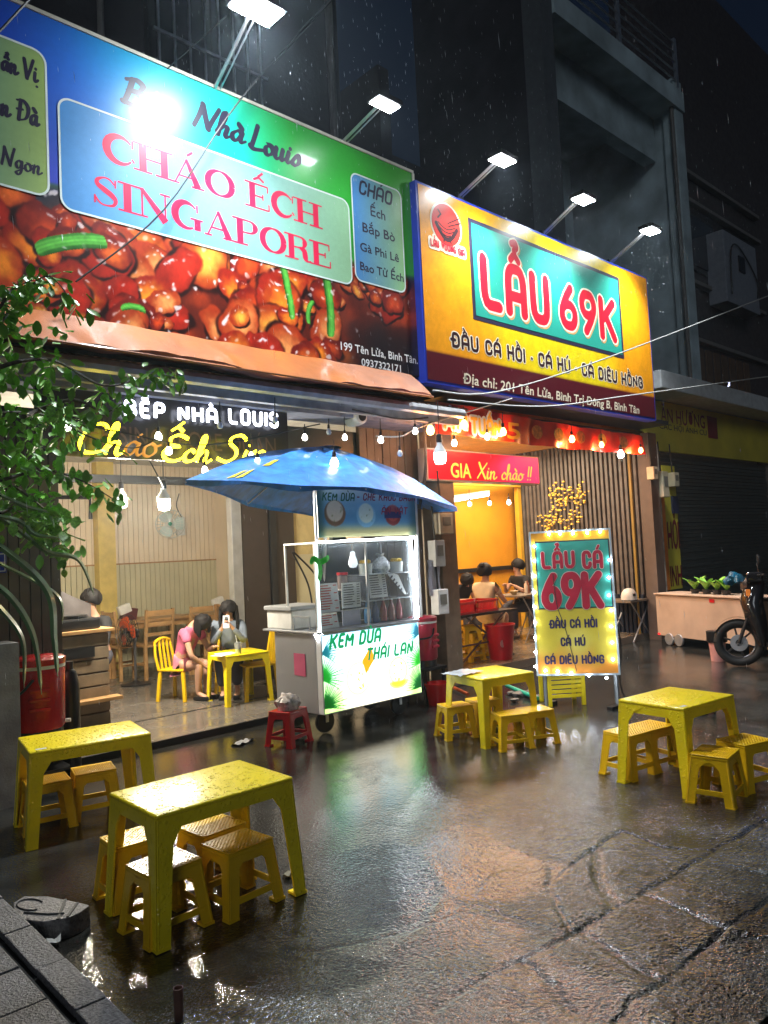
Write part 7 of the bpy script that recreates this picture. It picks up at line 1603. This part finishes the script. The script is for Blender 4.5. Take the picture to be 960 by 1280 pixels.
# ------------------------------------------------------------------ litter and small things on the ground
def litter(x, y, w, d, rz, label, m=paper, z=.01, name='litter'):
    p = at(x, y, Z=0); t = MB(); G = [[p+Matrix.Rotation(rz, 3, 'Z') @ V(w*(i/5-.5), d*(j/4-.5), z+.012*math.sin(i*1.9+j)+.008*math.cos(j*2.3)) for i in range(6)] for j in range(5)]
    o = t.sheet(G).build(name, m, smooth=True); tag(o, label, 'litter'); return o
litter(362, 1095, .07, .05, .3, 'crumpled pale paper right of the nearest table', mat('dirty_paper', (.5, .47, .38), .6, nv=.3))
litter(65, 1183, .06, .07, 1.2, 'white crumpled tissue beside the broken drain cover', paper, .02)
litter(303, 929, .22, .10, .4, 'flat wet paper lying left of the red stool', mat('wet_paper', (.35, .36, .38), .3))
litter(858, 897, .34, .10, .2, 'torn grey cardboard behind the table at the right', mat('grey_card', (.25, .25, .25), .5)); litter(880, 892, .2, .1, -.5, 'pale flattened packet beside the torn cardboard', mat('pale_card', (.45, .45, .4), .5))
litter(775, 918, .05, .04, .4, 'white scrap under the left stool at the right table', paper); litter(205, 1075-0, .08, .08, .9, 'clear wet film under the stools of the nearest table', mat('wet_film', (.5, .52, .55), .08, nv=.3))
litter(578, 853, .36, .14, -.25, 'white crumpled film', paper) if False else None
p = at(574, 842, Z=.55); M = MB(); G = [[V(p.x-.12+.30*i/9, p.y-.12+.22*j/6, .553+.010*abs(math.sin(i*1.9+j*1.3))) for i in range(10)] for j in range(7)]; o = M.sheet(G).build('plastic_film', mat('pale_film', (.6, .64, .66), .12, nv=.25), smooth=True); tag(o, 'wet clear film crumpled on the table beside the cart', 'film')
gp_ = MB().tube([at(633, 857, Z=.06), at(672, 873, Z=.03)], .022, 10).build('pipe', mat('green_pvc', (.02, .38, .24), .3, nv=.1)); tag(gp_, 'green plastic pipe lying behind the table beside the cart', 'pipe')
op = MB().tube([at(562, 857, Z=.05), at(585, 868, Z=.03)], .02, 8).build('pipe', mat('orange_pvc', (.5, .10, .03), .35)); tag(op, 'short orange pipe lying left of the green one', 'pipe')
wd_ = MB().beam(at(556, 790, Z=.2), at(587, 838, Z=.03), .035, .02).build('wooden_stick', mat('grey_wood', (.35, .30, .24), .6)); tag(wd_, 'pale wooden stick leaning by the red cooler', 'stick')
for k, (x, y, s_) in enumerate(((650, 868, .09), (662, 865, .07), (672, 872, .08), (690, 870, .05), (643, 875, .05), (640, 866, .05))):
    p = at(x, y, Z=.02); bm = bmesh.new(); bmesh.ops.create_icosphere(bm, subdivisions=1, radius=s_); rr = random.Random(k)
    for v in bm.verts: v.co = Vector((v.co.x*1.3, v.co.y, v.co.z*.5))*rr.uniform(.75, 1.2)
    me = bpy.data.meshes.new('rubble'); bm.to_mesh(me); bm.free(); o = link('rubble_piece', me, mat('dark_rubble', (.05, .045, .04), .5, nv=.4)); o.location = p; tag(o, ('largest dark chunk of rubble at the end of the green pipe', 'middle chunk of rubble just above the green pipe', 'dark chunk of rubble beside the standing sign foot', 'small chunk of rubble right of the standing sign leg', 'small chunk of rubble under the far table leg', 'small chunk of rubble farthest left above the green pipe')[k], 'rubble', 'rubble pieces before the restaurant step')
# broken drain cover, lower left
dc = thing('drain_cover', 'broken dark concrete drain cover with grooves tilted beside the pavement', 'drain cover', at(62, 1142, Z=0)); TL = [at(x, y, Z=.085) for x, y in ((17, 1128), (30, 1120), (60, 1120), (95, 1127), (112, 1131), (100, 1140), (85, 1147), (55, 1152), (28, 1149), (17, 1138))]
dcm = mat('drain_concrete', (.13, .12, .12), .4, nv=.5, nz=60, bump=.8, bscale=90)
M = MB(); k = len(TL); cc = sum(TL, Vector())/k; low_ = [cc+(p-cc)*1.02+V(-.0, -.0, -.085) for p in TL]; low_ = [V(p.x, p.y, .0) for p in low_]
M.add(TL+low_, [tuple(range(k))]+[(i, k+i, k+(i+1) % k, (i+1) % k) for i in range(k)]); M.build('slab', dcm, dc, bevel=.006)
for (a, b) in (((72, 1149), (82, 1124)), ((84, 1146), (97, 1128))): MB().beam(at(*a, Z=.087), at(*b, Z=.087), .012, .004).build('groove', joint, dc)
MB().tube([at(38+17*math.cos(a), 1131+7*math.sin(a), Z=.087) for a in np.linspace(R(60), R(330), 16)], .004, 4).build('ring_groove', joint, dc); MB().tube([at(30, 1141, Z=.087), at(60, 1143, Z=.087), at(80, 1142, Z=.087)], .005, 4).build('groove', joint, dc)
p = at(224, 1275, Z=0); pp = MB(); pp.lathe([(.016, 0), (.018, .11), (.015, .11), (.013, .02)], (p.x, p.y, 0), 10); o = pp.build('pipe_stub', mat('rusty_pipe', (.16, .08, .06), .5, nv=.3), smooth=True); tag(o, 'rusty pipe stub standing up at the bottom edge', 'pipe')

# blue number plate and grey post at the left edge
a = at(0, 690, Y=6.25); pl_ = thing('number_plate', 'small blue enamel plate with a white rim at the left edge', 'plate', a); b = at(9, 716, Y=6.25); MB().bb(b.x-.30, b.x, 6.26, 6.28, b.z, a.z).build('plate', mat('blue_enamel', (.02, .04, .30), .3), pl_, bevel=.004); 
M = MB(); x0, x1, z0, z1 = b.x-.29, b.x-.01, b.z+.012, a.z-.012
for q in ((x0, x1, z1-.006, z1), (x0, x1, z0, z0+.006), (x1-.006, x1, z0, z1), (x0, x1, (z0+z1)/2, (z0+z1)/2+.004)): M.bb(q[0], q[1], 6.256, 6.259, q[2], q[3])
M.build('rim', white_p, pl_)
a = at(8, 800, Y=5.7); o = MB().bb(a.x-.5, a.x+.05, 5.6, 5.85, 0, 1.1).build('concrete_post', mat('grey_concrete', (.13, .13, .14), .7, nv=.3, bump=.3)); tag(o, 'grey concrete post at the left edge beside the cooler', 'post')

# ------------------------------------------------------------------ tree over the left edge
def atd(x, y, d): v = (Fv + Rv*((x-480)/FPX) + Uv*((640-y)/FPX)).normalized(); return EYE+v*d
tr = thing('tree', 'small-leaved tree reaching in from the left edge before the lit letters', 'tree', (-.2, 4.6, 0)); bark = mat('bark', (.06, .045, .03), .8, nv=.4, nz=20, bump=.6)
MB().tube([(.2, 4.5, 0), (.25, 4.45, 1.0), (.35, 4.4, 1.9), (.45, 4.35, 2.7)], [.09, .075, .06, .04], 10).build('trunk', bark, tr, smooth=True)
BRN = [[(-120, 560), (-20, 470), (60, 450), (130, 482), (190, 468), (218, 472)], [(-120, 560), (-20, 520), (60, 520), (110, 545), (165, 560), (195, 548)], [(-120, 560), (-20, 600), (50, 588), (100, 600), (148, 628)], [(-120, 560), (-20, 430), (20, 380), (60, 345), (95, 385)],
       [(-120, 560), (-20, 640), (30, 630), (60, 660), (88, 690)], [(-120, 560), (-10, 400), (12, 365), (40, 350)], [(30, 520), (90, 500), (130, 515), (152, 505)], [(-20, 600), (20, 610), (60, 640), (75, 650)]]
lm = bpy.data.meshes.new('leaf'); L_ = 1.0; vsn = []; 
G = []
for i in range(6):
    u = i/5; w = .30*math.sin(PI*min(.97, u*.92+.05))**.8; G.append([V(u, -w, .06*u*u+.05), V(u, 0, 0), V(u, w, .06*u*u+.05)])
lmesh = [MB().sheet(G).mesh('leaf', smooth=True, fixn=False) for _ in range(1)][0]
leafm = mat('dark_green_leaf', (.19, .46, .05), .45, nv=.55, nz=6, coat=.1); leafm2 = mat('fresh_green_leaf', (.26, .55, .07), .42, nv=.4, nz=6, coat=.1)
lmesh2 = lmesh.copy(); lmesh.materials.append(leafm); lmesh2.materials.append(leafm2)
r = random.Random(3); spots = []; M = MB()
for b_ in BRN:
    Q = catmull(b_, 9); dd = 4.3+r.uniform(-.25, .35); P = [atd(x, y, dd+.15*math.sin(i*.4)) for i, (x, y) in enumerate(Q)]; M.tube(P, [max(.003, .014*(1-i/len(P))) for i in range(len(P))], 5)
    for i, (x, y) in enumerate(Q):
        if x < -30: continue
        for k in range(3): 
            if (x > 92 and 508 < y < 580 and k) or (x > 150 and 508 < y): continue
            spots.append((x+r.gauss(0, 9), y+r.gauss(2, 9), dd+r.uniform(-.15, .15), b_))
M.build('branch', bark, tr, smooth=True)
def inmass(x, y):
    return (x < 88-abs(y-520)*.16+14*math.sin(y*.05)) and 398 < y < 650
for k in range(400):
    x = r.uniform(-25, 110); y = r.uniform(395, 655)
    if inmass(x, y) and not (40 < x < 58 and 430 < y < 460): spots.append((x, y, r.uniform(4.1, 4.9), None))
for k in range(8): spots.append((120+r.gauss(0, 26), 545+r.gauss(0, 22), r.uniform(4.2, 4.5), None))
r.shuffle(spots); MS = MB(); vl = [v.co.copy() for v in lmesh.vertices]; fl_ = [tuple(p.vertices) for p in lmesh.polygons]
for i, (x, y, d, b_) in enumerate(spots):
    p = atd(x, y, d); s_ = r.uniform(.05, .085)*d/4.4; rot = Euler((r.uniform(-.7, .7), r.uniform(.2, 1.5), r.uniform(0, 2*PI)))
    if i < 300:
        o = link('leaf', lmesh if r.random() < .65 else lmesh2, None, tr); o.location = p-wloc(tr); o.rotation_euler = rot; o.scale = (s_, s_, s_)
    else:
        Mx = rot.to_matrix(); MS.add([p+Mx @ (v*s_) for v in vl], fl_)
o = MS.build('foliage', leafm, tr, smooth=True, fixn=False); o['kind'] = 'stuff'
# long-leaved plant under it
lp = thing('long_leaved_plant', 'plant with long drooping strap leaves at the left edge above the cooler', 'plant', (.3, 3.9, 0)); stm = mat('grey_green_leaf', (.16, .30, .12), .38, nv=.3, nz=6, coat=.2)
MB().tube([(.3, 3.9, 0), (.5, 3.85, 1.2), (.75, 3.8, 1.75)], [.04, .03, .02], 8).build('stem', bark, lp, smooth=True)
for pts, w, d in (([(-60, 720), (0, 735), (40, 790), (52, 868)], 10, 3.6), ([(-60, 650), (10, 690), (60, 740), (68, 800), (72, 845)], 11, 3.7), ([(-40, 620), (20, 660), (60, 690), (98, 700), (118, 745)], 7, 3.9),
                  ([(-40, 720), (0, 760), (28, 800), (30, 860)], 8, 3.6), ([(-40, 600), (30, 632), (60, 642), (68, 660)], 6, 3.9), ([(-30, 690), (50, 730), (75, 750), (78, 780)], 6, 3.9), ([(-40, 640), (20, 650), (45, 668), (74, 672)], 7, 3.8)):
    Q = catmull(pts, 8); G = []; n_ = len(Q)
    for i, (x, y) in enumerate(Q):
        u = i/(n_-1); a = Q[max(0, i-1)]; b = Q[min(n_-1, i+1)]; t_ = math.atan2(b[1]-a[1], b[0]-a[0]); ww = w*.46*(.35+.65*math.sin(PI*min(1, u*.9+.1))) * (1 if u < .95 else .3); nx_, ny_ = -math.sin(t_)*ww, math.cos(t_)*ww
        dd = d+.06*math.sin(u*5); G.append([atd(x-nx_, y-ny_, dd+.02), atd(x, y, dd-.015), atd(x+nx_, y+ny_, dd+.02)])
    MB().sheet(G).build('leaf', stm, lp, smooth=True, fixn=False)
for k in range(70):
    x, y = 55+r.gauss(0, 20), 655+r.gauss(0, 14); p = atd(x, y, 4.0+r.uniform(-.2, .2)); o = link('small_leaf', lmesh2, None, lp); s_ = r.uniform(.05, .09); o.location = p-wloc(lp); o.rotation_euler = (r.uniform(-.7, .7), r.uniform(.1, 1.2), r.uniform(0, 6.28)); o.scale = (s_, s_, s_)

# ------------------------------------------------------------------ falling rain caught in the light
M = MB(); r = random.Random(12)
def drop(p, l, w):
    a = V(w, 0, 0); b = V(0, w, 0); d_ = V(.08*l, 0, -l); M.add([p, p+d_*.5+a, p+d_*.5+b, p+d_*.5-a, p+d_*.5-b, p+d_], [(0, 1, 2), (0, 2, 3), (0, 3, 4), (0, 4, 1), (5, 2, 1), (5, 3, 2), (5, 4, 3), (5, 1, 4)])
for (lx, ly) in ((321, 12), (481, 131), (628, 201), (729, 250), (813, 289)):
    c = at(lx, ly, Y=5.0)
    for k in range(220): drop(c+V(r.gauss(0, .6), r.gauss(-.4, .6), r.gauss(-.2, .6)), r.uniform(.010, .05), r.uniform(.0006, .0014))
for k in range(300): drop(atd(r.uniform(0, 960), r.uniform(0, 900), r.uniform(2, 6.5)), r.uniform(.012, .045), r.uniform(.0005, .0009))
o = M.build('rain_drops', mat('rain_water', (.75, .8, .85), .1, nv=0)); tag(o, 'fine rain falling through the floodlight beams', 'rain', kind='stuff')

for o in bpy.data.objects:
    if o.name.split('.')[0] in ('wall_panel', 'lower_wall_panel', 'wall_slat', 'low_partition', 'shutter', 'shutter_panel', 'seat_lattice', 'grille'): o['kind'] = 'stuff'

# ------------------------------------------------------------------ damp night air
hz = MB().bb(-66, 96, -66, 96, -1.2, 17.5).build('haze', None); hm = bpy.data.materials.new('damp_air'); hm.use_nodes = True; nt = hm.node_tree
nt.nodes.remove(nt.nodes['Principled BSDF']); vo = nt.nodes.new('ShaderNodeVolumePrincipled'); vo.inputs['Density'].default_value = .0020; vo.inputs['Color'].default_value = (.72, .88, 1, 1); vo.inputs['Anisotropy'].default_value = .8
nt.links.new(vo.outputs[0], nt.nodes['Material Output'].inputs['Volume']); hz.data.materials.append(hm); tag(hz, 'damp night air', 'haze', kind='stuff')
